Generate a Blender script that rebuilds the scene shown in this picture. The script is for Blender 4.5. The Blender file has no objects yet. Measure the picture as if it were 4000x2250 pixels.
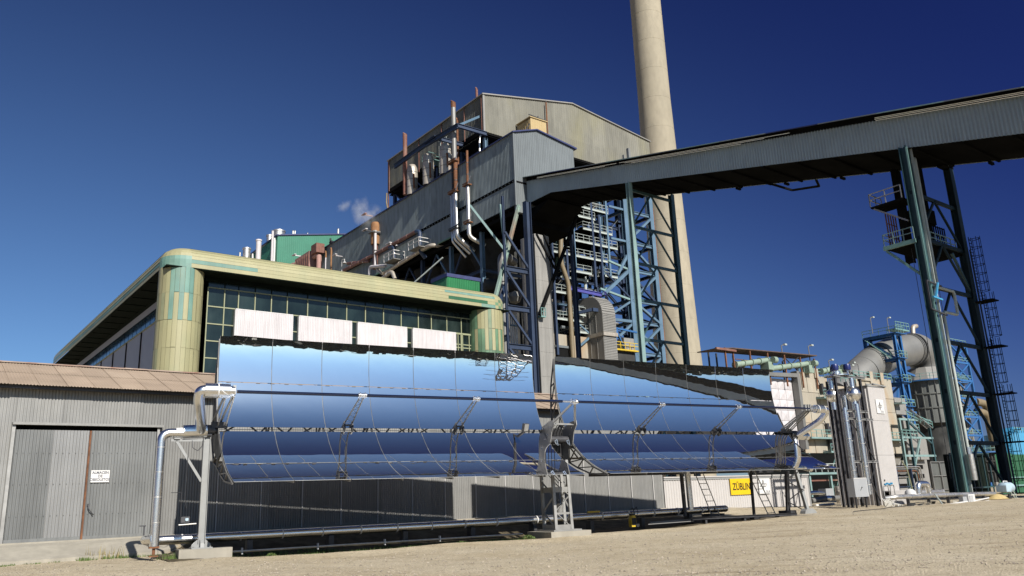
import bpy, bmesh, math, random
from mathutils import Vector, Matrix, noise

R = random.Random(7)
scene = bpy.context.scene
COL = scene.collection
rad = math.radians

# ---------------------------------------------------------------- camera
cam_d = bpy.data.cameras.new('camera')
cam = bpy.data.objects.new('camera', cam_d)
COL.objects.link(cam)
cam_d.sensor_width = 36.0
cam_d.lens = 28.474
cam_d.clip_start = 0.1
cam_d.clip_end = 20000.0
cam.matrix_world = (Matrix.Translation((0, 0, 1.6)) @ Matrix.Rotation(rad(90) + 0.25719, 4, 'X')
                    @ Matrix.Rotation(-0.04019, 4, 'Z'))
scene.camera = cam

# ---------------------------------------------------------------- light
SUN_AZ = rad(147.0)         # clockwise from +Y (the sun is behind the camera, to its right)
SUN_EL = rad(34.0)
world = bpy.data.worlds.new('World')
scene.world = world
world.use_nodes = True
wn = world.node_tree
wn.nodes.clear()
sky = wn.nodes.new('ShaderNodeTexSky')
sky.sky_type = 'NISHITA'
sky.sun_disc = False
sky.sun_elevation = SUN_EL
sky.sun_rotation = SUN_AZ
sky.altitude = 0
sky.air_density = 0.85
sky.dust_density = 0.35
sky.ozone_density = 4.0
# a clear, strongly polarised sky: darkest and bluest at right angles to the sun, all round it alike
to_sun = Vector((math.sin(SUN_AZ) * math.cos(SUN_EL), math.cos(SUN_AZ) * math.cos(SUN_EL), math.sin(SUN_EL)))
wtc = wn.nodes.new('ShaderNodeTexCoord')
dotn = wn.nodes.new('ShaderNodeVectorMath'); dotn.operation = 'DOT_PRODUCT'
dotn.inputs[1].default_value = to_sun
wn.links.new(wtc.outputs['Generated'], dotn.inputs[0])
def wmath(op, a, b=None):
    m = wn.nodes.new('ShaderNodeMath'); m.operation = op
    for i, x in enumerate((a, b)):
        if x is None: continue
        if isinstance(x, (int, float)): m.inputs[i].default_value = x
        else: wn.links.new(x, m.inputs[i])
    return m.outputs[0]
c2 = wmath('MULTIPLY', dotn.outputs['Value'], dotn.outputs['Value'])
dop = wmath('DIVIDE', wmath('SUBTRACT', 1.0, c2), wmath('ADD', 1.0, c2))
sepc = wn.nodes.new('ShaderNodeSeparateColor'); comb = wn.nodes.new('ShaderNodeCombineColor')
wn.links.new(sky.outputs[0], sepc.inputs[0])
for i, (k, q) in enumerate(((0.80, 0.86), (0.98, 0.86), (1.04, 0.63))):
    t_ = wmath('MULTIPLY', wmath('SUBTRACT', 1.0, wmath('MULTIPLY', dop, q)), k)
    wn.links.new(wmath('MULTIPLY', sepc.outputs[i], t_), comb.inputs[i])
bg = wn.nodes.new('ShaderNodeBackground')
bg.inputs['Strength'].default_value = 0.061
wo = wn.nodes.new('ShaderNodeOutputWorld')
wn.links.new(comb.outputs[0], bg.inputs[0])
wn.links.new(bg.outputs[0], wo.inputs[0])

sun_d = bpy.data.lights.new('sun', 'SUN')
sun_d.energy = 4.0
sun_d.angle = rad(0.53)
sun_d.color = (1.0, 0.955, 0.88)
sun = bpy.data.objects.new('sun', sun_d)
COL.objects.link(sun)
to_sun = Vector((math.sin(SUN_AZ) * math.cos(SUN_EL), math.cos(SUN_AZ) * math.cos(SUN_EL), math.sin(SUN_EL)))
sun.rotation_euler = to_sun.to_track_quat('Z', 'Y').to_euler()
sun.location = (20, -40, 60)

scene.view_settings.view_transform = 'Standard'
scene.view_settings.look = 'None'
scene.view_settings.gamma = 1.0
scene.view_settings.use_curve_mapping = False
scene.view_settings.exposure = 0.85
scene.cycles.max_bounces = 10
scene.cycles.glossy_bounces = 8
scene.cycles.diffuse_bounces = 3
scene.cycles.volume_bounces = 4
scene.cycles.caustics_reflective = False
scene.cycles.caustics_refractive = False
scene.cycles.sample_clamp_indirect = 6.0

# ---------------------------------------------------------------- frames of the site
class Frame:
    """A level survey grid: u along, v away from the yard, z up."""
    def __init__(self, x, y, deg):
        a = rad(deg)
        self.o = Vector((x, y, 0))
        self.u = Vector((math.sin(a), math.cos(a), 0))
        self.v = Vector((-math.cos(a), math.sin(a), 0))
        self.rz = math.pi / 2 - a
    def w(self, u, v, z):
        return self.o + self.u * u + self.v * v + Vector((0, 0, z))
    def inv(self, p):
        q = Vector(p) - self.o
        return (q.dot(self.u), q.dot(self.v), q.z)
W = Frame(-14.425, 35.883, 52.2)     # grid of the power plant
C = Frame(-10.909, 29.830, 59.849)   # grid of the trough collector

# ---------------------------------------------------------------- materials
def srgb(r, g, b):
    f = lambda c: (c / 255 / 12.92) if c / 255 <= 0.04045 else ((c / 255 + 0.055) / 1.055) ** 2.4
    return (f(r), f(g), f(b))

def mat(name, col, rough=0.6, metal=0.0, var=0.12, scale=1.5, streak=0.0, stain=None, stain_amt=0.0,
        bump=0.0, bump_scale=30.0, piece=0.0, stain_scale=0.6, spec=0.5, zstretch=6.0):
    """Painted / bare surface: base colour broken by noise, vertical dirt streaks, stains and per-piece variation."""
    m = bpy.data.materials.new(name)
    m.use_nodes = True
    n = m.node_tree.nodes
    l = m.node_tree.links
    p = n['Principled BSDF']
    k_ = 0.82 if metal < 0.6 else 1.0
    col = tuple(x * k_ for x in col)
    if stain is not None: stain = tuple(x * k_ for x in stain)
    p.inputs['Roughness'].default_value = rough
    p.inputs['Metallic'].default_value = metal
    p.inputs['Specular IOR Level'].default_value = spec
    tc = n.new('ShaderNodeTexCoord')
    last = None
    def mixc(a, b, fac, mode='MIX'):
        x = n.new('ShaderNodeMix')
        x.data_type = 'RGBA'
        x.blend_type = mode
        if isinstance(fac, float):
            x.inputs['Factor'].default_value = fac
        else:
            l.new(fac, x.inputs['Factor'])
        for s, i in ((a, 'A'), (b, 'B')):
            idx = 6 if i == 'A' else 7
            if isinstance(s, tuple):
                x.inputs[idx].default_value = (*s, 1)
            else:
                l.new(s, x.inputs[idx])
        return x.outputs[2]
    def noisef(sc, detail=4, vec=None, lo=0.3, hi=0.7):
        t = n.new('ShaderNodeTexNoise')
        t.inputs['Scale'].default_value = sc
        t.inputs['Detail'].default_value = detail
        if vec is not None:
            l.new(vec, t.inputs['Vector'])
        else:
            l.new(tc.outputs['Object'], t.inputs['Vector'])
        r = n.new('ShaderNodeMapRange')
        r.inputs['From Min'].default_value = lo
        r.inputs['From Max'].default_value = hi
        l.new(t.outputs['Fac'], r.inputs['Value'])
        return r.outputs[0]
    c0 = tuple(max(0, x * (1 - var)) for x in col)
    c1 = tuple(min(1, x * (1 + var)) for x in col)
    last = mixc(c0, c1, noisef(scale))
    if streak > 0:
        mp = n.new('ShaderNodeMapping')
        mp.inputs['Scale'].default_value = (zstretch, zstretch, 0.35)
        l.new(tc.outputs['Object'], mp.inputs['Vector'])
        f = noisef(1.0, 5, mp.outputs[0], 0.42, 0.75)
        mm = n.new('ShaderNodeMath'); mm.operation = 'MULTIPLY'
        l.new(f, mm.inputs[0]); mm.inputs[1].default_value = streak
        last = mixc(last, tuple(x * 0.45 for x in col), mm.outputs[0])
    if stain is not None and stain_amt > 0:
        mp = n.new('ShaderNodeMapping')
        mp.inputs['Scale'].default_value = (1.0, 1.0, 0.45)
        l.new(tc.outputs['Object'], mp.inputs['Vector'])
        f = noisef(stain_scale, 8, mp.outputs[0], 0.5, 0.72)
        mm = n.new('ShaderNodeMath'); mm.operation = 'MULTIPLY'
        l.new(f, mm.inputs[0]); mm.inputs[1].default_value = stain_amt
        last = mixc(last, stain, mm.outputs[0])
    if piece > 0:
        oi = n.new('ShaderNodeObjectInfo')
        r = n.new('ShaderNodeMapRange')
        r.inputs['To Min'].default_value = 1 - piece
        r.inputs['To Max'].default_value = 1 + piece * 0.6
        l.new(oi.outputs['Random'], r.inputs['Value'])
        h = n.new('ShaderNodeHueSaturation')
        l.new(r.outputs[0], h.inputs['Value'])
        l.new(last, h.inputs['Color'])
        last = h.outputs[0]
    l.new(last, p.inputs['Base Color'])
    if bump > 0:
        t = n.new('ShaderNodeTexNoise')
        t.inputs['Scale'].default_value = bump_scale
        t.inputs['Detail'].default_value = 3
        l.new(tc.outputs['Object'], t.inputs['Vector'])
        b = n.new('ShaderNodeBump')
        b.inputs['Strength'].default_value = bump
        b.inputs['Distance'].default_value = 0.02
        l.new(t.outputs['Fac'], b.inputs['Height'])
        l.new(b.outputs[0], p.inputs['Normal'])
    if metal > 0.4 and rough > 0.3:
        f = noisef(3.0)
        r = n.new('ShaderNodeMapRange')
        r.inputs['To Min'].default_value = max(0.03, rough - 0.08)
        r.inputs['To Max'].default_value = rough + 0.12
        l.new(f, r.inputs['Value'])
        l.new(r.outputs[0], p.inputs['Roughness'])
    return m

M = {}
RUST = (0.16, 0.065, 0.028)
M['galv'] = mat('galvanised_sheet', (0.265, 0.262, 0.25), 0.5, 0.25, 0.08, 1.2, 0.28, (0.20, 0.18, 0.15), 0.15, 0.15, 25, piece=0.16)
M['galvdoor'] = mat('door_sheet', (0.195, 0.2, 0.197), 0.5, 0.3, 0.12, 0.8, 0.4, (0.27, 0.27, 0.26), 0.5, 0.1, 25, piece=0.15)
M['roofsheet'] = mat('roof_sheet', (0.385, 0.295, 0.215), 0.8, 0, 0.12, 0.9, 0.0, (0.45, 0.36, 0.27), 0.6, 0.2, 12, piece=0.10, stain_scale=0.5)
M['rust'] = mat('rusty_steel', RUST, 0.85, 0, 0.4, 4, 0.3, (0.30, 0.13, 0.06), 0.6, 0.2, 20)
M['redrust'] = mat('red_rust_paint', (0.2, 0.085, 0.06), 0.75, 0, 0.25, 2, 0.3, (0.36, 0.26, 0.2), 0.5)
M['pink'] = mat('faded_red_primer', (0.42, 0.24, 0.20), 0.7, 0, 0.15, 1, 0.35, RUST, 0.25)
M['brownpipe'] = mat('red_brown_pipe_paint', (0.19, 0.085, 0.065), 0.6, 0, 0.25, 1, 0.4)
M['orangerust'] = mat('orange_rust', (0.3, 0.15, 0.065), 0.85, 0, 0.3, 1.2, 0.4, RUST, 0.6)
M['alu'] = mat('bright_insulation_jacket', (0.80, 0.80, 0.79), 0.27, 1.0, 0.03, 0.8)
M['alud'] = mat('weathered_insulation_jacket', (0.62, 0.60, 0.56), 0.38, 0.85, 0.12, 1.2, 0.45, (0.35, 0.27, 0.2), 0.4, 0.1, 8)
M['silencer'] = mat('silencer_jacket', (0.5, 0.45, 0.38), 0.5, 0.35, 0.12, 0.8, 0.35, (0.42, 0.24, 0.12), 0.4)
M['steelpaint'] = mat('grey_painted_steel', (0.3, 0.305, 0.3), 0.5, 0.1, 0.08, 3, 0.1)
M['steelzinc'] = mat('galvanised_steel', (0.36, 0.355, 0.34), 0.45, 0.35, 0.15, 3, 0.2, (0.2, 0.18, 0.16), 0.25)
M['darksteel'] = mat('dark_steel', (0.07, 0.07, 0.075), 0.5, 0.5, 0.2, 3)
M['black'] = mat('black_rubber', (0.015, 0.015, 0.017), 0.6)
M['concrete'] = mat('concrete', (0.36, 0.33, 0.27), 0.9, 0, 0.12, 2, 0.15, (0.24, 0.22, 0.19), 0.35, 0.3, 18)
M['white'] = mat('white_paint', (0.64, 0.62, 0.6), 0.55, 0, 0.05, 1, 0.22, (0.45, 0.42, 0.40), 0.2)
M['cabin'] = mat('white_cabin_sheet', (0.5, 0.475, 0.455), 0.5, 0, 0.04, 1, 0.10)
M['whitesheet'] = mat('white_corrugated_sheet', (0.64, 0.6, 0.605), 0.55, 0, 0.05, 1, 0.35, (0.42, 0.40, 0.40), 0.25, piece=0.05)
M['cream'] = mat('cream_cladding', (0.36, 0.335, 0.185), 0.55, 0, 0.07, 0.5, 0.16, (0.27, 0.30, 0.17), 0.4, piece=0.08)
M['creamgreen'] = mat('weathered_green_cladding', (0.13, 0.24, 0.14), 0.55, 0, 0.3, 0.6, 0.2, (0.42, 0.42, 0.24), 0.7, piece=0.25)
M['teal'] = mat('faded_teal_cladding', (0.15, 0.29, 0.24), 0.55, 0, 0.15, 0.5, 0.2, (0.42, 0.42, 0.27), 0.3, piece=0.15)
M['darkgreen'] = mat('dark_green_panel', (0.02, 0.11, 0.05), 0.5, 0, 0.15, 1, 0.1)
M['green'] = mat('green_sheet', (0.045, 0.21, 0.135), 0.5, 0, 0.08, 0.4, 0.15)
M['brightgreen'] = mat('bright_green_sheet', (0.02, 0.17, 0.06), 0.45, 0, 0.12, 0.8, 0.25)
M['tankgreen'] = mat('green_tank_paint', (0.015, 0.1, 0.06), 0.4, 0, 0.1, 0.6, 0.1)
M['olive'] = mat('pale_green_mullion', (0.27, 0.28, 0.165), 0.6, 0, 0.1)
M['cladgrey'] = mat('weathered_grey_cladding', (0.27, 0.315, 0.315), 0.5, 0.15, 0.10, 0.15, 0.75, (0.13, 0.17, 0.15), 0.5, piece=0.10, stain_scale=0.08, zstretch=1.6)
M['cladfront'] = mat('light_grey_cladding', (0.185, 0.205, 0.212), 0.5, 0.1, 0.06, 0.1, 0.35, piece=0.08, zstretch=1.6)
M['cladlight'] = mat('pale_yellow_grey_cladding', (0.215, 0.205, 0.165), 0.55, 0.1, 0.08, 0.12, 0.4, (0.26, 0.235, 0.11), 0.55, piece=0.12, stain_scale=0.12, zstretch=1.2)
M['cladbrown'] = mat('brown_stained_cladding', (0.17, 0.17, 0.14), 0.6, 0.1, 0.15, 0.2, 0.6, (0.25, 0.22, 0.12), 0.6, piece=0.2, zstretch=1.2)
M['gantryclad'] = mat('gantry_cladding', (0.4, 0.475, 0.495), 0.55, 0.1, 0.10, 0.15, 0.10, (0.25, 0.28, 0.28), 0.2, piece=0.05, zstretch=1.2)
M['trimblue'] = mat('dark_blue_trim', (0.035, 0.045, 0.13), 0.5, 0, 0.2, 1)
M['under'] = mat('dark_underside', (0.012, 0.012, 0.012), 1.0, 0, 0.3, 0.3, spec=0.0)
M['navy'] = mat('navy_blue_steel', (0.022, 0.04, 0.085), 0.55, 0, 0.2, 0.4, 0.3)
M['blue'] = mat('light_blue_steel', (0.11, 0.185, 0.26), 0.5, 0, 0.15, 0.5, 0.2)
M['paleblue'] = mat('pale_blue_green_steel', (0.22, 0.33, 0.32), 0.5, 0, 0.15, 0.5, 0.3)
M['brightblue'] = mat('bright_blue_steel', (0.03, 0.13, 0.34), 0.5, 0, 0.12, 0.8, 0.15)
M['ultra'] = mat('ultramarine_beam', (0.07, 0.07, 0.30), 0.5, 0, 0.1)
M['tealsteel'] = mat('dark_teal_steel', (0.03, 0.075, 0.085), 0.5, 0, 0.2, 0.6, 0.3)
M['turq'] = mat('turquoise_railing', (0.17, 0.31, 0.285), 0.5, 0, 0.12)
M['whiterail'] = mat('pale_railing', (0.42, 0.46, 0.43), 0.5, 0, 0.1)
M['mint'] = mat('mint_pipe_paint', (0.27, 0.345, 0.27), 0.5, 0, 0.08, 1, 0.2)
M['beige'] = mat('beige_steel_casing', (0.4, 0.355, 0.28), 0.7, 0, 0.08, 0.4, 0.25, (0.40, 0.24, 0.11), 0.55, 0.1, 5, piece=0.08, stain_scale=0.35)
M['greycasing'] = mat('pale_grey_casing', (0.28, 0.27, 0.25), 0.6, 0.1, 0.08, 0.4, 0.3, piece=0.06)
M['duct'] = mat('dull_duct_sheet', (0.24, 0.235, 0.22), 0.5, 0.3, 0.15, 0.25, 0.2, (0.20, 0.20, 0.20), 0.3)
M['silo'] = mat('dark_silo_casing', (0.13, 0.135, 0.125), 0.6, 0.1, 0.2, 0.4, 0.3, piece=0.1)
M['ochre'] = mat('ochre_pipe', (0.22, 0.17, 0.1), 0.6, 0, 0.15, 0.6, 0.3)
M['tankblue'] = mat('sky_blue_tank', (0.06, 0.3, 0.52), 0.45, 0, 0.08)
M['yellow'] = mat('yellow_paint', (0.62, 0.43, 0.03), 0.5, 0, 0.1)
M['motorblue'] = mat('dark_blue_motor_paint', (0.02, 0.035, 0.16), 0.4)
M['cabinet'] = mat('grey_cabinet', (0.37, 0.38, 0.39), 0.45, 0.05, 0.04)
M['tancrate'] = mat('buff_cabin_paint', (0.46, 0.34, 0.16), 0.6, 0, 0.08, 1, 0.2)
M['wood'] = mat('pallet_wood', (0.30, 0.19, 0.10), 0.85, 0, 0.25, 6)
M['tarp'] = mat('tan_tarpaulin', (0.48, 0.36, 0.16), 0.7, 0, 0.15, 2)
M['plastic'] = mat('white_plastic', (0.74, 0.72, 0.66), 0.4)
M['paletank'] = mat('pale_blue_tank', (0.45, 0.58, 0.66), 0.4, 0, 0.12, 2, 0.3, RUST, 0.4)
M['chimney'] = mat('chimney_concrete', (0.385, 0.335, 0.245), 0.85, 0, 0.06, 0.08, 0.30, (0.26, 0.23, 0.17), 0.5, stain_scale=0.1, zstretch=0.9)
M['dark'] = mat('dark_interior', (0.010, 0.011, 0.011), 1.0, spec=0.0)
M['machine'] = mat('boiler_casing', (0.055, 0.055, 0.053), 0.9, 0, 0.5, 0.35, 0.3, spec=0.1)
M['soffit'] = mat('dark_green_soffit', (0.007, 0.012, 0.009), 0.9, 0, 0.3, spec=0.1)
M['mauve'] = mat('mauve_grey_panel', (0.33, 0.33, 0.37), 0.55, 0, 0.06, 0.4, 0.15)
M['signyellow'] = mat('sign_yellow', (0.72, 0.47, 0.01), 0.45, 0, 0.03)
M['signwhite'] = mat('sign_white', (0.68, 0.67, 0.65), 0.45, 0, 0.03)
M['ink'] = mat('sign_ink', (0.02, 0.012, 0.01), 0.5)
M['inkgrey'] = mat('sign_grey_ink', (0.12, 0.12, 0.14), 0.5)
M['truss'] = mat('dull_galvanised_truss', (0.2, 0.195, 0.185), 0.5, 0.3, 0.2, 3)
M['mirback'] = mat('mirror_back_paint', (0.55, 0.56, 0.55), 0.5)

M['joint'] = mat('joint_sealant', (0.22, 0.22, 0.21), 0.8, 0, 0.1, 3, spec=0.1)
M['doorlight'] = mat('bright_door_sheet', (0.29, 0.29, 0.285), 0.45, 0.3, 0.08, 0.8, 0.3, bump=0.1, bump_scale=25)
M['armsteel'] = mat('dull_arm_steel', (0.12, 0.12, 0.115), 0.5, 0.3, 0.2, 3)
def glass_mat():
    m = mat('dark_window_glass', (0.014, 0.024, 0.022), 0.12, 0, 0.5, 0.5, 0.2, (0.05, 0.07, 0.065), 0.4, piece=0.4)
    return m
M['glass'] = glass_mat()
M['glassblue'] = mat('blue_reflecting_glass', (0.03, 0.06, 0.09), 0.08, 0, 0.3, 0.8, piece=0.4)

def mirror_mat():
    m = bpy.data.materials.new('silvered_mirror_glass')
    m.use_nodes = True
    n = m.node_tree.nodes; l = m.node_tree.links
    p = n['Principled BSDF']
    p.inputs['Base Color'].default_value = (0.93, 0.91, 0.89, 1)
    p.inputs['Metallic'].default_value = 0.992
    p.inputs['Roughness'].default_value = 0.004
    tc = n.new('ShaderNodeTexCoord')
    mp = n.new('ShaderNodeMapping')
    mp.inputs['Scale'].default_value = (0.8, 1.0, 1.0)
    t = n.new('ShaderNodeTexNoise')
    t.inputs['Scale'].default_value = 1.3
    t.inputs['Detail'].default_value = 1.5
    b = n.new('ShaderNodeBump')
    b.inputs['Strength'].default_value = 0.35
    b.inputs['Distance'].default_value = 0.012
    l.new(tc.outputs['Object'], mp.inputs['Vector'])
    l.new(mp.outputs[0], t.inputs['Vector'])
    l.new(t.outputs['Fac'], b.inputs['Height'])
    l.new(b.outputs[0], p.inputs['Normal'])
    return m
M['mirror'] = mirror_mat()

def tube_mat():
    m = bpy.data.materials.new('absorber_tube_glass')
    m.use_nodes = True
    p = m.node_tree.nodes['Principled BSDF']
    p.inputs['Base Color'].default_value = (0.004, 0.006, 0.022, 1)
    p.inputs['Roughness'].default_value = 0.06
    p.inputs['Coat Weight'].default_value = 1.0
    p.inputs['Coat Roughness'].default_value = 0.02
    return m
M['absorber'] = tube_mat()

# ---------------------------------------------------------------- mesh builder
class MB:
    def __init__(self):
        self.v = []; self.f = []; self.sm = []
    def add(self, verts, faces, smooth=False):
        b = len(self.v)
        self.v.extend([tuple(x) for x in verts])
        for f in faces:
            self.f.append(tuple(i + b for i in f)); self.sm.append(smooth)
        return self
    def box(self, u0, u1, v0, v1, z0, z1):
        a = [(u, v, z) for z in (z0, z1) for v in (v0, v1) for u in (u0, u1)]
        return self.add(a, [(0, 2, 3, 1), (4, 5, 7, 6), (0, 1, 5, 4), (2, 6, 7, 3), (0, 4, 6, 2), (1, 3, 7, 5)])
    def sweep(self, p, q, prof, up=(0, 0, 1), smooth=False):
        p = Vector(p); q = Vector(q); d = (q - p)
        if d.length < 1e-6: return self
        d.normalize(); up = Vector(up)
        if abs(d.dot(up)) > 0.98: up = Vector((0, 1, 0))
        x = d.cross(up).normalized(); y = x.cross(d).normalized()
        n = len(prof)
        vs = [p + x * a + y * b for a, b in prof] + [q + x * a + y * b for a, b in prof]
        fs = [(i, (i + 1) % n, n + (i + 1) % n, n + i) for i in range(n)]
        fs += [tuple(range(n - 1, -1, -1)), tuple(range(n, 2 * n))]
        return self.add(vs, fs, smooth)
    def beam(self, p, q, w, h=None, up=(0, 0, 1)):
        h = w if h is None else h
        return self.sweep(p, q, [(-w / 2, -h / 2), (w / 2, -h / 2), (w / 2, h / 2), (-w / 2, h / 2)], up)
    def ibeam(self, p, q, w, h, t=None, up=(0, 0, 1)):
        t = t or max(0.012, min(w, h) * 0.12)
        a = w / 2; b = h / 2; s = t / 2
        prof = [(-a, -b), (a, -b), (a, -b + t), (s, -b + t), (s, b - t), (a, b - t), (a, b), (-a, b), (-a, b - t), (-s, b - t), (-s, -b + t), (-a, -b + t)]
        p = Vector(p); q = Vector(q)
        self.sweep(p, q, prof, up)
        return self
    def tube(self, pts, r, n=10, cap=True, smooth=True):
        pts = [Vector(p) for p in pts]
        rr = r if isinstance(r, (list, tuple)) else [r] * len(pts)
        rings = []
        prev = None
        for i, p in enumerate(pts):
            if i == 0: d = pts[1] - p
            elif i == len(pts) - 1: d = p - pts[-2]
            else: d = (pts[i + 1] - p).normalized() + (p - pts[i - 1]).normalized()
            d.normalize()
            if prev is None:
                up = Vector((0, 0, 1)) if abs(d.z) < 0.9 else Vector((0, 1, 0))
                x = d.cross(up).normalized()
            else:
                x = (prev - d * prev.dot(d)).normalized()
            prev = x
            y = d.cross(x).normalized()
            rings.append([p + (x * math.cos(2 * math.pi * k / n) + y * math.sin(2 * math.pi * k / n)) * rr[i] for k in range(n)])
        vs = [v for ring in rings for v in ring]
        fs = []
        for i in range(len(rings) - 1):
            for k in range(n):
                a = i * n + k; b = i * n + (k + 1) % n
                fs.append((a, b, b + n, a + n))
        self.add(vs, fs, smooth)
        if cap:
            self.add(rings[0], [tuple(range(n - 1, -1, -1))])
            self.add(rings[-1], [tuple(range(n))])
        return self
    def bend(self, pts, r, n=12, br=None, seg=5):
        """tube along a polyline with rounded corners"""
        pts = [Vector(p) for p in pts]
        br = br or r * 2.2
        out = [pts[0]]
        for i in range(1, len(pts) - 1):
            a, b, c = pts[i - 1], pts[i], pts[i + 1]
            d1 = (a - b); d2 = (c - b)
            k = min(br, d1.length * 0.45, d2.length * 0.45)
            p1 = b + d1.normalized() * k; p2 = b + d2.normalized() * k
            for s in range(seg + 1):
                t = s / seg
                out.append(p1 * (1 - t) ** 2 + b * 2 * t * (1 - t) + p2 * t * t)
        out.append(pts[-1])
        return self.tube(out, r, n)
    def lathe(self, c, prof, n=24, smooth=True, axis='z', a0=0.0, a1=2 * math.pi):
        c = Vector(c); full = abs(a1 - a0 - 2 * math.pi) < 1e-6
        m = n if full else n + 1
        vs = []
        for r, h in prof:
            for k in range(m):
                t = a0 + (a1 - a0) * k / n
                if axis == 'z': vs.append(c + Vector((r * math.cos(t), r * math.sin(t), h)))
                elif axis == 'u': vs.append(c + Vector((h, r * math.cos(t), r * math.sin(t))))
                else: vs.append(c + Vector((r * math.sin(t), h, r * math.cos(t))))
        fs = []
        for i in range(len(prof) - 1):
            for k in range(n):
                a = i * m + k; b = i * m + (k + 1) % m
                fs.append((a, b, b + m, a + m))
        return self.add(vs, fs, smooth)
    def poly(self, pts):
        return self.add(pts, [tuple(range(len(pts)))])
    def prism(self, pts, ext):
        ext = Vector(ext); n = len(pts)
        pts = [Vector(p) for p in pts]
        vs = pts + [p + ext for p in pts]
        fs = [tuple(range(n - 1, -1, -1)), tuple(range(n, 2 * n))] + [(i, (i + 1) % n, n + (i + 1) % n, n + i) for i in range(n)]
        return self.add(vs, fs)
    def corr(self, ax, a0, a1, z0, z1, c, pitch=0.12, depth=0.025, style='sine', zseg=1):
        """vertical corrugated sheet; ax 'u' runs along u at v=c, ax 'v' runs along v at u=c"""
        f0 = z0 if callable(z0) else (lambda a: z0)
        f1 = z1 if callable(z1) else (lambda a: z1)
        L = a1 - a0
        nw = max(1, round(L / pitch))
        pts = []
        if style == 'sine':
            k = 6
            for i in range(nw * k + 1):
                t = i / (nw * k)
                pts.append((a0 + L * t, -depth * 0.5 * math.cos(2 * math.pi * i / k)))
        elif style == 'vee':
            for i in range(nw):
                s = a0 + L * i / nw; p = L / nw
                pts += [(s, 0), (s + p * 0.18, 0), (s + p * 0.42, -depth), (s + p * 0.6, -depth), (s + p * 0.84, 0)]
            pts.append((a1, 0))
        else:
            for i in range(nw):
                s = a0 + L * i / nw; p = L / nw
                pts += [(s, 0), (s + p * 0.5, 0), (s + p * 0.62, -depth), (s + p * 0.88, -depth)]
            pts.append((a1, 0))
        vs = []
        for a, d in pts:
            for j in range(zseg + 1):
                z = f0(a) + (f1(a) - f0(a)) * j / zseg
                vs.append((a, c + d, z) if ax == 'u' else (c + d, a, z))
        m = zseg + 1
        fs = []
        for i in range(len(pts) - 1):
            for j in range(zseg):
                q = (i * m + j, (i + 1) * m + j, (i + 1) * m + j + 1, i * m + j + 1)
                fs.append(q if ax == 'u' else q[::-1])
        return self.add(vs, fs, style == 'sine')
    def mesh(self, name, org=(0, 0, 0), sharp=40):
        me = bpy.data.meshes.new(name)
        ox, oy, oz = org
        me.from_pydata([(x - ox, y - oy, z - oz) for x, y, z in self.v], [], self.f)
        me.polygons.foreach_set('use_smooth', self.sm)
        if any(self.sm):
            me.set_sharp_from_angle(angle=rad(sharp))
        me.update()
        return me

ORG = {}; FR = {}
def tag(o, label=None, cat=None, group=None, kind=None):
    if label: o['label'] = label
    if cat: o['category'] = cat
    if group: o['group'] = group
    if kind: o['kind'] = kind
    return o
def thing(name, label, cat, fr, at, group=None):
    o = bpy.data.objects.new(name, None)
    o.empty_display_size = 0.3
    COL.objects.link(o)
    o.location = fr.w(*at); o.rotation_euler = (0, 0, fr.rz)
    ORG[o] = tuple(at); FR[o] = fr
    return tag(o, label, cat, group)
def put(name, mb, mt, parent=None, fr=None, at=None, label=None, cat=None, group=None, kind=None, sharp=40, own=None):
    """link a mesh object; vertices are given in the frame's own metres"""
    if parent is not None:
        org = ORG[parent]; fr = FR[parent]
    else:
        org = at if at is not None else (0, 0, 0)
    o_org = own if own is not None else org
    me = mb if isinstance(mb, bpy.types.Mesh) else mb.mesh(name, o_org, sharp)
    if not me.materials:
        for x in (mt if isinstance(mt, (list, tuple)) else [mt]):
            me.materials.append(M[x] if isinstance(x, str) else x)
    o = bpy.data.objects.new(name, me)
    COL.objects.link(o)
    if parent is not None:
        o.parent = parent
        o.location = tuple(a - b for a, b in zip(o_org, org))
    else:
        o.location = fr.w(*org); o.rotation_euler = (0, 0, fr.rz)
    ORG[o] = tuple(o_org); FR[o] = fr
    tag(o, label, cat, group, kind)
    return o
def inst(name, me, parent, at, rot=(0, 0, 0), sc=(1, 1, 1)):
    """another piece sharing one mesh, placed at frame coordinates"""
    o = bpy.data.objects.new(name, me)
    COL.objects.link(o)
    o.parent = parent
    o.location = tuple(a - b for a, b in zip(at, ORG[parent]))
    o.rotation_euler = rot; o.scale = sc
    ORG[o] = tuple(at); FR[o] = FR[parent]
    return o
def shared(name, mb, mt):
    me = mb.mesh(name)
    me.materials.append(M[mt])
    return me
def copy_thing(src, fr, at, label, rz=0.0, group=None):
    r = src.copy(); COL.objects.link(r)
    r.location = fr.w(*at); r.rotation_euler = (0, 0, fr.rz + rz)
    r['label'] = label
    if group: r['group'] = group
    for ch in list(src.children):
        c = ch.copy(); COL.objects.link(c); c.parent = r
        for g in list(ch.children):
            d = g.copy(); COL.objects.link(d); d.parent = c
    return r
def letters(name, s, size, mt, parent, at, rot, ext=0.004, bold=0.0, sx=1.0):
    cu = bpy.data.curves.new(name, 'FONT')
    cu.body = s; cu.size = size; cu.extrude = ext; cu.offset = bold
    cu.align_x = 'CENTER'; cu.align_y = 'CENTER'; cu.resolution_u = 3; cu.space_line = 0.95
    t = bpy.data.objects.new(name, cu); COL.objects.link(t)
    bpy.context.view_layer.update()
    me = bpy.data.meshes.new_from_object(t.evaluated_get(bpy.context.evaluated_depsgraph_get()))
    bpy.data.objects.remove(t); bpy.data.curves.remove(cu)
    me.name = name
    me.materials.clear(); me.materials.append(M[mt])
    o = inst(name, me, parent, at, rot, (sx, 1, 1))
    return o
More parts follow.
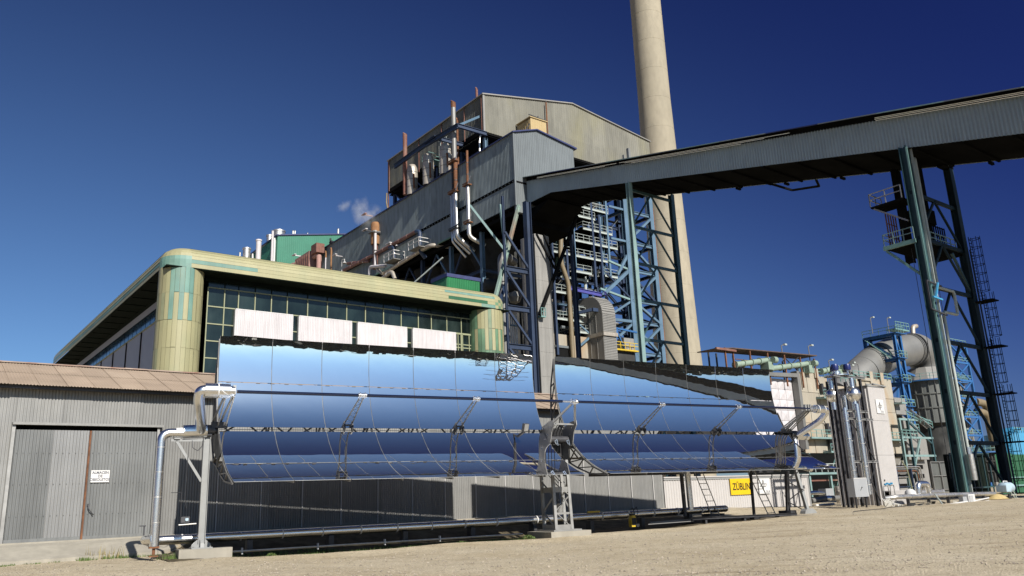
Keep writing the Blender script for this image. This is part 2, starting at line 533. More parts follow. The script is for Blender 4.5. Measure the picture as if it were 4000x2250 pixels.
def railing(mb, p, q, h=1.05, n=None, r=0.03, rails=(1.0, 0.55)):
    p = Vector(p); q = Vector(q); L = (q - p).length
    n = n or max(1, round(L / 1.5))
    for i in range(n + 1):
        a = p + (q - p) * (i / n)
        mb.beam(a, a + Vector((0, 0, h)), r * 2)
    for k in rails:
        mb.beam(p + Vector((0, 0, h * k)), q + Vector((0, 0, h * k)), r * 2)
    return mb
def ladder(mb, p, q, side, w=0.45, step=0.3, t=0.05):
    p = Vector(p); q = Vector(q); s = Vector(side).normalized() * (w / 2)
    mb.beam(p - s, q - s, t, t * 0.6); mb.beam(p + s, q + s, t, t * 0.6)
    L = (q - p).length; n = int(L / step)
    for i in range(1, n):
        a = p + (q - p) * (i / n)
        mb.beam(a - s, a + s, t * 0.6)
    return mb
M['rustgreen'] = mat('flaking_green_strut', (0.26, 0.36, 0.31), 0.7, 0, 0.2, 1, 0.3, (0.33, 0.13, 0.07), 0.75, stain_scale=0.35)
# ================================================================ ground
def smooth(t): t = max(0, min(1, t)); return t * t * (3 - 2 * t)
def ground_z(x, y):
    u, v, _ = W.inv((x, y, 0))
    base = 0.28 * smooth((u - 10) / 22)
    hi = 0.76 - 0.44 * smooth((u - 27) / 20) + 0.1 * smooth((u - 60) / 60)
    k = smooth((v + 6.0) / 5.0)
    w = smooth((0.2 - u) / 1.6) * smooth((u + 40) / 5)      # before the shed doors the yard stays low up to the apron
    k = k * (1 - w) + w * (0.14 + 0.86 * smooth((v + 0.2) / 1.5))
    return base + (hi - base) * k
def ground():
    xs = []; x = -60.0
    fine = [-30 + 0.45 * i for i in range(int(95 / 0.45))]
    xs = [-1600, -900, -500, -300, -180, -120, -80, -60, -48, -40, -34] + fine + [68, 74, 82, 92, 105, 120, 140, 170, 210, 260, 340, 500, 900, 1600]
    fy = [12 + 0.45 * i for i in range(int(58 / 0.45))]
    ys = [-1600, -900, -500, -300, -180, -100, -60, -30, -12, -3, 3, 7, 10] + fy + [72, 76, 82, 90, 100, 115, 135, 160, 200, 260, 340, 500, 900, 1600]
    mb = MB(); nx = len(xs); vs = []
    for y in ys:
        for x in xs:
            z = ground_z(x, y)
            if -30 < x < 66 and 11 < y < 71:
                z += (noise.noise(Vector((x * 0.25, y * 0.25, 0))) * 0.05 + noise.noise(Vector((x * 1.1, y * 1.1, 3))) * 0.022)
                u, v, _ = C.inv((x, y, 0))
                # the dug strip the collector stands in, with a low lip of gravel along it
                if -1 < u < 24:
                    f = smooth((u + 1) / 2) * smooth((24 - u) / 6)
                    lip = -1.1 + 0.35 * math.sin(u * 0.9) + 0.25 * noise.noise(Vector((u * 0.7, 0, 9)))
                    z += f * (0.10 * math.exp(-((v - lip + 0.5) / 0.7) ** 2) - 0.14 * smooth((v - lip) / 0.8) * smooth((5 - v) / 2))
            vs.append((x, y, z))
    fs = []
    for j in range(len(ys) - 1):
        for i in range(nx - 1):
            a = j * nx + i
            fs.append((a, a + 1, a + 1 + nx, a + nx))
    mb.add(vs, fs, True)
    me = mb.mesh('gravel_ground', sharp=80)
    m = bpy.data.materials.new('gravel')
    m.use_nodes = True
    n = m.node_tree.nodes; l = m.node_tree.links; p = n['Principled BSDF']
    p.inputs['Roughness'].default_value = 0.95
    p.inputs['Specular IOR Level'].default_value = 0.1
    tc = n.new('ShaderNodeTexCoord')
    def nz(scale, detail, rough=0.5, vec=None):
        t = n.new('ShaderNodeTexNoise'); t.inputs['Scale'].default_value = scale
        t.inputs['Detail'].default_value = detail; t.inputs['Roughness'].default_value = rough
        l.new(vec or tc.outputs['Object'], t.inputs['Vector']); return t
    def ramp(src, stops):
        r = n.new('ShaderNodeValToRGB'); e = r.color_ramp.elements
        e[0].position, e[0].color = stops[0][0], (*stops[0][1], 1)
        e[1].position, e[1].color = stops[-1][0], (*stops[-1][1], 1)
        for s in stops[1:-1]:
            q = e.new(s[0]); q.color = (*s[1], 1)
        l.new(src, r.inputs[0]); return r.outputs[0]
    def mix(a, b, f, mode='MIX'):
        x = n.new('ShaderNodeMix'); x.data_type = 'RGBA'; x.blend_type = mode
        for s, i in ((a, 6), (b, 7)):
            if isinstance(s, tuple): x.inputs[i].default_value = (*s, 1)
            else: l.new(s, x.inputs[i])
        if isinstance(f, float): x.inputs[0].default_value = f
        else: l.new(f, x.inputs[0])
        return x.outputs[2]
    big = nz(0.16, 7, 0.68)
    c = ramp(big.outputs[0], [(0.35, (0.425, 0.355, 0.245)), (0.52, (0.485, 0.415, 0.30)), (0.68, (0.525, 0.46, 0.345))])
    # stones
    vo = n.new('ShaderNodeTexVoronoi'); vo.inputs['Scale'].default_value = 30
    l.new(tc.outputs['Object'], vo.inputs['Vector'])
    sep = n.new('ShaderNodeSeparateColor'); l.new(vo.outputs['Color'], sep.inputs[0])
    st = ramp(sep.outputs[0], [(0.0, (0.62, 0.60, 0.58)), (0.55, (1, 1, 1)), (1.0, (1.28, 1.26, 1.22))])
    c = mix(c, st, 0.75, 'MULTIPLY')
    med = nz(2.6, 7, 0.75)
    g = ramp(med.outputs[0], [(0.34, (0.80, 0.78, 0.75)), (0.5, (1, 1, 1)), (0.66, (1.08, 1.08, 1.07))])
    c = mix(c, g, 0.85, 'MULTIPLY')
    # wheel tracks dragged along the yard
    mp = n.new('ShaderNodeMapping'); mp.inputs['Rotation'].default_value = (0, 0, rad(-27)); mp.inputs['Scale'].default_value = (0.16, 1.5, 1)
    l.new(tc.outputs['Object'], mp.inputs['Vector'])
    tr = nz(1.0, 5, 0.65, mp.outputs[0])
    t2 = ramp(tr.outputs[0], [(0.30, (0.66, 0.63, 0.60)), (0.44, (1, 1, 1)), (0.75, (1.07, 1.07, 1.06))])
    c = mix(c, t2, 0.8, 'MULTIPLY')
    l.new(c, p.inputs['Base Color'])
    b = n.new('ShaderNodeBump'); b.inputs['Strength'].default_value = 0.75; b.inputs['Distance'].default_value = 0.04
    ad = n.new('ShaderNodeMath'); ad.operation = 'ADD'
    l.new(vo.outputs['Distance'], ad.inputs[0]); l.new(nz(9, 6, 0.7).outputs[0], ad.inputs[1])
    l.new(ad.outputs[0], b.inputs['Height']); l.new(b.outputs[0], p.inputs['Normal'])
    me.materials.append(m)
    o = bpy.data.objects.new('ground', me); COL.objects.link(o); o['kind'] = 'structure'
ground()

def gz(fr, u, v):
    p = fr.w(u, v, 0); return ground_z(p.x, p.y)

# loose pebbles in the yard
def pebbles():
    mb = MB()
    for i in range(14000):
        d = 17 + 34 * R.random() ** 1.4
        a = rad(-34 + 68 * R.random())
        x = d * math.sin(a) / math.cos(a) if False else d * math.tan(a); y = d
        u, v, _ = C.inv((x, y, 0))
        if -0.5 < u < 30 and v > -2.0: continue
        if W.inv((x, y, 0))[1] > -2.2 and x < 12: continue
        r = 0.012 + 0.028 * R.random() ** 3
        z = ground_z(x, y) + noise.noise(Vector((x * 0.25, y * 0.25, 0))) * 0.05 + noise.noise(Vector((x * 1.1, y * 1.1, 3))) * 0.022
        q = [Vector((r, 0, 0)), Vector((0, r, 0)), Vector((-r, 0, 0)), Vector((0, -r, 0)), Vector((0, 0, r * .8)), Vector((0, 0, -r * .5))]
        rot = Matrix.Rotation(R.random() * 6.28, 3, 'Z')
        q = [rot @ (k * (0.7 + 0.6 * R.random())) + Vector((x, y, z + r * .2)) for k in q]
        mb.add(q, [(0, 1, 4), (1, 2, 4), (2, 3, 4), (3, 0, 4), (1, 0, 5), (2, 1, 5), (3, 2, 5), (0, 3, 5)])
    m = mat('pebble_stone', (0.36, 0.31, 0.24), 0.9, 0, 0.45, 3)
    me = mb.mesh('pebbles'); me.materials.append(m)
    o = bpy.data.objects.new('loose_pebbles', me); COL.objects.link(o); o['kind'] = 'stuff'
    o['label'] = 'loose pebbles scattered over the pale gravel yard'
pebbles()

# concrete apron before the shed doors: a sloping slab
mb = MB()
pts = [(-30, -2.6, .14), (-30, -.35, .70), (-1.6, -.35, .70), (-1.35, -.9, .60), (-.6, -1.75, .33), (-1.4, -2.25, .20), (-3.4, -2.3, .19)]
n_ = len(pts)
mb.add([(u, v, z + .04) for u, v, z in pts] + [(u, v, z - .5) for u, v, z in pts],
       [tuple(range(n_))[::-1], tuple(range(n_, 2 * n_))] + [(i, (i + 1) % n_, n_ + (i + 1) % n_, n_ + i) for i in range(n_)])
put('concrete_apron', mb, 'concrete', fr=W, at=(-4, -1, .4), kind='structure')
mb = MB().box(-30, 30, -.32, 0.1, .2, .80)
put('foundation_kerb', mb, 'concrete', fr=W, at=(0, 0, .4), kind='structure')

# soil strip under the collector, coloured darker for the shade there, ragged towards the gravel
M['soil'] = mat('shade_darkened_soil', (0.105, 0.085, 0.055), 0.95, 0, 0.4, 2.5, 0, (0.20, 0.17, 0.11), 0.6, 0.6, 14, stain_scale=1.2, spec=0.1)
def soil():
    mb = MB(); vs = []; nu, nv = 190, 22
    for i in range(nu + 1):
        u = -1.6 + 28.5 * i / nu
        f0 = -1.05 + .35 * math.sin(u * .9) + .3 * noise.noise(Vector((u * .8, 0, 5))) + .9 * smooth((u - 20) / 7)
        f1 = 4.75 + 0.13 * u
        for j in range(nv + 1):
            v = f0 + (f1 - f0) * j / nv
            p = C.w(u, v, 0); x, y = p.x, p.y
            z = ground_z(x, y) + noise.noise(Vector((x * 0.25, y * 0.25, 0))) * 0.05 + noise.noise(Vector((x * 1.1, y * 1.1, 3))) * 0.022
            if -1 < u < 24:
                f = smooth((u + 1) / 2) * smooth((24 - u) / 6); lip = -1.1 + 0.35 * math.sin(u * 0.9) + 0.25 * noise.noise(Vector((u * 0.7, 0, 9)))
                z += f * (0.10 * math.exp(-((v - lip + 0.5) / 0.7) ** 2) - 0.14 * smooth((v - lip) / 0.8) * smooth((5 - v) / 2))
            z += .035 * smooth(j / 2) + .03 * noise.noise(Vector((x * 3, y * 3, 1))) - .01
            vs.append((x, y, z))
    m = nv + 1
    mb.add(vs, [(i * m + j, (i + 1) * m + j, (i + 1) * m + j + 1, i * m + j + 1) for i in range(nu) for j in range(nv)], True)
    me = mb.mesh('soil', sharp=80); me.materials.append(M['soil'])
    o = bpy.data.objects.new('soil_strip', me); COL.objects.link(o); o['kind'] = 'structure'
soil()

# grass and weeds
M['grass'] = mat('weed_green', (0.10, 0.15, 0.035), 0.8, 0, 0.5, 2)
M['drygrass'] = mat('dry_weed', (0.30, 0.25, 0.12), 0.85, 0, 0.3, 2)
def blades(mb, cx, cy, cz, n, spread, h):
    for i in range(n):
        x = cx + R.gauss(0, spread); y = cy + R.gauss(0, spread * .7); hh = h * (0.4 + R.random())
        a = R.random() * 6.28; w = 0.012 + 0.02 * R.random(); l = hh * 0.5 * R.random()
        dx, dy = math.cos(a), math.sin(a)
        mb.add([(x - dy * w, y + dx * w, cz - .03), (x + dy * w, y - dx * w, cz - .03), (x + dx * l, y + dy * l, cz + hh)], [(0, 1, 2)])
mb = MB()
for i in range(150):      # under the collector
    u = R.uniform(0.2, 15); v = R.uniform(-1.2, 2.8); p = C.w(u, v, 0)
    blades(mb, p.x, p.y, ground_z(p.x, p.y) - .1, 40, 0.28, 0.11)
for i in range(46):      # along the apron
    u = R.uniform(-9.5, -1.2); p = W.w(u, -2.35 - R.random() * .35, 0)
    if R.random() < .35: continue
    blades(mb, p.x, p.y, ground_z(p.x, p.y), 26, 0.13, 0.045 + (.05 if -4.5 < u < -2 else 0))
for (u, v) in ((-.9, .5), (-.6, .9), (-.2, .6), (-1.2, .4), (.4, .8)):
    p = C.w(u, v, 0); blades(mb, p.x, p.y, ground_z(p.x, p.y), 110, 0.25, 0.17)
me = mb.mesh('grass'); me.materials.append(M['grass'])
o = bpy.data.objects.new('weeds', me); COL.objects.link(o); tag(o, 'low green weeds along the apron and under the mirror', kind='stuff')
mb = MB()
p = W.w(-3.9, -2.2, 0)
for k in range(4):
    blades(mb, p.x + k * .25, p.y + k * .12, ground_z(p.x, p.y), 14, 0.12, 0.42)
me = mb.mesh('dry'); me.materials.append(M['drygrass'])
o = bpy.data.objects.new('dry_weeds', me); COL.objects.link(o); tag(o, 'tall dry weed stalks before the shed doors', kind='stuff')
def bush(label, u, v, r, h):
    t = thing('bush', label, 'bush', C, (u, v, gz(C, u, v) - .1), 'low bushes under the collector')
    mb = MB(); o = ORG[t]
    for i in range(900):
        q = Vector((R.gauss(0, 1), R.gauss(0, 1), R.gauss(0, 1))).normalized() * (R.random() ** .4)
        c = Vector((o[0] + q.x * r, o[1] + q.y * r * .7, o[2] + abs(q.z) * h))
        a = Vector((R.gauss(0, 1), R.gauss(0, 1), R.gauss(0, 1))).normalized() * .035
        b = a.cross(Vector((R.gauss(0, 1), R.gauss(0, 1), R.gauss(0, 1)))).normalized() * .02
        mb.add([c - a, c + b, c + a, c - b], [(0, 1, 2, 3)])
    put('foliage', mb, 'grass', t)
    mb = MB()
    for i in range(7):
        a = R.random() * 6.28
        mb.tube([(o[0], o[1], o[2] - .05), (o[0] + math.cos(a) * r * .5, o[1] + math.sin(a) * r * .4, o[2] + h * .7)], .012, 5)
    put('stem', mb, 'wood', t)
bush('round green bush left of the centre pylon block', 12.25, -1.15, .38, .34)
bush('small dark bush in the shade left of the left post block', 1.9, -.6, .25, .25)
bush('green bush close behind the left post', 9.6, -.3, .3, .22)
# ================================================================ storage shed
SHED_U0, SHED_U1 = -34.0, 30.0
shed = thing('storage_shed', 'long grey corrugated metal shed with brown sheet roof behind the mirror trough', 'shed', W, (-4, 0, .8))
EAVE, RIDGE, RV = 6.97, 8.32, 4.0
# wall sheets, 3 m wide, lapped, leaving the door opening u -6.65..-1.25 below z 5.3
u = SHED_U0; k = 0
while u < SHED_U1 - .1:
    u1 = min(u + 2.9, SHED_U1)
    mb = MB()
    off = 0.006 if k % 2 else -0.006
    segs = [(u, u1)]
    lo = 0.80
    if u < -1.25 and u1 > -6.65:
        a = max(u, -6.65); b = min(u1, -1.25)
        mb.corr('u', a, b, 5.33, EAVE - .1, off, .115, .024)
        if u < a: mb.corr('u', u, a, lo, EAVE - .1, off, .115, .024)
        if b < u1: mb.corr('u', b, u1, lo, EAVE - .1, off, .115, .024)
    else:
        mb.corr('u', u, u1, lo, EAVE - .1, off, .115, .024)
    put('wall_sheet', mb, 'galv', shed)
    u = u1; k += 1
# thin posts showing as pale seams on the shaded wall
mb_ = MB().box(-.02, .02, -.035, -.008, 0, 3.2)
seam = shared('wall_batten', mb_, 'white')
for i in range(15):
    uu = 1.35 + i * 1.98
    if uu < 29.7: inst('wall_batten', seam, shed, (uu, -.012, .82))
put('end_wall', MB().prism([(SHED_U1, .02, .8), (SHED_U1, 2 * RV, .8), (SHED_U1, 2 * RV, EAVE), (SHED_U1, RV, RIDGE - .06), (SHED_U1, .02, EAVE - .06)], (-.05, 0, 0)), 'galv', shed)
put('rear_wall', MB().box(SHED_U0, SHED_U1, 2 * RV, 2 * RV + .05, .8, EAVE), 'galv', shed)
# roof sheets: corrugation runs down the slope
def roof_sheet(u0, u1, va, za, vb, zb, lift, jit):
    mb = MB(); n = max(2, round((u1 - u0) / .115)); k = 5; vs = []
    for i in range(n * k + 1):
        uu = u0 + (u1 - u0) * i / (n * k); d = .014 * math.cos(2 * math.pi * i / k) + lift
        vs += [(uu, va + jit, za + d), (uu, vb, zb + d)]
    m = len(vs) // 2
    mb.add(vs, [(2 * i, 2 * i + 2, 2 * i + 3, 2 * i + 1) for i in range(m - 1)], True)
    return mb
u = SHED_U0; k = 0
while u < SHED_U1:
    u1 = min(u + 1.04, SHED_U1 + .15)
    for part_, (va, vb) in enumerate(((-.66, 1.9), (1.75, 4.0))):
        s = (RIDGE - EAVE) / RV
        put('roof_sheet', roof_sheet(u, u1, va, EAVE + s * va, vb, EAVE + s * vb, (.005 * (k % 2)) - .012 * (1 - part_) + .012, R.uniform(-.03, .03) if part_ == 0 else 0), 'roofsheet', shed)
    u += 1.0; k += 1
put('rear_roof', MB().poly([(SHED_U0, RV, RIDGE), (SHED_U1, RV, RIDGE), (SHED_U1, 2 * RV + .3, EAVE - .1), (SHED_U0, 2 * RV + .3, EAVE - .1)]), 'roofsheet', shed)
mcap = MB()
for i in range(64):
    a = SHED_U0 + i
    h = R.uniform(0, .02)
    mcap.add([(a, RV - .22, RIDGE - .02 + h), (a + 1.02, RV - .22, RIDGE - .02 + h), (a + 1.02, RV, RIDGE + .075 + h), (a, RV, RIDGE + .075 + h), (a, RV + .22, RIDGE - .02), (a + 1.02, RV + .22, RIDGE - .02)], [(0, 1, 2, 3), (3, 2, 5, 4)])
M['ridgecap'] = mat('ridge_cap_sheet', (0.40, 0.30, 0.23), .8, 0, .2, 1, 0, (0.25, .07, .035), .95, piece=0, stain_scale=1.3)
put('ridge_cap', mcap, 'ridgecap', shed)
put('eave_purlin', MB().box(SHED_U0, SHED_U1, -.45, -.37, EAVE - .34, EAVE - .22).box(SHED_U0, SHED_U1, -.02, .05, EAVE - .3, EAVE - .03), 'darksteel', shed)
# doors
put('door_lintel', MB().box(-6.72, -1.15, -.26, -.02, 5.24, 5.34), 'galv', shed)
put('door_post', MB().box(-6.72, -6.60, -.14, -.04, .78, 5.24), 'steelzinc', shed)
put('door_post', MB().box(-1.36, -1.26, -.14, -.04, .78, 5.24), 'steelzinc', shed)
def door(u0, u1, c, lab=None):
    d = put('door', MB().corr('u', u0, u1 if lab is None else u0 + 1.3, .80, 5.06, c, .115, .024), 'galvdoor', shed)
    if lab: put('bright_sheet', MB().corr('u', u0 + 1.3, u1, .80, 5.06, c - .006, .115, .024), 'doorlight', d)
    put('door_rail', MB().box(u0, u1, c - .03, c + .02, .76, .92), 'galvdoor', d)
    rv = MB()
    for z in (1.75, 2.95, 4.15):
        n = int((u1 - u0) / .23)
        for i in range(n):
            uu = u0 + .1 + i * .23
            rv.box(uu - .011, uu + .011, c - .03, c - .01, z - .011, z + .011)
    put('rivets', rv, 'darksteel', d)
    return d
d1 = door(-6.58, -3.98, -.10, 'two')
d2 = door(-3.90, -1.40, -.16)
put('rusty_edge', MB().box(-3.975, -3.905, -.20, -.05, .80, 5.05), 'rust', d2)
put('door_latch', MB().bend([(-3.80, -.24, 2.12), (-3.80, -.27, 1.98), (-3.66, -.26, 1.80), (-3.60, -.24, 1.72)], .02, 6).box(-3.84, -3.76, -.24, -.19, 2.08, 2.16), 'darksteel', d2)
put('interior_screen', MB().box(-6.6, -1.3, .1, .15, .8, 5.3), 'dark', shed)
sg = thing('warning_sign', 'small white sign with grey words on the right shed door', 'sign', W, (-3.455, -.20, 3.235))
put('sign_plate', MB().box(-3.80, -3.11, -.225, -.195, 2.99, 3.47), 'signwhite', sg)
letters('lettering', 'ALMACEN\nDE\nOBSOLETOS', .145, 'inkgrey', sg, (-3.455, -.23, 3.232), (rad(90), 0, 0), .002, .004, 0.92)
# ================================================================ parabolic trough collector
EL = rad(34.08); FL = 2.0; AX = 4.568
def prof(s, off=0.0):
    """point on the mirror curve (v, z); off > 0 is towards the focus"""
    n = (-math.cos(EL), math.sin(EL)); t = (math.sin(EL), math.cos(EL))
    d = s * s / (4 * FL); sl = s / (2 * FL); q = math.sqrt(1 + sl * sl)
    nn = ((n[0] - sl * t[0]) / q, (n[1] - sl * t[1]) / q)
    return (n[0] * d + t[0] * s + nn[0] * off, AX + n[1] * d + t[1] * s + nn[1] * off)
FV, FZ = -math.cos(EL) * FL, AX + math.sin(EL) * FL
FZ += 0.03
def tn(a, b):   # a along aperture normal, b along chord -> (v, z)
    return (-math.cos(EL) * a + math.sin(EL) * b, AX + math.sin(EL) * a + math.cos(EL) * b)
ROWS = ((0.10, 1.90), (1.925, 3.385), (-1.90, -0.10), (-3.385, -1.925))
def trough(u0, u1, n, label):
    t = thing('parabolic_trough', label, 'solar collector', C, (u0, 0, AX))
    w = (u1 - u0) / n
    for i in range(n):
        for (s0, s1) in ROWS:
            ns = 14; nu = 3; g = 0.012
            tilt = R.gauss(0, 0.0012); tw = R.gauss(0, 0.0010)
            mb = MB(); vs = []
            for a in range(nu + 1):
                uu = u0 + i * w + g + (w - 2 * g) * a / nu
                for b in range(ns + 1):
                    s = s0 + (s1 - s0) * b / ns
                    off = tilt * (s - (s0 + s1) / 2) + tw * (a / nu - .5) * w
                    v, z = prof(s, off); vs.append((uu, v, z))
            m = ns + 1
            fs = [(a * m + b, (a + 1) * m + b, (a + 1) * m + b + 1, a * m + b + 1) for a in range(nu) for b in range(ns)]
            mb.add(vs, fs, True)
            b0 = len(mb.v); vs2 = []
            for a in range(nu + 1):
                uu = u0 + i * w + g + (w - 2 * g) * a / nu
                for b in range(ns + 1):
                    s = s0 + (s1 - s0) * b / ns
                    v, z = prof(s, -.010); vs2.append((uu, v, z))
            mb.add(vs2, [f[::-1] for f in fs], True)
            N = (nu + 1) * m
            rim = [b for b in range(m)] + [a * m + ns for a in range(1, nu + 1)] + [nu * m + b for b in range(ns - 1, -1, -1)] + [a * m for a in range(nu - 1, 0, -1)]
            K_ = len(rim)
            for q in range(K_):
                a, b = rim[q], rim[(q + 1) % K_]
                mb.f.append((a, b, b + N, a + N)); mb.sm.append(False)
            me = mb.mesh('mirror_panel', ORG[t])
            me.materials.append(M['mirror']); me.materials.append(M['mirback'])
            nf = nu * ns
            for k, p in enumerate(me.polygons):
                if k >= nf: p.material_index = 1
            put('mirror_panel', me, None, t)
    # torque box behind the vertex
    tb = MB()
    cs = [tn(-.28, .62), tn(-.28, -.62), tn(-1.25, -.55), tn(-1.25, .55)]
    for v, z in cs: tb.beam((u0, v, z), (u1, v, z), .08)
    for i in range(n + 1):
        uu = u0 + w * i
        for k in range(4):
            a, b = cs[k], cs[(k + 1) % 4]; tb.beam((uu, *a), (uu, *b), .06)
    for i in range(n):
        a0 = u0 + w * i; a1 = a0 + w
        for k in range(4):
            a, b = cs[k], cs[(k + 1) % 4]
            if i % 2: a, b = b, a
            tb.beam((a0, *a), (a0 + w / 2, *b), .05); tb.beam((a0 + w / 2, *b), (a1, *a), .05)
    put('torque_box', tb, 'truss', t)
    # cantilever arms, upper and lower, at every column joint
    for sg_ in (1, -1):
        am = MB()
        base = [tn(-.28, .62 * sg_), tn(-1.25, .55 * sg_)]
        pts = [prof(sg_ * s, -.09) for s in (.25, 1.0, 1.7, 2.4, 3.3)]
        back = [tn(-.75, 1.15 * sg_), tn(-.35, 1.75 * sg_), tn(.25, 2.5 * sg_)]
        for a, b in zip(pts, pts[1:]): am.beam((0, *a), (0, *b), .06)
        chain = [base[1]] + back + [pts[-1]]
        for a, b in zip(chain, chain[1:]): am.beam((0, *a), (0, *b), .055)
        for a, b in ((base[0], back[0]), (pts[1], back[0]), (back[0], pts[2]), (pts[2], back[1]), (back[1], pts[3]), (pts[3], back[2]), (base[0], pts[1])):
            am.beam((0, *a), (0, *b), .045)
        ame = am.mesh('cantilever_arm', (0, 0, AX)); ame.materials.append(M['truss'])
        for i in range(n + 1):
            inst('cantilever_arm', ame, t, (u0 + w * i, 0, AX))
    # thin sealant strips covering the column joints
    for (s0, s1) in ((.1, 3.385), (-3.385, -.1)):
        sm = MB(); P = [prof(s0 + (s1 - s0) * b / 16, .003) for b in range(17)]
        sm.add([(x, *p) for p in P for x in (-.005, .005)], [(2 * b, 2 * b + 1, 2 * b + 3, 2 * b + 2) for b in range(16)])
        sme = sm.mesh('joint_strip', (0, 0, AX)); sme.materials.append(M['joint'])
        for i in range(n + 1):
            inst('joint_strip', sme, t, (u0 + w * i + (.008 if i == 0 else -.008 if i == n else 0), 0, AX))
    # seam clips along the row joints
    cl = MB()
    for s in (1.912, -1.912):
        k = u0 + .3
        while k < u1 - .2:
            a = prof(s - .02, .01); b = prof(s + .02, .01)
            cl.beam((k, *a), (k + .16, *a), .015); k += .55 if int(k * 3) % 3 else 1.1
    put('seam_clips', cl, 'darksteel', t)
    return t
TL = trough(0.0, 13.98, 7, 'left half of the long curved mirror trough, from the left post to the centre pylon')
TR = trough(15.22, 29.50, 7, 'right half of the long curved mirror trough, from the centre pylon to the right post')

def receiver(t, u0, u1, sups):
    rt = put('receiver_tube', MB().tube([(u0, FV, FZ), (u1, FV, FZ)], .062, 16), 'absorber', t)
    bands = MB(); k = u0 + 4.7
    jt = MB()
    for su in sups:
        jt = MB()
        jt.tube([(su - .16, FV, FZ), (su + .16, FV, FZ)], .085, 14)
        jt.lathe((su - .12, FV, FZ), [(.085, 0), (.12, .01), (.12, .035), (.085, .045)], 14, axis='u')
        jt.lathe((su + .08, FV, FZ), [(.085, 0), (.12, .01), (.12, .035), (.085, .045)], 14, axis='u')
        put('tube_coupling', jt, 'alu', t)
receiver(TL, 0.25, 13.95, [4.87, 9.74])
receiver(TR, 14.75, 29.55, [19.52, 24.43])
def support_arm(t, u, lean=0.0):
    """two slender legs with lattice from the mirror vertex to the tube"""
    mb = MB()
    f = Vector((u, FV + .05, FZ - .06))
    b1 = Vector((u - .16, *prof(.20, .16))); b2 = Vector((u + .16, *prof(.20, .16)))
    a1 = f + Vector((-.07, 0, 0)); a2 = f + Vector((.07, 0, 0))
    lo = Vector((u + .0, *prof(-.28, .08)))
    mb.beam(b1, a1, .038, .038); mb.beam(b2, a2, .038, .038)
    for i in range(6):
        t0 = i / 6; t1 = (i + .5) / 6; t2 = (i + 1) / 6
        mb.beam(b1.lerp(a1, t0), b2.lerp(a2, t1), .012); mb.beam(b2.lerp(a2, t1), b1.lerp(a1, t2), .012)
    arm = put('receiver_support', mb, 'armsteel', t)
    hb = MB()
    for k in (-.16, .16):
        q0 = prof(.24, .0); q1 = prof(-.12, .0); q2 = prof(.26, .24); q3 = prof(-.06, .17)
        hb.prism([(u + k - .03, *q0), (u + k - .03, *q1), (u + k - .03, *q3), (u + k - .03, *q2)], (.05, 0, 0))
    hb.beam((u - .2, *prof(.12, .15)), (u + .2, *prof(.12, .15)), .07)
    put('hinge_bracket', hb, 'darksteel', arm)
for u in (4.87, 9.74): support_arm(TL, u)
for u in (19.52, 24.43): support_arm(TR, u)
# end supports: three heavier legs
def end_support(t, us):
    for k, u in enumerate(us):
        mb = MB()
        mb.beam((u - .1, *prof(.25, .12)), (u, FV + .04, FZ - .05), .06, .05)
        mb.beam((u + .06, *prof(.05, .12)), (u + .02, FV + .04, FZ - .10), .045)
        mb.box(u - .05, u + .05, FV - .05, FV + .09, FZ - .1, FZ + .22)
        hb = put('receiver_support', mb, 'steelzinc', t)
        put('hinge_bracket', MB().beam((u - .16, *prof(.1, .1)), (u + .12, *prof(.1, .1)), .16, .22), 'darksteel', hb)
end_support(TL, (.16, -.12)); end_support(TR, (29.25, 29.45, 29.62))
for t, u, sg_ in ((TL, -.03, -1), (TR, 29.55, 1)):
    pl = [prof(s, .02) for s in (-1.3, -.8, -.3, .3, .8, 1.3)] + [tn(-.35, 1.15), tn(-.9, .3), tn(-.9, -.3), tn(-.35, -1.15)]
    put('end_plate', MB().prism([(u, *p) for p in pl], (.03 * sg_, 0, 0)), 'darksteel', t)
    a = tn(-.1, 0)
    put('stub_axle', MB().tube([(u, *a), (u + .6 * sg_, *a)], .11, 14), 'darksteel', t)
put('wall_shade_gap', MB().beam((0, *prof(0, -.02)), (13.9, *prof(0, -.02)), .02), 'truss', TL)

# ---------------------------------------------------------------- end posts
post = thing('end_post', 'tall pale grey steel post carrying the left end of the trough', 'post', C, (-.38, .1, .55))
put('column', MB().ibeam((-.38, .1, .62), (-.38, .1, 4.33), .20, .24, .02, up=(1, 0, 0)), 'steelpaint', post)
put('foot_plate', MB().box(-.73, -.03, -.16, .40, .42, .46)
    .prism([(-.70, .08, .46), (-.06, .08, .46), (-.06, .08, .56), (-.24, .08, .72), (-.52, .08, .72), (-.70, .08, .56)], (0, .04, 0))
    .prism([(-.44, -.14, .46), (-.44, .38, .46), (-.44, .34, .60), (-.44, .22, .72), (-.44, 0, .72), (-.44, -.12, .60)], (.12, 0, 0)), 'steelpaint', post)
bm = MB()
for a, b in ((-.66, -.08), (-.10, -.08), (-.66, .32), (-.10, .32), (-.38, -.1)):
    bm.tube([(a, b, .34), (a, b, .50)], .03, 8)
put('anchor_bolts', bm, 'steelzinc', post)
put('bearing', MB().box(-.52, -.24, -.08, .28, 4.33, 4.40).tube([(-.55, .06, 4.53), (-.15, .06, 4.53)], .19, 16), 'darksteel', post)
put('bracket_arm', MB().box(-1.60, -.45, .06, .12, 4.12, 4.20).beam((-1.42, .09, 4.16), (-.5, .09, 2.72), .06, .09).beam((-1.36, .15, 4.16), (-.46, .15, 2.70), .06, .03)
    .box(-1.5, -1.3, 0, .2, 4.2, 4.42), 'steelpaint', post)
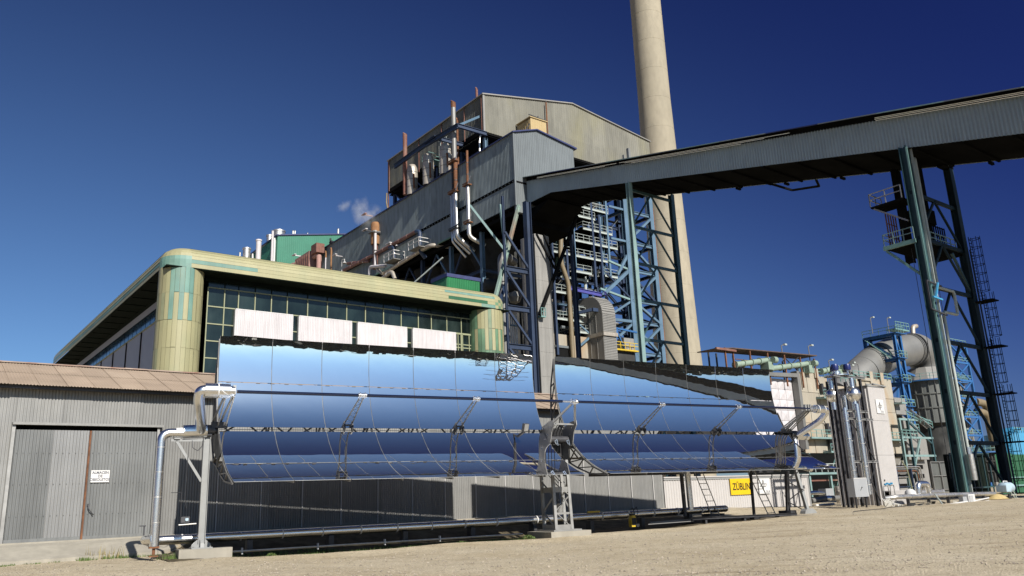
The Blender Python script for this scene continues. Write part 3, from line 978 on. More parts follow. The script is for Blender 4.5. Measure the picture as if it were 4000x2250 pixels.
put('cable', MB().bend([(-.9, -.02, 4.15), (-.88, -.05, 3.9), (-.70, -.05, 3.78), (-.55, -.02, 3.95), (-.52, -.02, 4.2)], .014, 6)
    .bend([(-1.0, 0, 4.1), (-1.02, 0, 2.1), (-.95, 0, 1.8)], .008, 5)
    .bend([(-1.5, 0, 2.35), (-1.15, 0, 2.35), (-1.12, 0, 1.55)], .012, 5), 'darksteel', post)
vb = put('valve_box', MB().box(-1.12, -.84, -.1, .05, 1.32, 1.52), 'darksteel', post)
put('gauge', MB().tube([(-.94, -.14, 1.42), (-.94, -.08, 1.42)], .05, 12).box(-.98, -.88, -.12, -.09, 1.38, 1.47), 'paletank', vb)
put('conduit', MB().tube([(-1.18, -.02, 1.25), (-.6, -.02, 1.27)], .022, 8), 'plastic', vb)
cb = thing('footing_block', 'low concrete block under the left trough post', 'concrete block', C, (-.35, .1, 0))
put('block', MB().box(-1.15, .62, -.28, .52, -.15, .42), 'concrete', cb)

# right end frame
rp = thing('end_trestle', 'pale grey braced steel frame carrying the right end of the trough', 'frame', C, (29.9, .1, .3))
put('column', MB().beam((29.95, -.35, .42), (29.95, .12, 2.55), .18, .16).beam((29.95, .12, 2.5), (29.95, .15, 4.3), .16), 'steelpaint', rp)
put('column', MB().beam((29.45, .62, .35), (29.45, .35, 2.6), .12).beam((29.62, .62, .35), (29.62, .35, 2.6), .07), 'darksteel', rp)
br_ = MB()
for z0, z1 in ((.45, 1.0), (1.0, 1.55), (1.55, 2.1), (2.1, 2.55)):
    a = (29.92, -.3, z0) if z0 in (.45, 1.55) else (29.45, .55, z0)
    b = (29.45, .5, z1) if z0 in (.45, 1.55) else (29.92, -.1, z1)
    br_.beam(a, b, .05)
put('brace', br_, 'darksteel', rp)
put('foot_plate', MB().prism([(29.55, -.5, .36), (30.45, -.5, .36), (30.38, -.5, .50), (30.15, -.5, .62), (29.75, -.5, .62), (29.6, -.5, .50)], (0, .35, 0)), 'steelpaint', rp)
put('foot_plate', MB().box(29.1, 29.8, .3, .9, .28, .55), 'darksteel', rp)
put('plinth', MB().box(28.7, 30.6, -.8, 1.0, .1, .27), 'concrete', rp)
put('bearing', MB().tube([(29.75, .06, 4.53), (30.25, .06, 4.53)], .2, 16).box(29.8, 30.1, -.1, .25, 4.28, 4.38), 'darksteel', rp)

# ---------------------------------------------------------------- centre pylon
py = thing('centre_pylon', 'galvanised lattice pylon with drive plates between the two trough halves', 'pylon', C, (14.0, -.6, .35))
legs = [(13.50, -1.35), (14.30, -1.35), (13.55, -.35), (14.62, -.35)]
ztop = 3.25
for a, b in legs:
    put('leg', MB().beam((a, b, .36), (a + .05 if a > 14 else a + .1, b + .25, ztop), .13, .10), 'steelzinc', py)
def lerp_leg(i, z):
    a, b = legs[i]; k = (z - .36) / (ztop - .36); return Vector((a + (.05 if a > 14 else .1) * k, b + .25 * k, z))
for (i, j) in ((0, 1), (2, 0), (1, 3)):
    bb = MB()
    for k, (z0, z1) in enumerate(((.42, 1.1), (1.1, 1.75), (1.75, 2.35))):
        p = lerp_leg(i if k % 2 else j, z0); q = lerp_leg(j if k % 2 else i, z1)
        bb.beam(p, q, .07, .03)
    put('brace', bb, 'steelzinc', py)
put('cross_beam', MB().beam(lerp_leg(0, 2.0), lerp_leg(1, 2.0), .06, .22).beam(lerp_leg(0, .46), lerp_leg(1, .46), .06, .2).beam(lerp_leg(2, .46), lerp_leg(0, .46), .06, .2)
    .beam(lerp_leg(2, 2.0), lerp_leg(0, 2.0), .06, .22).beam(lerp_leg(0, 1.02), lerp_leg(1, 1.02), .05, .08), 'steelzinc', py)
put('base_plate', MB().box(13.3, 14.7, -1.5, -.1, .30, .36), 'steelzinc', py)
bk = put('hydraulic_bucket', MB().lathe((13.98, -.95, 1.06), [(0, 0), (.15, 0), (.19, .36), (.17, .36), (.13, .04)], 14), 'steelzinc', py)
put('fittings', MB().tube([(13.9, -.95, 1.2), (13.9, -.95, 1.62)], .03, 8).tube([(13.75, -.9, 1.55), (13.98, -.9, 1.55)], .025, 8), 'darksteel', bk)
plates = [(-.83, 5.01), (-.39, 4.97), (.22, 4.77), (.46, 4.17), (.52, 3.51), (.92, 2.65), (.06, 2.58), (-.01, 3.3), (-.14, 3.8), (-.48, 4.05), (-.61, 4.5), (-.86, 4.8)]
for u in (13.985, 15.17):
    q = put('drive_plate', MB().prism([(u, v, z) for v, z in plates], (.035, 0, 0)), 'steelzinc', py)
    bo = MB()
    for (v, z) in ((-.2, 4.85), (.05, 4.7), (.2, 4.3), (.3, 3.9), (.35, 3.5), (.5, 3.0), (-.5, 4.7), (-.3, 4.4), (0, 4.2), (.15, 3.1), (.6, 2.75)):
        bo.tube([(u - .03, v, z), (u + .06, v, z)], .028, 6)
    put('bolts', bo, 'alu', q)
put('drive_web', MB().prism([(14.02, .30, 4.75), (14.02, .42, 4.2), (14.02, .42, 3.5), (14.02, .7, 2.68), (14.02, .74, 2.68), (14.02, .46, 3.5), (14.02, .46, 4.2), (14.02, .34, 4.75)], (1.15, 0, 0)), 'darksteel', py)
put('bearing_tube', MB().tube([(14.1, -.15, 4.2), (15.1, -.15, 4.2)], .16, 16), 'darksteel', py)
hs = MB()
for k in range(4):
    u = 14.25 + k * .16
    hs.bend([(u, -.55, 4.88), (u - .03, -.2, 4.55), (u, .0, 4.2), (u, .15, 3.6), (u, .3, 2.7), (u, -.3, 2.3)], .018, 6)
put('hydraulic_hose', hs, 'black', py)
put('tie_bar', MB().beam((14.0, -.66, 4.84), (15.2, -.66, 4.84), .07).beam((14.05, -.3, 3.72), (14.05, -.55, 3.0), .05), 'steelzinc', py)
yk = MB()
for k in (0, 1):
    u = 14.22 + k * .62
    yk.beam((u, -.62, 3.95), (u - .1, -.62, 4.1), .04).beam((u - .1, -.62, 4.1), (u + .02, -.62, 4.16), .04).beam((u + .02, -.62, 4.16), (u + .06, -.62, 3.9), .04)
put('guide_bracket', yk, 'alu', py)
put('receiver_support', MB().beam((13.95, -.86, 4.9), (14.5, FV + .02, FZ - .06), .11, .07).beam((15.17, -.75, 4.9), (14.62, FV + .02, FZ - .06), .10, .07)
    .beam((14.45, FV, FZ - .08), (14.68, FV, FZ - .08), .08), 'steelzinc', py)
put('tube_coupling', MB().tube([(13.95, FV, FZ), (14.8, FV, FZ)], .05, 12).lathe((14.42, FV, FZ), [(.05, 0), (.13, .01), (.13, .05), (.09, .06), (.09, .12), (.05, .13)], 14, axis='u')
    .lathe((14.62, FV, FZ), [(.05, 0), (.11, .01), (.13, .06), (.11, .13), (.05, .14)], 14, axis='u'), 'alu', py)
cb = thing('footing_block', 'pale concrete footing under the centre pylon', 'concrete block', C, (14.1, -.8, 0))
put('block', MB().box(13.0, 15.0, -1.75, .2, -.15, .30), 'concrete', cb)
# sun sensors hanging before the mirror left of the pylon
for k, (u, v, z, lb) in enumerate(((12.3, -.75, 4.42, 'small dark sensor box on an arm just left of the centre pylon'),)):
    s = thing('sun_sensor', lb, 'sensor', C, (u, v, z))
    put('housing', MB().prism([(u, -1.02, z + .02), (u, -1.14, z + .36), (u, -.98, z + .40), (u, -.86, z + .06)], (.24, 0, 0)), 'darksteel', s)
    put('arm', MB().beam((u + .12, -.9, z + .05), (u + .05, -.42, z - .12), .09).beam((u + .05, -.42, z - .12), (u + .05, .02, z + .05), .05), 'darksteel', s)
    put('panel', MB().prism([(u + .02, -1.045, z + .06), (u + .02, -1.15, z + .34), (u + .02, -1.142, z + .345), (u + .02, -1.035, z + .065)], (.2, 0, 0)), 'steelzinc', s)
# ================================================================ insulated piping around the trough
def collar(mb, p, q, r, n=18):
    mb.tube([p, q], r, n); return mb
pp = thing('insulated_pipe', 'bright insulated pipe crank joining the left tube end to the swivel joint', 'pipe', C, (-.7, -1.0, 4.5))
mb = MB().bend([(.15, FV, FZ + .01), (-.98, FV, FZ + .01), (-.98, -1.45, 5.45), (-.62, -.05, 4.52), (-.62, .06, 4.42)], .185, 20, .34, 8)
put('pipe_jacket', mb, 'alu', pp)
put('sleeve', MB().tube([(.0, FV, FZ + .01), (-.84, FV, FZ + .01)], .255, 22), 'alu', pp)
put('strap', MB().tube([(-.38, FV, FZ + .01), (-.42, FV, FZ + .01)], .265, 20).beam((-.4, FV - .1, FZ + .2), (-.3, FV, FZ + .28), .03).bend([(-.42, FV - .22, FZ + .12), (-.2, FV - .26, FZ - .1), (.05, FV - .1, FZ - .2)], .018, 6), 'signwhite', pp)
pp = thing('insulated_pipe', 'tall bright insulated riser pipe left of the left post', 'pipe', C, (-1.9, 0, .6))
put('pipe_jacket', MB().bend([(-1.92, .03, .58), (-1.92, .03, 4.42), (-1.2, .03, 4.42)], .155, 20, .38, 8), 'alu', pp)
for z in (1.35, 2.2, 3.05, 3.9): put('band', MB().tube([(-1.92, .03, z), (-1.92, .03, z + .03)], .160, 20), 'alud', pp)
put('foot', MB().tube([(-1.92, .03, .30), (-1.92, .03, .58)], .05, 8).box(-2.08, -1.76, -.1, .16, .52, .58).box(-2.06, -1.78, -.08, .14, .24, .28), 'rust', pp)
put('valve_wheel', MB().beam((-2.25, .2, .95), (-2.25, .2, 1.25), .05).box(-2.4, -2.2, .15, .25, 1.25, 1.29), 'darksteel', pp)
pp = thing('swivel_pipe', 'fat bright insulated swivel pipe on the left post bracket', 'pipe', C, (-.9, .05, 4.4))
put('pipe_jacket', MB().tube([(-1.22, .05, 4.46), (-.42, .05, 4.5)], .235, 22), 'alu', pp)
put('end_collar', MB().tube([(-1.45, .05, 4.43), (-1.2, .05, 4.45)], .17, 18).tube([(-.42, .05, 4.5), (-.2, .05, 4.52)], .13, 16), 'signwhite', pp)
# right end crank
pp = thing('insulated_pipe', 'bright insulated pipe crank joining the right tube end to the swivel joint', 'pipe', C, (30.2, -1.0, 4.5))
put('pipe_jacket', MB().bend([(29.95, FV, FZ), (30.95, FV, FZ - .02), (30.9, -1.2, 5.2), (30.2, -.05, 4.45)], .17, 18, .28, 7), 'alu', pp)
put('sleeve', MB().tube([(29.95, FV, FZ), (30.55, FV, FZ)], .215, 20), 'alu', pp)
put('end_collar', MB().tube([(29.62, FV, FZ), (29.98, FV, FZ)], .10, 16).lathe((29.7, FV, FZ), [(.1, 0), (.17, .01), (.17, .05), (.1, .06), (.1, .12), (.17, .13), (.17, .17), (.1, .18)], 16, axis='u'), 'alu', pp)
put('strap', MB().tube([(30.1, FV, FZ), (30.15, FV, FZ)], .225, 20).tube([(30.6, FV, FZ), (30.65, FV, FZ)], .19, 20), 'signwhite', pp)
pp = thing('swivel_pipe', 'bright insulated swivel and drop pipe at the right trough end', 'pipe', C, (30.2, .05, 4.4))
put('pipe_jacket', MB().tube([(30.2, .05, 4.45), (31.1, .05, 4.42)], .2, 20).bend([(30.05, .05, 4.3), (29.98, -.1, 3.4), (30.05, -.15, 2.75), (30.9, -.1, 2.66)], .14, 16, .3), 'alu', pp)
put('strap', MB().tube([(30.85, .05, 4.42), (30.9, .05, 4.42)], .21, 20), 'signwhite', pp)
pp = thing('ground_pipe', 'long insulated pipe lying behind the posts under the trough', 'pipe', C, (12, 1.2, .7))
put('pipe_jacket', MB().bend([(-1.95, -.02, .84), (-2.2, .35, .80), (-1.9, 1.15, .74), (12, 1.2, .73), (25.6, 1.2, .80)], .165, 18, .35, 6).lathe((25.6, 1.2, .80), [(.165, 0), (.14, .06), (.08, .1), (0, .12)], 18, axis='u'), 'alu', pp)
k = -.9
while k < 25:
    put('band', MB().tube([(k, 1.18, .74 + max(0, k - 12) * .0046), (k + .05, 1.18, .74 + max(0, k - 12) * .0046)], .180, 18), 'signwhite', pp); k += 1.55 + (.5 if int(k) % 3 == 0 else 0)
sd = MB()
for k in (1.5, 4.6, 7.7, 10.8, 13.9, 17, 20, 23, 25.2):
    put('saddle', MB().box(k - .1, k + .1, 1.0, 1.4, .1, .58), 'darksteel', pp)
pp = thing('small_pipe', 'thin dark pipe low on the ground before the shed', 'pipe', C, (8, .6, .3))
put('pipe_run', MB().tube([(.2, .55, .22), (13, .6, .2)], .04, 8), 'alud', pp)
cl = MB()
for k in (1.1, 3.9, 6.6, 9.0): cl.box(k, k + .05, .5, .62, .12, .34)
put('clip', cl, 'signwhite', pp)
# riser pipes, posts, ladders right of centre
pp = thing('riser_pipe', 'bright vertical pipe rising from the end of the ground pipe', 'pipe', C, (22.8, .9, .8))
put('pipe_jacket', MB().tube([(22.98, .9, .85), (22.95, .9, 3.3)], .15, 16), 'alu', pp)
put('companion_pipe', MB().tube([(22.62, .95, .55), (22.6, .95, 3.3)], .10, 14), 'darksteel', pp)
put('foot', MB().box(22.4, 23.2, .7, 1.1, .22, .34).box(22.75, 22.95, .8, 1.0, .3, .65), 'darksteel', pp)
pp = thing('drain_stub', 'short dark pipe stub and stand under the end of the ground pipe', 'stand', C, (24.2, .8, .3))
put('stand', MB().box(24.0, 24.6, .7, 1.3, .18, .60), 'darksteel', pp)
def lad(label, a, b, side):
    t = thing('ladder', label, 'ladder', C, a, 'aluminium ladders leaning on the trough')
    a = Vector(a); b = Vector(b); s = Vector(side).normalized() * .24
    put('stile', MB().beam(a - s, b - s, .09, .04), 'steelzinc', t)
    put('stile', MB().beam(a + s, b + s, .09, .04), 'steelzinc', t)
    n = 9
    for i in range(n):
        p = a.lerp(b, (i + .6) / n)
        put('rung', MB().beam(p - s, p + s, .035), 'steelzinc', t)
    return t
lad('aluminium ladder right of the riser pipe, left of the yellow sign', (24.62, .9, .45), (24.1, 1.5, 3.1), (1, -.15, 0))
lad('aluminium ladder crossing the white sign on the container', (28.75, 1.0, .27), (27.9, 1.6, 3.1), (1, -.15, 0))
pp = thing('prop_post', 'thin black post between the yellow sign and the white sign', 'post', C, (26.4, 0, .3))
put('post', MB().beam((26.36, 0, .3), (26.46, 0, 3.1), .11).box(26.2, 26.55, -.15, .15, .24, .32), 'black', pp)
pp = thing('steel_channel', 'long dark steel channel lying on the ground before the container', 'beam', C, (27, -.1, .35))
put('channel', MB().ibeam((22.3, .15, .44), (29.2, -.25, .37), .16, .12), 'darksteel', pp)
ft = MB()
for k in (23, 25.6, 28): ft.box(k, k + .12, -.05, .15, .1, .34)
put('foot', ft, 'darksteel', pp)
pp = thing('walkway_gutter', 'dark steel rail running under the lower mirror edge by the container', 'rail', C, (25, 2.4, 2.6))
put('rail', MB().box(18, 30.6, 2.3, 2.5, 2.62, 2.78), 'darksteel', pp)
# offcuts lying beside the trough
for k, (u, v, l, a, lb) in enumerate(((19.6, .15, 3.0, .03, 'pale sheet metal offcut lying left of the steel channel, nearest the yard'), (20.0, .5, 2.8, -.02, 'pale pipe offcut lying between the sheet and the ground pipe'))):
    t = thing('metal_offcut', lb, 'scrap metal', C, (u, v, .2))
    if k == 0:
        put('sheet', MB().prism([(u, v, .28), (u + .2, v + .25, .29), (u + l, v + .35, .32), (u + l - .1, v + .05, .30)], (0, 0, .03)), 'galv', t)
    else: put('tube', MB().tube([(u, v, .34), (u + l, v + .1, .36)], .05, 8), 'galv', t)
# pressure washer
t = thing('pressure_washer', 'small yellow and black pressure washer standing in the shade right of the pylon', 'pressure washer', C, (18.9, .35, .2))
put('body', MB().prism([(18.72, .25, .22), (19.02, .25, .22), (19.0, .25, .60), (18.93, .25, .74), (18.78, .25, .74), (18.70, .25, .5)], (0, .22, 0)), 'yellow', t)
put('motor_cover', MB().box(18.74, 18.98, .23, .25, .30, .62), 'black', t)
put('wheel', MB().tube([(19.03, .2, .30), (19.03, .25, .30)], .10, 14), 'black', t)
put('wheel', MB().tube([(19.03, .47, .30), (19.03, .52, .30)], .10, 14), 'black', t)
put('handle', MB().bend([(18.76, .32, .72), (18.8, .32, 1.05), (18.9, .32, 1.08), (18.98, .32, .76)], .02, 6).box(18.74, 18.98, .28, .40, .74, .82), 'black', t)
put('hose', MB().bend([(18.85, .3, .9), (19.1, .3, 1.12), (19.16, .3, .85), (19.0, .3, .6)], .015, 6), 'black', t)
t = thing('yellow_level', 'short yellow bar lying on top of the ground pipe', 'bar', C, (17.1, 1.2, .95))
put('bar', MB().beam((16.9, 1.2, .97), (17.6, 1.2, .97), .09, .07), 'yellow', t)

# ================================================================ container cabin with company signs
cab = thing('container_cabin', 'long low white ribbed container with a yellow sign', 'container', W, (38, 1, .5))
def cz(u): return .72 - (u - 30) * .0228
for i in range(8):
    a = 30.1 + i * 2.02; b = a + 2.0
    put('wall_sheet', MB().corr('u', a, b, lambda q: cz(q), 2.60, 0, .25, .035, 'trap'), 'cabin', cab)
put('side_wall', MB().corr('v', 0.02, 2.45, .35, 2.60, 46.28, .25, .035, 'trap'), 'cabin', cab)
put('frame_rail', MB().box(30.05, 46.3, -.07, -.04, 2.52, 2.66).box(46.18, 46.32, -.06, .06, .34, 2.62), 'steelpaint', cab)
put('roof', MB().box(30.02, 46.35, -.12, 2.5, 2.66, 2.74), 'cabin', cab)
put('rear_wall', MB().box(30.05, 46.28, 2.44, 2.5, .4, 2.6), 'cabin', cab)
put('footing', MB().box(30.05, 46.28, .05, 2.4, .15, .50), 'dark', cab)
sg = thing('company_sign', 'yellow company sign with bold black name on the container', 'sign', W, (37.95, -.09, 1.97))
put('sign_plate', MB().box(36.74, 39.15, -.12, -.075, 1.42, 2.52), 'signyellow', sg)
letters('lettering', 'ZÜBLIN', .66, 'ink', sg, (37.95, -.125, 1.95), (rad(90), 0, 0), .003, .012, .88)
def aero_logo(parent, cu, v, cz_, s, mt='ink'):
    """four-armed lattice star made of two crossed rhombi"""
    mb = MB(); w = .05 * s
    def P(x, y): return (cu + x * s, v, cz_ + y * s)
    top = P(.06, .60); bot = P(-.10, -.60)
    L1 = P(-.20, .02); R1 = P(.22, .02)
    segs = [(P(.04, .62), P(-.24, -.10)), (P(.04, .62), P(.20, .10)), (P(-.06, -.62), P(-.22, -.10)), (P(-.06, -.62), P(.24, .12)),
            (P(-.62, -.16), P(.48, -.16)), (P(-.62, -.16), P(-.36, .14)), (P(.62, .14), P(-.36, .14)), (P(.62, .14), P(.48, -.16)), (P(.03, .60), P(-.06, -.60))]
    for a, b in segs: mb.beam(a, b, w, .006, up=(0, 0, 1)) if False else mb.beam(a, b, .006, w) if abs(a[2] - b[2]) < .02 else mb.sweep(a, b, [(-w / 2, -.003), (w / 2, -.003), (w / 2, .003), (-w / 2, .003)], up=(0, 1, 0))
    put('emblem', mb, mt, parent)
sg = thing('emblem_sign', 'white square sign with black star emblem on the container behind a ladder', 'sign', W, (40.6, -.09, 1.9))
put('sign_plate', MB().box(39.95, 41.25, -.12, -.075, 1.42, 2.50), 'signwhite', sg)
aero_logo(sg, 40.45, -.128, 2.02, .62)
letters('lettering', 'DLR', .26, 'inkgrey', sg, (40.95, -.128, 1.54), (rad(90), 0, 0), .002, 0, 1)
# ================================================================ turbine hall
HV = 30.0; HU0, HU1 = 5.9, 41.2; HVE = 84.0; HT = 23.0; HB = 21.45
hall = thing('turbine_hall', 'cream and green turbine hall with rounded corners and a wide glazed front', 'building', W, (24, 45, .8))
# glazed front, recessed 2 m
us = [9.95, 11.38, 12.60, 14.08, 15.57, 17.06, 19.03, 20.99, 22.97, 24.95, 26.92, 28.90, 30.88, 32.42, 34.3, 36.1, 37.9]
zs = [.9, 3.5, 5.3, 6.8, 8.3, 9.8, 11.3, 12.8, 14.3, 15.78, 17.27, 18.79, 20.45, 22.6]
GV = 32.0
for i in range(len(us) - 1):
    for j in range(7, len(zs) - 1):
        put('window_pane', MB().box(us[i] + .05, us[i + 1] - .05, GV + .02, GV + .05, zs[j] + .05, zs[j + 1] - .05), 'glass', hall)
put('lower_glazing', MB().box(us[0], us[-1], GV + .02, GV + .05, .9, zs[7] - .05), 'glass', hall)
for i, u in enumerate(us):
    put('mullion', MB().box(u - .045, u + .045, GV - .06, GV + .06, 11.0, zs[-2]), 'olive', hall)
    put('mullion', MB().box(u - .04, u + .04, GV - .02, GV + .04, zs[-2], 22.6), 'soffit', hall)  # top length coloured near-black to hold the shade below the eave
for z in zs[7:-1]:
    put('transom', MB().box(us[0], us[-1], GV - .045, GV + .055, z - .05, z + .05), 'olive', hall)
# interior bracing faintly seen through the glass is left to the panes; four white sheeted screens
for k, (a, b) in enumerate(((12.3, 17.45), (18.1, 23.3), (24.0, 29.3), (30.05, 35.1))):
    s = put('white_screen', MB().corr('u', a, b, 16.35, 18.66, GV - .45, .16, .03, 'trap'), 'whitesheet', hall)
    put('screen_frame', MB().box(a - .03, b + .03, GV - .47, GV - .1, 18.66, 18.74).box(a - .06, a, GV - .44, GV - .06, 16.35, 18.66).box(b, b + .06, GV - .44, GV - .06, 16.35, 18.66), 'white', s)
# opening lights beside the last screen
fr_ = MB()
for a, b in ((35.25, 36.0), (36.2, 37.85)):
    for z in (16.5, 17.6, 18.7): fr_.box(a, b, GV - .1, GV - .05, z - .05, z + .05)
    for q in (a, (a + b) / 2, b): fr_.box(q - .045, q + .045, GV - .1, GV - .05, 16.5, 18.7)
put('casement', fr_, 'olive', hall)
# fascia: rounded eave made of long strips; front and corners
def eave_prof():
    # (outward offset from the face, z): rises up and back
    return [(0.0, 21.42), (0.0, 21.78), (0.0, 22.12), (-.04, 22.44), (-.14, 22.72), (-.34, 22.98), (-.70, 23.22), (-1.3, 23.40), (-2.2, 23.5)]
EP = eave_prof()
CR = 2.0                                       # corner radius of the roof plan
def strip(u0, u1, i, lift):
    (d0, z0), (d1, z1) = EP[i], EP[i + 1]
    lip = .010
    return MB().add([(u0, HV - d0 - lip - lift, z0 + .012), (u1, HV - d0 - lip - lift, z0 + .012), (u1, HV - d1 - lift, z1), (u0, HV - d1 - lift, z1),
                     (u0, HV - d0 + .02, z0 + .012), (u1, HV - d0 + .02, z0 + .012)], [(0, 1, 2, 3), (1, 0, 4, 5)])
for i in range(len(EP) - 1):
    u = HU0 + CR; k = 0
    while u < HU1 - CR - .01:
        L = [4.1, 5.6, 4.9, 5.2][(i + k) % 4]
        u1 = min(HU1 - CR, u + L)
        m = 'cream'
        if i == 1 and u < HU0 + CR + 2.5: m = 'teal'
        if i == 0 and u > 36: m = 'teal'
        if i == 1 and 31 < (u + u1) / 2 < 38: m = 'darkgreen'
        if i == 3 and (u + u1) / 2 > 34: m = 'teal'
        put('fascia_strip', strip(u, u1, i, .004 * (k % 2)), m, hall)
        u = u1; k += 1
# rounded corners (left and right), panels around
def corner(cu, cv, a0, a1, n, mats):
    for i in range(len(EP) - 1):
        for k in range(n):
            t0 = a0 + (a1 - a0) * k / n; t1 = a0 + (a1 - a0) * (k + 1) / n
            q = []
            for j in (i, i + 1):
                r = CR + EP[j][0]; r = max(r, .02)
                for t in (t0, t1): q.append((cu + r * math.cos(t), cv + r * math.sin(t), EP[j][1]))
            put('corner_panel', MB().add([q[0], q[1], q[3], q[2]], [(0, 1, 2, 3)]), mats(i, k), hall)
corner(HU0 + CR, HV + CR, math.pi, math.pi * 1.5, 7, lambda i, k: 'teal' if i in (1, 2, 0) else 'cream')
corner(HU1 - CR, HV + CR, math.pi * 1.5, math.pi * 2, 7, lambda i, k: 'creamgreen' if (i < 3 and (k + i) % 2) else 'cream')
# side fascia running back
for i in range(len(EP) - 1):
    (d0, z0), (d1, z1) = EP[i], EP[i + 1]
    v = HV + CR; k = 0
    while v < HVE - .1:
        v1 = min(HVE, v + 6.5)
        put('fascia_strip', MB().add([(HU0 - d0 - .02, v, z0 + .01), (HU0 - d1, v, z1), (HU0 - d1, v1, z1), (HU0 - d0 - .02, v1, z0 + .01)], [(0, 1, 2, 3)]), 'cream' if i != 1 else 'teal', hall)
        v = v1; k += 1
rf = MB().box(HU0 + 1.9, HU1 - 1.9, HV + 2.0, HVE, 23.3, 23.46)
put('roof', rf, 'greycasing', hall)
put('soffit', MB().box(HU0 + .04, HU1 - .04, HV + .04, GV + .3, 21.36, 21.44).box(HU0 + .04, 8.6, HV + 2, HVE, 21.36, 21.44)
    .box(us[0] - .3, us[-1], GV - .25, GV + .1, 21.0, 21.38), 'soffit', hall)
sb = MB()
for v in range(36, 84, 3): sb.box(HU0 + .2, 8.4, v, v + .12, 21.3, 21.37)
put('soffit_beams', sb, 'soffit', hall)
# cylindrical corner towers clad in tall panels
def tower(cu, cv, r, top, cells, name, matf, a_from, a_to):
    rows = [(12.0, 14.6), (14.6, 16.9), (16.9, 19.2), (19.2, top)]
    tw = put(name, MB().lathe((cu, cv, 0), [(r - .06, .9), (r - .06, top)], 28), 'cream', hall)
    for j, (z0, z1) in enumerate(rows):
        for k in range(cells):
            t0 = a_from + (a_to - a_from) * k / cells; t1 = a_from + (a_to - a_from) * (k + 1) / cells
            g = .006; zo = R.uniform(0, .05)
            rr = r + .012 * ((k + j) % 2)
            q = []
            for t in (t0 + g, (t0 + t1) / 2, t1 - g):
                q += [(cu + rr * math.cos(t), cv + rr * math.sin(t), z0 + .01 + zo), (cu + rr * math.cos(t), cv + rr * math.sin(t), z1 + zo - .01)]
            put('cladding_panel', MB().add(q, [(0, 2, 3, 1), (2, 4, 5, 3)], True), matf(j, k), tw, sharp=60)
LT = {(3, 7), (3, 8), (3, 9), (3, 10), (3, 11)}
def left_m(j, k):
    if (j, k) in LT or (j, k) in {(2, 7), (2, 9), (2, 11)}: return 'teal'
    if (j, k) in {(2, 3), (2, 5), (0, 4)}: return 'olive'
    return 'cream'
tower(7.63, 31.75, 1.77, 21.42, 18, 'corner_tower', left_m, math.pi * .78, math.pi * 2.02)
RM = {(3, k) for k in (3, 4, 5, 7, 8, 9, 10, 11, 14)} | {(2, k) for k in (5, 7, 9, 11, 13)}
def right_m(j, k):
    return 'cream' if (j, k) in RM or R.random() < .12 else 'creamgreen'
tower(39.2, 31.95, 1.95, 21.3, 18, 'corner_tower', right_m, math.pi * .98, math.pi * 2.1)
# left side wall: panels below, ribbon window, dark upper wall
SU = 8.0
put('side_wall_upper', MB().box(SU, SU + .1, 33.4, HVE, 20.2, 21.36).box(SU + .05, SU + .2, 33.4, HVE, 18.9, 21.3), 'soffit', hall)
put('side_wall_upper', MB().box(SU - .02, SU + .05, 33.4, HVE, 20.25, 20.9), 'mauve', hall)
v = 34.2; k = 0
while v < HVE - 1:
    put('side_window', MB().box(SU - .03, SU + .05, v + .08, v + 1.62, 18.97, 20.15), 'glassblue', hall)
    v += 1.7; k += 1
v = 33.6
while v < HVE - 2:
    put('side_panel', MB().box(SU - .06, SU + .1, v + .12, min(HVE, v + 5.9), 1, 18.8), 'mauve', hall)
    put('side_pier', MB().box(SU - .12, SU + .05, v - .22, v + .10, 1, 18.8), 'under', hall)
    v += 6.0
put('side_sill', MB().box(SU - .15, SU, 33.4, HVE, 18.80, 18.92), 'olive', hall)
put('rear_core', MB().box(SU + .3, HU1 - 1.8, GV + 3.0, HVE - .2, .8, 23.2), 'dark', hall)
put('east_wall', MB().box(HU1 - 1.9, HU1 - 1.7, GV + 1.5, HVE, .8, 23.2), 'cream', hall)
# green penthouse and roof vents beyond the hall
gb = thing('green_penthouse', 'bright green sheet-metal building behind the hall roof, left of the dark bunker', 'building', W, (60, 140, 40))
GU, GVV = 55.08, 134.0
put('front_wall', MB().corr('u', GU, 84.0, 40, lambda a: 62.37 + (a - GU) * .188, GVV, .5, .05, 'trap'), 'green', gb)
for k in range(3):
    put('side_wall', MB().corr('v', GVV + .05 + k * 14, GVV + 14 + k * 14, 30, 62.2, GU, .5, .05, 'trap'), 'green', gb)
    put('downpipe', MB().tube([(GU - .3, GVV + 1 + k * 14, 30), (GU - .3, GVV + 1 + k * 14, 62.0)], .25, 8), 'signwhite', gb)
put('roof', MB().prism([(GU - .3, GVV - .3, 62.6), (84, GVV - .3, 68.0), (84, GVV - .3, 67.7), (GU - .3, GVV - .3, 62.3)], (0, 44, 0)), 'trimblue', gb)
put('gutter_box', MB().box(GU - 1.4, GU - .1, GVV + 20, GVV + 23, 57.6, 59.2), 'brightblue', gb)
put('balcony', MB().box(63.5, 68.5, GVV - 1.5, GVV, 59.2, 59.45).box(63.5, 68.5, GVV - 1.5, GVV - 1.4, 60.8, 60.95).box(63.5, 63.65, GVV - 1.5, GVV, 59.2, 60.9), 'tealsteel', gb)
def vent(label, u, v, z0, z1, r, cat='roof vent', m='alud', cut=False):
    t = thing('roof_vent' if r > .5 else 'vent_pipe', label, cat, W, (u, v, z0))
    put('stack', MB().tube([(u, v, z0), (u, v, z1)], r, 18 if r > .5 else 10), m, t)
    if r > .5: put('rim', MB().lathe((u, v, z1), [(r, -.3), (r + .12, -.25), (r + .12, .1), (r - .1, .1)], 18).lathe((u, v, (z0 + z1) / 2), [(r, 0), (r + .06, .1), (r, .2)], 18), m, t)
    else: put('mouth', MB().lathe((u, v, z1), [(r, 0), (r + .05, .05), (r, .1)], 10), m, t)
    return t
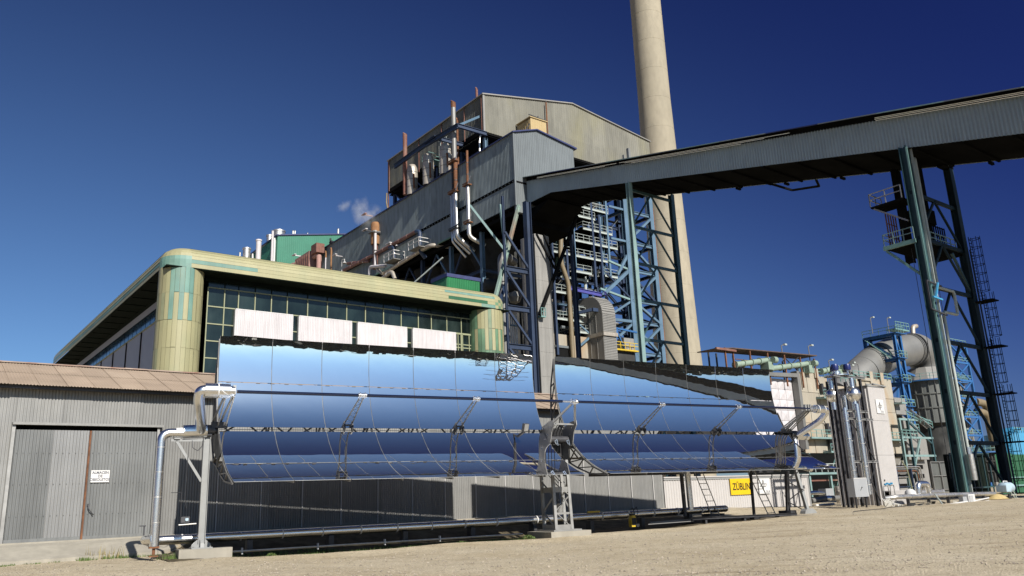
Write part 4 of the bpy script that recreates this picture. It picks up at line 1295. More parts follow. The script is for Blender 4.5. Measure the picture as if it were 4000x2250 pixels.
for (u, v, z0, z1, r, lb) in ((50.16, 140, 50, 60.1, .85, 'lowest fat metal roof vent left of the green building'), (52.9, 140, 52, 62.6, .6, 'second fat metal roof vent beside the leaning white pipe'),
                              (55.8, 141, 56, 64.5, .7, 'rusty roof vent half hidden at the corner of the green building'), (57.65, 140, 58, 65.6, 1.4, 'widest metal roof vent on the green building'),
                              (48.65, 140, 50, 58.9, .2, 'thinnest short vent pipe at the far left over the hall roof'), (52.0, 129, 45, 61.4, .27, 'white leaning pipe in front of the green side wall'),
                              (61.1, 140, 62, 66.3, .2, 'left one of two twin vent pipes on the green roof'), (61.6, 140, 62, 66.4, .2, 'right one of two twin vent pipes on the green roof'),
                              (72.8, 140, 64, 68.8, .3, 'single tall vent pipe at the right end of the green roof'), (64.8, 140, 62, 66.4, .15, 'tiny vent nub in the middle of the green roof')):
    vent(lb, u, v, z0, z1, r, m='whitesheet' if 'white' in lb else 'alud')

# ================================================================ bunker gallery
BU, BV, BE = 58.4, 50.0, 131.0
bk = thing('bunker_gallery', 'long grey ribbed coal bunker gallery raised on steel above the hall', 'building', W, (64, 85, 43))
v = BV; k = 0
while v < BE - .1:
    v1 = min(v + 5.8, BE)
    put('upper_sheet', MB().corr('v', v, v1, 47.4, 54.85, BU + .004 * (k % 2), .36, .055, 'vee'), 'cladgrey', bk)
    put('lower_sheet', MB().corr('v', v, v1, 43.45, 47.0, BU + .05, .36, .055, 'vee'), 'cladgrey', bk)
    v = v1; k += 1
put('belt_course', MB().box(BU - .06, BU + .1, BV, BE, 47.0, 47.08).box(BU - .08, BU + .05, BV, BE, 47.3, 47.4).box(BU + .08, BU + .2, BV, BE, 47.08, 47.3), 'under', bk)
bs = MB(); v = BV + .5
while v < BE: bs.box(BU - .04, BU + .08, v, v + .08, 47.08, 47.3); v += .9
put('belt_brackets', bs, 'cladgrey', bk)
put('front_sheet', MB().corr('u', BU + .05, 64.4, lambda a: 47.2 if a < 60.4 else 47.2, lambda a: 54.9 + (a - BU) * .31 if a < 62.9 else 56.35 - (a - 62.9) * .14, BV, .36, .05, 'trap'), 'cladfront', bk)
put('front_sheet', MB().corr('u', 64.4, 70.4, 43.4, lambda a: 56.14 - (a - 64.4) * .14, BV, .36, .05, 'trap'), 'cladfront', bk)
put('front_sheet', MB().corr('u', BU + .05, 64.4, 43.4, 46.9, BV, .36, .05, 'trap'), 'cladfront', bk)
put('corner_trim', MB().box(BU - .12, BU + .14, BV - .12, BV + .1, 43.3, 54.95), 'cladfront', bk)
put('front_belt', MB().box(BU + .1, 60.6, BV - .03, BV + .2, 46.9, 47.2), 'under', bk)
for pts in ([(BU - .3, 54.95), (62.9, 56.5), (62.9, 56.32), (BU - .3, 54.75)], [(62.9, 56.5), (70.9, 55.3), (70.9, 55.05), (62.9, 56.3)]):
    put('roof_slab', MB().prism([(a, BV - .35, z) for a, z in pts], (0, BE - BV + .35, 0)), 'trimblue', bk)
put('floor_slab', MB().box(BU + .15, 70.3, BV + .1, BE, 43.2, 43.4), 'under', bk)
put('east_wall', MB().box(70.3, 70.42, BV + .1, BE, 43.4, 55.0), 'cladfront', bk)
put('end_wall', MB().box(BU, 70.4, BE, BE + .1, 43.4, 55.5), 'cladfront', bk)
fb = MB()
for v in range(52, 130, 4): put('floor_beam', MB().box(BU + .2, 70.2, v, v + .25, 42.75, 43.2), 'under', bk)
for u in (58.8, 62.5, 66.5, 70): put('floor_beam', MB().box(u - .15, u + .15, BV, BE, 42.3, 42.75), 'under', bk)
put('edge_gutter', MB().box(BU - .1, BU + .2, 66, BE, 43.3, 43.5), 'teal', bk)
# supporting steel below the gallery
st = thing('gallery_steelwork', 'dark blue braced steel frame carrying the bunker gallery', 'steel frame', W, (60, 75, 1))
for (u, v, m) in ((59.5, 60.3, 'blue'), (59.5, 69.0, 'blue'), (59.5, 78, 'navy'), (59.5, 87, 'navy'), (69.5, 60.3, 'navy'), (69.5, 69, 'navy'), (69.5, 78, 'navy'), (59.5, 96, 'navy'), (69.5, 50.6, 'navy'), (69.5, 90, 'navy')):
    put('column', MB().ibeam((u, v, .8), (u, v, 42.4), .55, .6, .05, up=(1, 0, 0)), m, st)
vs_ = [60.3, 69, 78, 87, 96]
for i in range(4):
    for z in (36.2, 30.5, 24.5):
        put('beam', MB().ibeam((59.5, vs_[i], z), (59.5, vs_[i + 1], z), .35, .5), 'navy', st)
    put('brace', MB().beam((59.5, vs_[i], 36.4), (59.5, (vs_[i] + vs_[i + 1]) / 2, 42.2), .24), 'blue' if i < 2 else 'navy', st)
    put('brace', MB().beam((59.5, vs_[i + 1], 36.4), (59.5, (vs_[i] + vs_[i + 1]) / 2, 42.2), .24), 'navy', st)
for v in vs_:
    for z in (36.2, 30.5, 24.5):
        put('beam', MB().ibeam((59.5, v, z), (69.5, v, z), .35, .5), 'navy', st)
# bunker hoppers inside the frame: dark cones
for k in range(4):
    t = thing('coal_hopper', 'dark coal hopper cone hanging under the gallery, %s from the front corner' % ['nearest', 'second', 'third', 'farthest'][k], 'hopper', W, (64.5, 64.5 + k * 9, 36), 'hoppers under the gallery')
    c = (64.5, 64.5 + k * 9, 0)
    put('cone', MB().lathe(c, [(3.6, 42.2), (3.6, 40), (.9, 34.0), (.6, 30)], 16), 'machine', t)
    put('chute', MB().tube([(64.5, 64.5 + k * 9, 34), (64.5, 64.5 + k * 9, 26)], .5, 10), 'duct', t)
# fat dark pipes seen under the gallery
for k, z in enumerate((33.0, 30.2)):
    t = thing('air_duct', ['upper', 'lower'][k] + ' fat dark horizontal air duct behind the hall corner', 'duct', W, (60, 56, z))
    put('duct_run', MB().tube([(58, 58, z), (66, 54, z)], 1.05, 16), 'machine', t)
    put('flange', MB().tube([(60.9, 56.55, z), (61.1, 56.45, z)], 1.2, 16), 'duct', t)
# trestle under the front of the gallery (navy)
T3 = thing('gallery_trestle', 'navy blue steel trestle beside the grey lift shaft', 'trestle', W, (59, 50, 1))
for u, v, m, w_ in ((53.9, 47.3, 'navy', .3), (58.2, 47.3, 'navy', .85)):
    put('column', MB().ibeam((u, v, .8), (u, v, 42.9), w_, w_, .06, up=(1, 0, 0)), m, T3)
for z in (32.4, 26.9, 21.6, 16.3, 11):
    put('beam', MB().ibeam((54.0, 47.3, z), (58.0, 47.3, z), .45, .7, .06), 'navy', T3)
for z0, z1 in ((37.6, 32.8), (32.1, 27.3), (26.6, 22.0), (21.3, 16.7)):
    put('brace', MB().beam((54.0, 47.2, z0), (58.0, 47.2, z1), .30), 'navy', T3)
put('long_strut', MB().ibeam((58.3, 49.2, 43.0), (52.3, 47.6, 28.2), .42, .42), 'rustgreen' if 'rustgreen' in M else 'paleblue', T3)
put('strut', MB().beam((55.5, 50, 42.8), (55.4, 49, 35.6), .3), 'paleblue', T3)
put('strut', MB().beam((51.6, 52, 42.6), (55.3, 49, 35.6), .3), 'paleblue', T3)
put('strut', MB().beam((66.8, 46.2, 42.0), (58.9, 46.4, 26.2), .40), 'under', T3)
put('strut', MB().beam((58.9, 46.3, 37.9), (62.0, 46.3, 33.2), .24), 'under', T3)
put('strut', MB().beam((60.2, 46.3, 38.0), (62.0, 46.3, 34.2), .20), 'under', T3)
put('strut', MB().beam((53.3, 47.9, 27.8), (56.4, 49.5, 33.0), .34), 'navy', T3)
put('corner_bracket', MB().box(58.4, 60.8, 49.7, 50.3, 42.2, 43.3), 'cladfront', T3)
t = thing('down_pipe', 'tall dark insulated duct with an elbow left of the navy trestle column', 'pipe', W, (57.3, 52, 20))
put('duct_run', MB().bend([(60.3, 53.5, 35.8), (57.4, 52.5, 36.4), (57.4, 52.5, 10)], .72, 16, 1.4, 7), 'duct', t)
for z in (32, 28, 24, 20, 16, 12): put('flange', MB().tube([(57.4, 52.5, z), (57.4, 52.5, z + .12)], .78, 16), 'machine', t)
put('dished_end', MB().lathe((59.2, 52.2, 30), [(0, -1.0), (.7, -.7), (1.0, 0), (.7, .7), (0, 1.0)], 16), 'duct', t)
# bundle of thin pale pipes behind the trestle
t = thing('pipe_bundle', 'bundle of thin pale upright pipes behind the navy trestle', 'pipes', W, (61, 56, 20))
for k in range(5):
    u = 61.6 + k * .36
    put('pipe', MB().tube([(u, 57, 14), (u, 57, 36 - k * .7)], .09, 8), 'alud', t)
put('tie', MB().box(61.3, 63.4, 56.8, 57.1, 20, 20.2).box(61.3, 63.4, 56.8, 57.1, 27, 27.2).box(61.3, 63.4, 56.8, 57.1, 33, 33.2), 'blue', t)
# grey lift shaft
ls = thing('lift_shaft', 'tall pale grey panelled lift shaft standing under the conveyor', 'shaft', W, (60.3, 48, 1))
z = .8; k = 0
while z < 38.1:
    z1 = min(z + 3.4, 38.2)
    put('front_panel', MB().corr('u', 59.1, 61.6, z + .02, z1, 47.0, 1.25, .03, 'trap'), 'greycasing', ls)
    put('side_panel', MB().corr('v', 47.02, 50.2, z + .02, z1, 59.08, 1.6, .03, 'trap'), 'greycasing', ls)
    z = z1; k += 1
put('core', MB().box(59.15, 61.6, 47.08, 50.2, .8, 38.1), 'dark', ls)
put('corner_angle', MB().box(59.02, 59.14, 46.92, 47.05, .8, 38.1).box(61.55, 61.67, 46.92, 47.05, .8, 38.1), 'greycasing', ls)
t = thing('shaft_platform', 'small turquoise platform on the lift shaft edge', 'platform', W, (59.4, 46.4, 26.2))
put('deck', MB().box(59.0, 59.8, 46.2, 46.9, 25.9, 26.1), 'turq', t)
put('rails', railing(MB(), (59.0, 46.2, 26.1), (59.8, 46.2, 26.1), 1.1, 2, .04), 'turq', t)

# ---------------------------------------------------------------- pipes and stacks along the gallery side
def wallpipe(name, label, pts, r, m, cat='pipe', br=None, bands=None, bm='alud', group=None):
    t = thing(name, label, cat, W, pts[0], group)
    put('pipe_run', MB().bend(pts, r, 14, br or r * 2.4, 6), m, t)
    b = MB()
    for a in range(len(pts) - 1):
        p = Vector(pts[a]); q = Vector(pts[a + 1]); L = (q - p).length; n = int(L / (bands or 2.2))
        d = (q - p).normalized() * .06
        for i in range(1, n + 1):
            c = p + (q - p) * (i / (n + 1)); put('band', MB().tube([c - d, c + d], r * 1.09, 12), bm, t)
    return t
X = BU - .55
wallpipe('wall_pipe', 'thickest bright pipe of the left trio running down the gallery wall', [(X, 64.9, 50.3), (X, 64.7, 42.6), (60.3, 63.6, 40.2)], .37, 'alud')
wallpipe('wall_pipe', 'middle thinner bright pipe of the trio on the gallery wall', [(X, 65.6, 50.1), (X, 65.45, 42.4), (60.0, 64.3, 40.0)], .25, 'alud')
wallpipe('wall_pipe', 'leftmost thin bright pipe of the trio on the gallery wall', [(X, 66.25, 50.0), (X, 66.1, 42.2), (59.8, 65.2, 39.6)], .20, 'alud')
wallpipe('wall_pipe', 'single bright pipe right of the trio on the gallery wall', [(X, 61.4, 50.0), (X, 61.35, 41.6), (60.3, 60.6, 40.4)], .34, 'alud')
wallpipe('wall_pipe', 'rusty pipe section above the trio of bright pipes', [(X, 64.75, 56.0), (X, 64.8, 50.3)], .34, 'rust', bm='darksteel')
wallpipe('wall_pipe', 'thin dark pipe above the trio of bright pipes', [(X, 65.7, 55.8), (X, 65.7, 50.1)], .18, 'darksteel', bm='rust')
wallpipe('wall_pipe', 'rusty pipe section above the single bright pipe', [(X + .1, 61.5, 56.2), (X, 61.45, 50.0)], .20, 'rust', bm='darksteel')
for k, (v, z, lb) in enumerate(((65.3, 50.2, 'upper rusty clamp frame round the trio of pipes'), (65.3, 43.9, 'lower dark clamp frame round the trio of pipes'), (61.4, 50.1, 'upper clamp frame round the single pipe'), (61.4, 43.8, 'lower clamp frame round the single pipe'), (65.3, 55.5, 'rusty clamp frame at the gallery roof edge'))):
    t = thing('pipe_clamp', lb, 'bracket', W, (X, v, z))
    w_ = 1.15 if v > 63 else .75
    put('frame', MB().box(X - .55, X + .3, v - w_, v + w_, z, z + .15).box(X - .55, X - .4, v - w_, v + w_, z + .3, z + .42), 'rust' if k != 1 else 'darksteel', t)
    put('stay', MB().beam((X - .5, v - w_, z), (X - .3, v - w_ - .5, z + 1.2), .1).beam((X - .5, v + w_, z), (X + .3, v + w_ + .1, z + .5), .1), 'alud', t)
# mast pipes rising beside the boiler house
def mast(label, v, z0, z1, r, m, top='rust', u=None):
    u = u or BU - .5
    t = thing('exhaust_mast', label, 'exhaust pipe', W, (u, v, z0))
    put('pipe_run', MB().tube([(u, v, z0), (u, v, z1)], r, 14), m, t)
    put('slanted_mouth', MB().lathe((u, v, z1 - .9), [(r * 1.02, 0), (r * 1.04, .9)], 14).add([(u + r * 1.03 * math.cos(a), v + r * 1.03 * math.sin(a), z1 + (.5 + .5 * math.sin(a)) * .7) for a in [i * math.pi / 7 for i in range(14)]] +
        [(u + r * 1.03 * math.cos(a), v + r * 1.03 * math.sin(a), z1 - .1) for a in [i * math.pi / 7 for i in range(14)]], [(i, (i + 1) % 14, 14 + (i + 1) % 14, 14 + i) for i in range(14)]), top, t)
    return t
mast('tallest grey exhaust mast passing the blue bracket beam', 65.1, 56.0, 66.2, .42, 'duct')
mast('rusty red exhaust mast left of the silencers', 81.1, 55.2, 66.8, .40, 'redrust', 'redrust')
mast('thin rusty mast between the silencers and the tall mast', 71.6, 55, 67.1, .20, 'rust', 'rust', 63.0)
mast('little rusty mast tip above the boiler house roof', 66.5, 68.5, 71.0, .22, 'redrust', 'redrust', 63.8)
for k, (v, z0, z1, lb) in enumerate(((79.8, 54.8, 60.7, 'left one of three pale silencers above the gallery roof'), (74.3, 54.8, 60.8, 'middle one of three pale silencers above the gallery roof'), (68.85, 54.8, 60.5, 'right one of three pale silencers above the gallery roof'))):
    t = thing('steam_silencer', lb, 'silencer', W, (BU + .2, v, z0), 'steam silencers above the gallery')
    c = (BU + .2, v, 0)
    put('shell', MB().lathe(c, [(.98, z0), (.98, z1 - 1.3), (.9, z1 - .7), (.62, z1 - .15), (.3, z1)], 20), 'silencer', t)
    for z in (z0 + 1.4, z0 + 2.8, z0 + 4.2):
        put('band', MB().lathe(c, [(.99, z), (1.02, z + .03), (1.02, z + .09), (.99, z + .12)], 20), 'duct', t)
    put('side_pipe', MB().bend([(BU - .2, v - 1.25, z0 + 1), (BU - .2, v - 1.25, z1 - 2.4), (BU + .1, v - .5, z1 - 2.0)], .16, 8), 'rust', t)
# blue bracket beams carrying the masts
for k, (v0, v1, z0, z1, lb) in enumerate(((84.2, 70.2, 61.7, 61.9, 'left long dark blue bracket beam beside the boiler house'), (73.5, 63.2, 61.8, 61.2, 'right dark blue bracket beam holding the tall mast'))):
    t = thing('bracket_beam', lb, 'steel beam', W, (BU - .6, v0, z0))
    put('beam', MB().ibeam((BU - .9, v0, z0), (BU - .9, v1, z1), .45, .85, .08), 'navy', t)
    put('strut', MB().beam((63.2, v1 + 2, z1 + 4.0), (BU - .6, v1 + 1.2, z1 + .4), .38), 'blue', t)
    put('end_arm', MB().ibeam((BU - .9, v1, z1), (63.2, v1, z1), .4, .7, .07), 'navy', t)
t = thing('caged_platform', 'small pale stair platform between the middle and right silencers', 'platform', W, (61, 71.5, 58))
for z in (58.2, 60.0, 62.2):
    put('deck', MB().box(60.4, 62.4, 71.2, 73.0, z, z + .08), 'whiterail', t)
    r_ = MB(); railing(r_, (60.4, 71.2, z), (60.4, 73.0, z), 1.0, 2, .03)
    put('rails', r_, 'whiterail', t)
put('ladder', ladder(MB(), (60.3, 73.2, 55.2), (60.3, 73.2, 63.2), (0, 1, 0), .5, .4, .05), 'whiterail', t)
t = thing('caged_platform', 'turquoise railed platform left of the middle silencer', 'platform', W, (60, 76.7, 60))
put('deck', MB().box(59.5, 63, 75.6, 77.8, 60.6, 60.7), 'turq', t)
r_ = MB(); railing(r_, (59.5, 75.6, 60.7), (59.5, 77.8, 60.7), 1.1, 3, .035); railing(r_, (59.5, 75.6, 60.7), (63, 75.6, 60.7), 1.1, 3, .035)
put('rails', r_, 'turq', t)
# rusty steaming stack with its white conduit
t = thing('steam_stack', 'orange rusty steaming stack fixed to the gallery wall', 'stack', W, (X, 92.2, 44))
put('jacket', MB().lathe((X, 92.2, 0), [(.75, 48.9), (.85, 49.0), (.85, 52.9), (.7, 53.3), (.55, 53.35)], 18), 'orangerust', t)
put('pipe_run', MB().tube([(X, 92.2, 44.2), (X, 92.2, 49.2)], .5, 14), 'brownpipe', t)
put('stay', MB().box(X - 1.1, X + .5, 91.0, 93.2, 51.15, 51.3), 'duct', t)
t = thing('vent_pipe', 'white vertical pipe right beside the rusty steaming stack', 'pipe', W, (X - .3, 91.1, 44))
put('pipe_run', MB().tube([(X - .5, 91.25, 44.4), (X - .5, 91.25, 51.4)], .26, 12), 'whitesheet', t)
put('flange', MB().tube([(X - .5, 91.25, 47.4), (X - .5, 91.25, 47.55)], .42, 12).tube([(X - .5, 91.25, 46.8), (X - .5, 91.25, 46.95)], .42, 12), 'duct', t)
wallpipe('bent_pipe', 'pale pipe loop standing over the hall roof edge right of the rusty stack', [(X - 1.2, 92.2, 41.5), (X - 1.2, 92.0, 44.4), (X - 1.2, 86.0, 43.1), ], .30, 'whitesheet')
wallpipe('bent_pipe', 'short pale pipe elbow poking over the hall roof', [(X - 1.4, 86.6, 40.9), (X - 1.4, 83.3, 41.4), (X - 1.4, 82.2, 39.6)], .36, 'silencer')
wallpipe('bent_pipe', 'slanting pale strut pipe at the foot of the rusty stack', [(X - .8, 90.8, 44.3), (X - .8, 88.2, 42.2)], .25, 'silencer')
# arms sticking out of the wall with their shadows
for k, (v, z, m, lb) in enumerate(((91.0, 51.0, 'whitesheet', 'white arm sticking out of the gallery wall by the rusty stack'), (107.1, 50.7, 'whitesheet', 'white arm sticking out right of the two thin rusty masts'), (84.9, 46.9, 'whitesheet', 'white arm beside the first red brown pipe bend'), (127.9, 56.3, 'whitesheet', 'white arm over the roof edge at the far end of the gallery'), (94.4, 55.4, 'pink', 'buff arm at the roof edge over the steam'))):
    t = thing('outrigger', lb, 'bracket', W, (BU, v, z))
    L = 3.6 if k == 0 else 2.0
    put('arm', MB().box(BU - L, BU, v - .05, v + .1, z - .1, z + .08), 'darksteel' if k == 0 else m, t)
    put('tip', MB().box(BU - L, BU - L + .45, v - .8, v + .8, z - .03, z + .12), m, t)
mast('first thin rusty mast standing over the hall roof', 112.5, 48, 52.6, .15, 'whitesheet', 'orangerust', BU - 1.2)
mast('second thin rusty mast standing over the hall roof', 109.9, 48, 52.6, .17, 'orangerust', 'orangerust', BU - 1.2)
# red-brown pipes
wallpipe('brown_pipe', 'long red brown pipe with a blue bend along the gallery wall', [(X - .4, 104.5, 47.0), (X - .4, 91, 46.8), (X - .4, 76.6, 46.9)], .33, 'brownpipe', bands=3.5, bm='pink')
wallpipe('bent_pipe', 'blue grey vertical bend ending the long red brown pipe', [(X - .4, 76.7, 46.9), (X - .4, 75.5, 46.6), (X - .4, 75.4, 43.0), (X + .4, 75, 41.8)], .36, 'navy')
wallpipe('bent_pipe', 'blue grey vertical bend of the shorter brown pipe branch', [(X - .4, 86, 46.6), (X - .5, 84.2, 46.3), (X - .5, 84.1, 43.6)], .34, 'navy')
for k, (v, z, lb) in enumerate(((75.4, 43.4, 'white railed service cage round the right blue bend'), (84.0, 43.5, 'white railed service cage round the left blue bend'))):
    t = thing('service_cage', lb, 'platform', W, (X - .5, v, z))
    put('deck', MB().box(X - 1.7, BU, v - 1.7, v + 1.7, z - .1, z), 'greycasing', t)
    r_ = MB()
    railing(r_, (X - 1.7, v - 1.7, z), (X - 1.7, v + 1.7, z), 1.5, 2, .05); railing(r_, (X - 1.7, v - 1.7, z), (BU, v - 1.7, z), 1.5, 1, .05)
    put('rails', r_, 'white', t)
wallpipe('buff_pipe', 'long buff insulated pipe running below the gallery edge', [(X - .2, 88.5, 42.4), (X - .2, 74.0, 43.3), (X - .2, 71.9, 43.2), (61, 71.2, 43.2)], .36, 'silencer', bands=3)
wallpipe('brown_pipe', 'thin red brown pipe low on the far gallery wall', [(X - .3, 103, 48.0), (X - .3, 94, 46.2)], .30, 'brownpipe', bands=3)
# pink flue box and ducting at the far end
t = thing('flue_box', 'faded pink dust filter box on the hall roof before the far gallery wall', 'machine', W, (57, 122, 50))
put('casing', MB().box(56, 57.6, 118.2, 125.8, 49, 54.6), 'pink', t)
rb = MB()
for k in range(8): rb.box(55.9, 56, 118.4 + k, 118.5 + k, 49, 54.2)
put('ribs', rb, 'redrust', t)
put('duct', MB().bend([(57, 117.8, 53.2), (57, 115.4, 53.3), (57, 115.4, 49)], .55, 12).bend([(57, 126, 53.6), (57, 130, 54.4), (57, 131.5, 52)], .7, 12), 'pink', t)
put('cowl', MB().box(56, 57.8, 114.6, 117.3, 53.4, 55.4), 'redrust', t)
t = thing('lamp_post', 'white hooked lamp on the hall roof before the gallery belt', 'lamp', W, (57, 104.3, 47))
put('post', MB().bend([(57, 104.5, 46), (57, 104.5, 49.0), (57, 103.4, 49.0), (57, 103.3, 48.4)], .08, 6), 'white', t)
put('shade', MB().lathe((57, 103.3, 48.1), [(.45, 0), (.15, .35), (0, .4)], 10), 'white', t)
t = thing('roof_camera', 'small dark lamp bracket at the gallery roof edge', 'lamp', W, (BU, 110, 55))
put('bracket', MB().box(BU - .5, BU, 111.5, 112.6, 54.9, 55.3).box(BU - .6, BU - .3, 111.9, 112.2, 55.3, 55.9), 'black', t)
# green roof cabin
t = thing('roof_cabin', 'bright green ribbed cabin standing on the hall roof at its right end', 'cabin', W, (44.7, 45, 24))
put('front_wall', MB().corr('u', 42.3, 47.2, 23.4, 28.8, 44, .28, .05, 'trap'), 'brightgreen', t)
put('side_wall', MB().corr('v', 44.02, 47.6, 23.4, 28.8, 42.3, .28, .05, 'trap'), 'brightgreen', t)
put('roof', MB().box(42.2, 47.3, 43.9, 47.7, 28.8, 29.25), 'trimblue', t)
put('pipe_comb', MB().box(42.2, 47.3, 44.4, 47.6, 29.25, 29.4), 'black', t)
wallpipe('conduit', 'thin pale conduit slanting over the hall roof to the green cabin', [(40, 52, 27.8), (43, 46, 31.9)], .1, 'whiterail')
# ================================================================ steam
def steam():
    m = bpy.data.materials.new('steam'); m.use_nodes = True
    n = m.node_tree.nodes; l = m.node_tree.links; n.clear()
    out = n.new('ShaderNodeOutputMaterial'); pv = n.new('ShaderNodeVolumePrincipled')
    pv.inputs['Color'].default_value = (1, 1, 1, 1); pv.inputs['Anisotropy'].default_value = .2
    tc = n.new('ShaderNodeTexCoord'); t = n.new('ShaderNodeTexNoise'); t.inputs['Scale'].default_value = .55; t.inputs['Detail'].default_value = 5
    l.new(tc.outputs['Object'], t.inputs['Vector'])
    # distance from the plume line falls off softly inside the hull
    at = n.new('ShaderNodeVectorMath'); at.operation = 'LENGTH'
    mp = n.new('ShaderNodeMapping'); l.new(tc.outputs['Generated'], mp.inputs['Vector'])
    mp.inputs['Location'].default_value = (-1, -1, -1); mp.inputs['Scale'].default_value = (2, 2, 2)
    l.new(mp.outputs[0], at.inputs[0])
    r = n.new('ShaderNodeMapRange'); r.inputs['From Min'].default_value = 1.0; r.inputs['From Max'].default_value = .2; r.inputs['To Min'].default_value = 0; r.inputs['To Max'].default_value = 1
    l.new(at.outputs['Value'], r.inputs['Value'])
    q = n.new('ShaderNodeMapRange'); q.inputs['From Min'].default_value = .44; q.inputs['From Max'].default_value = .68
    l.new(t.outputs[0], q.inputs['Value'])
    mu = n.new('ShaderNodeMath'); mu.operation = 'MULTIPLY'; l.new(r.outputs[0], mu.inputs[0]); l.new(q.outputs[0], mu.inputs[1])
    m2 = n.new('ShaderNodeMath'); m2.operation = 'MULTIPLY'; l.new(mu.outputs[0], m2.inputs[0]); m2.inputs[1].default_value = .42
    l.new(m2.outputs[0], pv.inputs['Density']); l.new(pv.outputs[0], out.inputs['Volume'])
    for (v, z, a, b, c) in ((93.6, 54.9, 3.0, 4.6, 2.3), (97.5, 57.6, 2.2, 3.0, 3.4), (104.5, 60.4, 1.6, 3.4, 1.2)):
        mb = MB(); mb.lathe((0, 0, 0), [(math.sin(math.pi * i / 8), -math.cos(math.pi * i / 8)) for i in range(9)], 12)
        mb.v = [(X - .6 + x * a * .7, v + y * b, z + w_ * c) for x, y, w_ in mb.v]
        me = mb.mesh('steam', (X - .6, v, z)); me.materials.append(m)
        put('steam_cloud', me, None, fr=W, at=(X - .6, v, z), kind='stuff', label='thin grey steam drifting from the rusty stack')
steam()

# ================================================================ boiler house (raised upper casing)
HU, HVF, HW, HVB = 63.3, 64.0, 104.2, 97.0
bh = thing('boiler_house', 'high pale gabled boiler house casing above the bunker gallery', 'building', W, (83, 80, 62))
def roofz(a): return 68.85 + (a - HU) * .197 if a < 83.7 else 72.87 - (a - 83.7) * .124
u = HU; k = 0
while u < HW - .1:
    u1 = min(u + 3.15, HW)
    for z0, z1 in ((62.05, 65.6), (65.55, None)):
        put('front_sheet', MB().corr('u', u, u1, z0, (lambda a: roofz(a)) if z1 is None else z1, HVF - (.02 if z1 else 0), .5, .05, 'trap'), 'cladlight', bh)
    u = u1; k += 1
v = HVF + .02; k = 0
while v < HVB - .1:
    v1 = min(v + 3.3, HVB)
    put('side_sheet', MB().corr('v', v, v1, 62.7, 68.85, HU, .5, .05, 'trap'), 'cladbrown', bh)
    v = v1; k += 1
dp = MB()
for v in (64.4, 69.6, 77, 85, 96.5): dp.box(HU - .2, HU - .08, v - .06, v + .06, 62.2, 68.8)
put('downpipes', dp, 'redrust', bh)
put('corner_trim', MB().box(HU - .15, HU + .2, HVF - .15, HVF + .1, 61.9, 68.95), 'greycasing', bh)
for pts in ([(HU - .3, 69.0), (83.7, 73.05), (83.7, 72.85), (HU - .3, 68.78)], [(83.7, 73.05), (HW + .3, 70.5), (HW + .3, 70.3), (83.7, 72.85)]):
    put('roof_slab', MB().prism([(a, HVF - .3, z) for a, z in pts], (0, HVB - HVF + .5, 0)), 'greycasing', bh)
put('bottom_beam', MB().box(HU - .1, HU + .3, HVF, HVB, 61.9, 62.7).box(HU, HW, HVF + .05, HVF + .35, 61.7, 62.05), 'under', bh)
put('floor', MB().box(HU + .3, HW, HVF + .3, HVB, 61.5, 61.7), 'under', bh)
put('rear_wall', MB().box(HU, HW, HVB, HVB + .1, 62, 69), 'cladbrown', bh)
put('east_wall', MB().box(HW - .1, HW, HVF + .1, HVB, 62, 70.3), 'cladlight', bh)
put('rust_edge', MB().box(HU - .12, HU + .02, HVB - .15, HVB + .1, 56.5, 68.7), 'redrust', bh)
# open steelwork under the upper casing
ob = thing('boiler_steelwork', 'open dark steelwork between the gallery roof and the boiler house casing', 'steel frame', W, (75, 75, 55))
for (u, v) in ((64.2, 65), (64.2, 72), (64.2, 80), (64.2, 88), (64.2, 96), (80, 65), (90, 65)):
    put('column', MB().ibeam((u, v, 40), (u, v, 61.8), .6, .6, .07, up=(1, 0, 0)), 'navy' if v > 66 else 'blue', ob)
for v0, v1 in ((65, 72), (72, 80), (80, 88), (88, 96)):
    put('beam', MB().ibeam((64.2, v0, 57), (64.2, v1, 57), .3, .5), 'navy', ob)
    put('beam', MB().ibeam((64.2, v0, 59.6), (64.2, v1, 59.6), .25, .4), 'navy', ob)
    put('brace', MB().beam((64.2, v0, 55.2), (64.2, v1, 61.6), .25), 'navy', ob)
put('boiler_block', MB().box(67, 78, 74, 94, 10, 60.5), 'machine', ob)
lad_ = MB(); railing(lad_, (64, 66, 57.2), (64, 72, 57.2), 1.1, 6, .04)
put('rails', lad_, 'turq', ob)
put('downpipe', MB().bend([(63.4, 65.2, 61.8), (63.2, 65.3, 60.6), (63.2, 65.3, 56)], .15, 8), 'alud', ob)
put('downpipe', MB().bend([(63.0, 97.2, 62), (63.0, 97.3, 60), (63.0, 96.6, 58), (63.0, 96.6, 53)], .15, 8), 'ochre', ob)
# buff cabin on the gallery roof
t = thing('lift_cabin', 'small buff cabin with a winch arm on the gallery roof', 'cabin', W, (71, 61, 56))
put('front_wall', MB().corr('u', 70.2, 73.7, 55.5, 65.2 - .3, 60, .5, .04, 'trap'), 'tancrate', t)
put('side_wall', MB().corr('v', 60.02, 63.6, 55.5, 64.6, 70.2, .5, .04, 'trap'), 'tancrate', t)
put('roof', MB().box(70.0, 73.9, 59.8, 63.8, 64.8, 64.95), 'tancrate', t)
put('winch_arm', MB().beam((70.3, 60.5, 65.6), (74.2, 60.5, 65.4), .12).beam((72, 60.5, 65), (72.4, 60.5, 65.8), .15).beam((69.3, 60.2, 62.3), (71, 60.2, 65), .12), 'darksteel', t)
t = thing('roof_mast', 'thin dark pole rising before the boiler house gable', 'pole', W, (77, 63.4, 55))
put('pole', MB().tube([(76.9, 63.4, 55), (76.9, 63.4, 71)], .14, 8), 'rust', t)
put('finial', MB().tube([(76.9, 63.4, 70.9), (76.9, 63.4, 71.5)], .05, 6), 'duct', t)
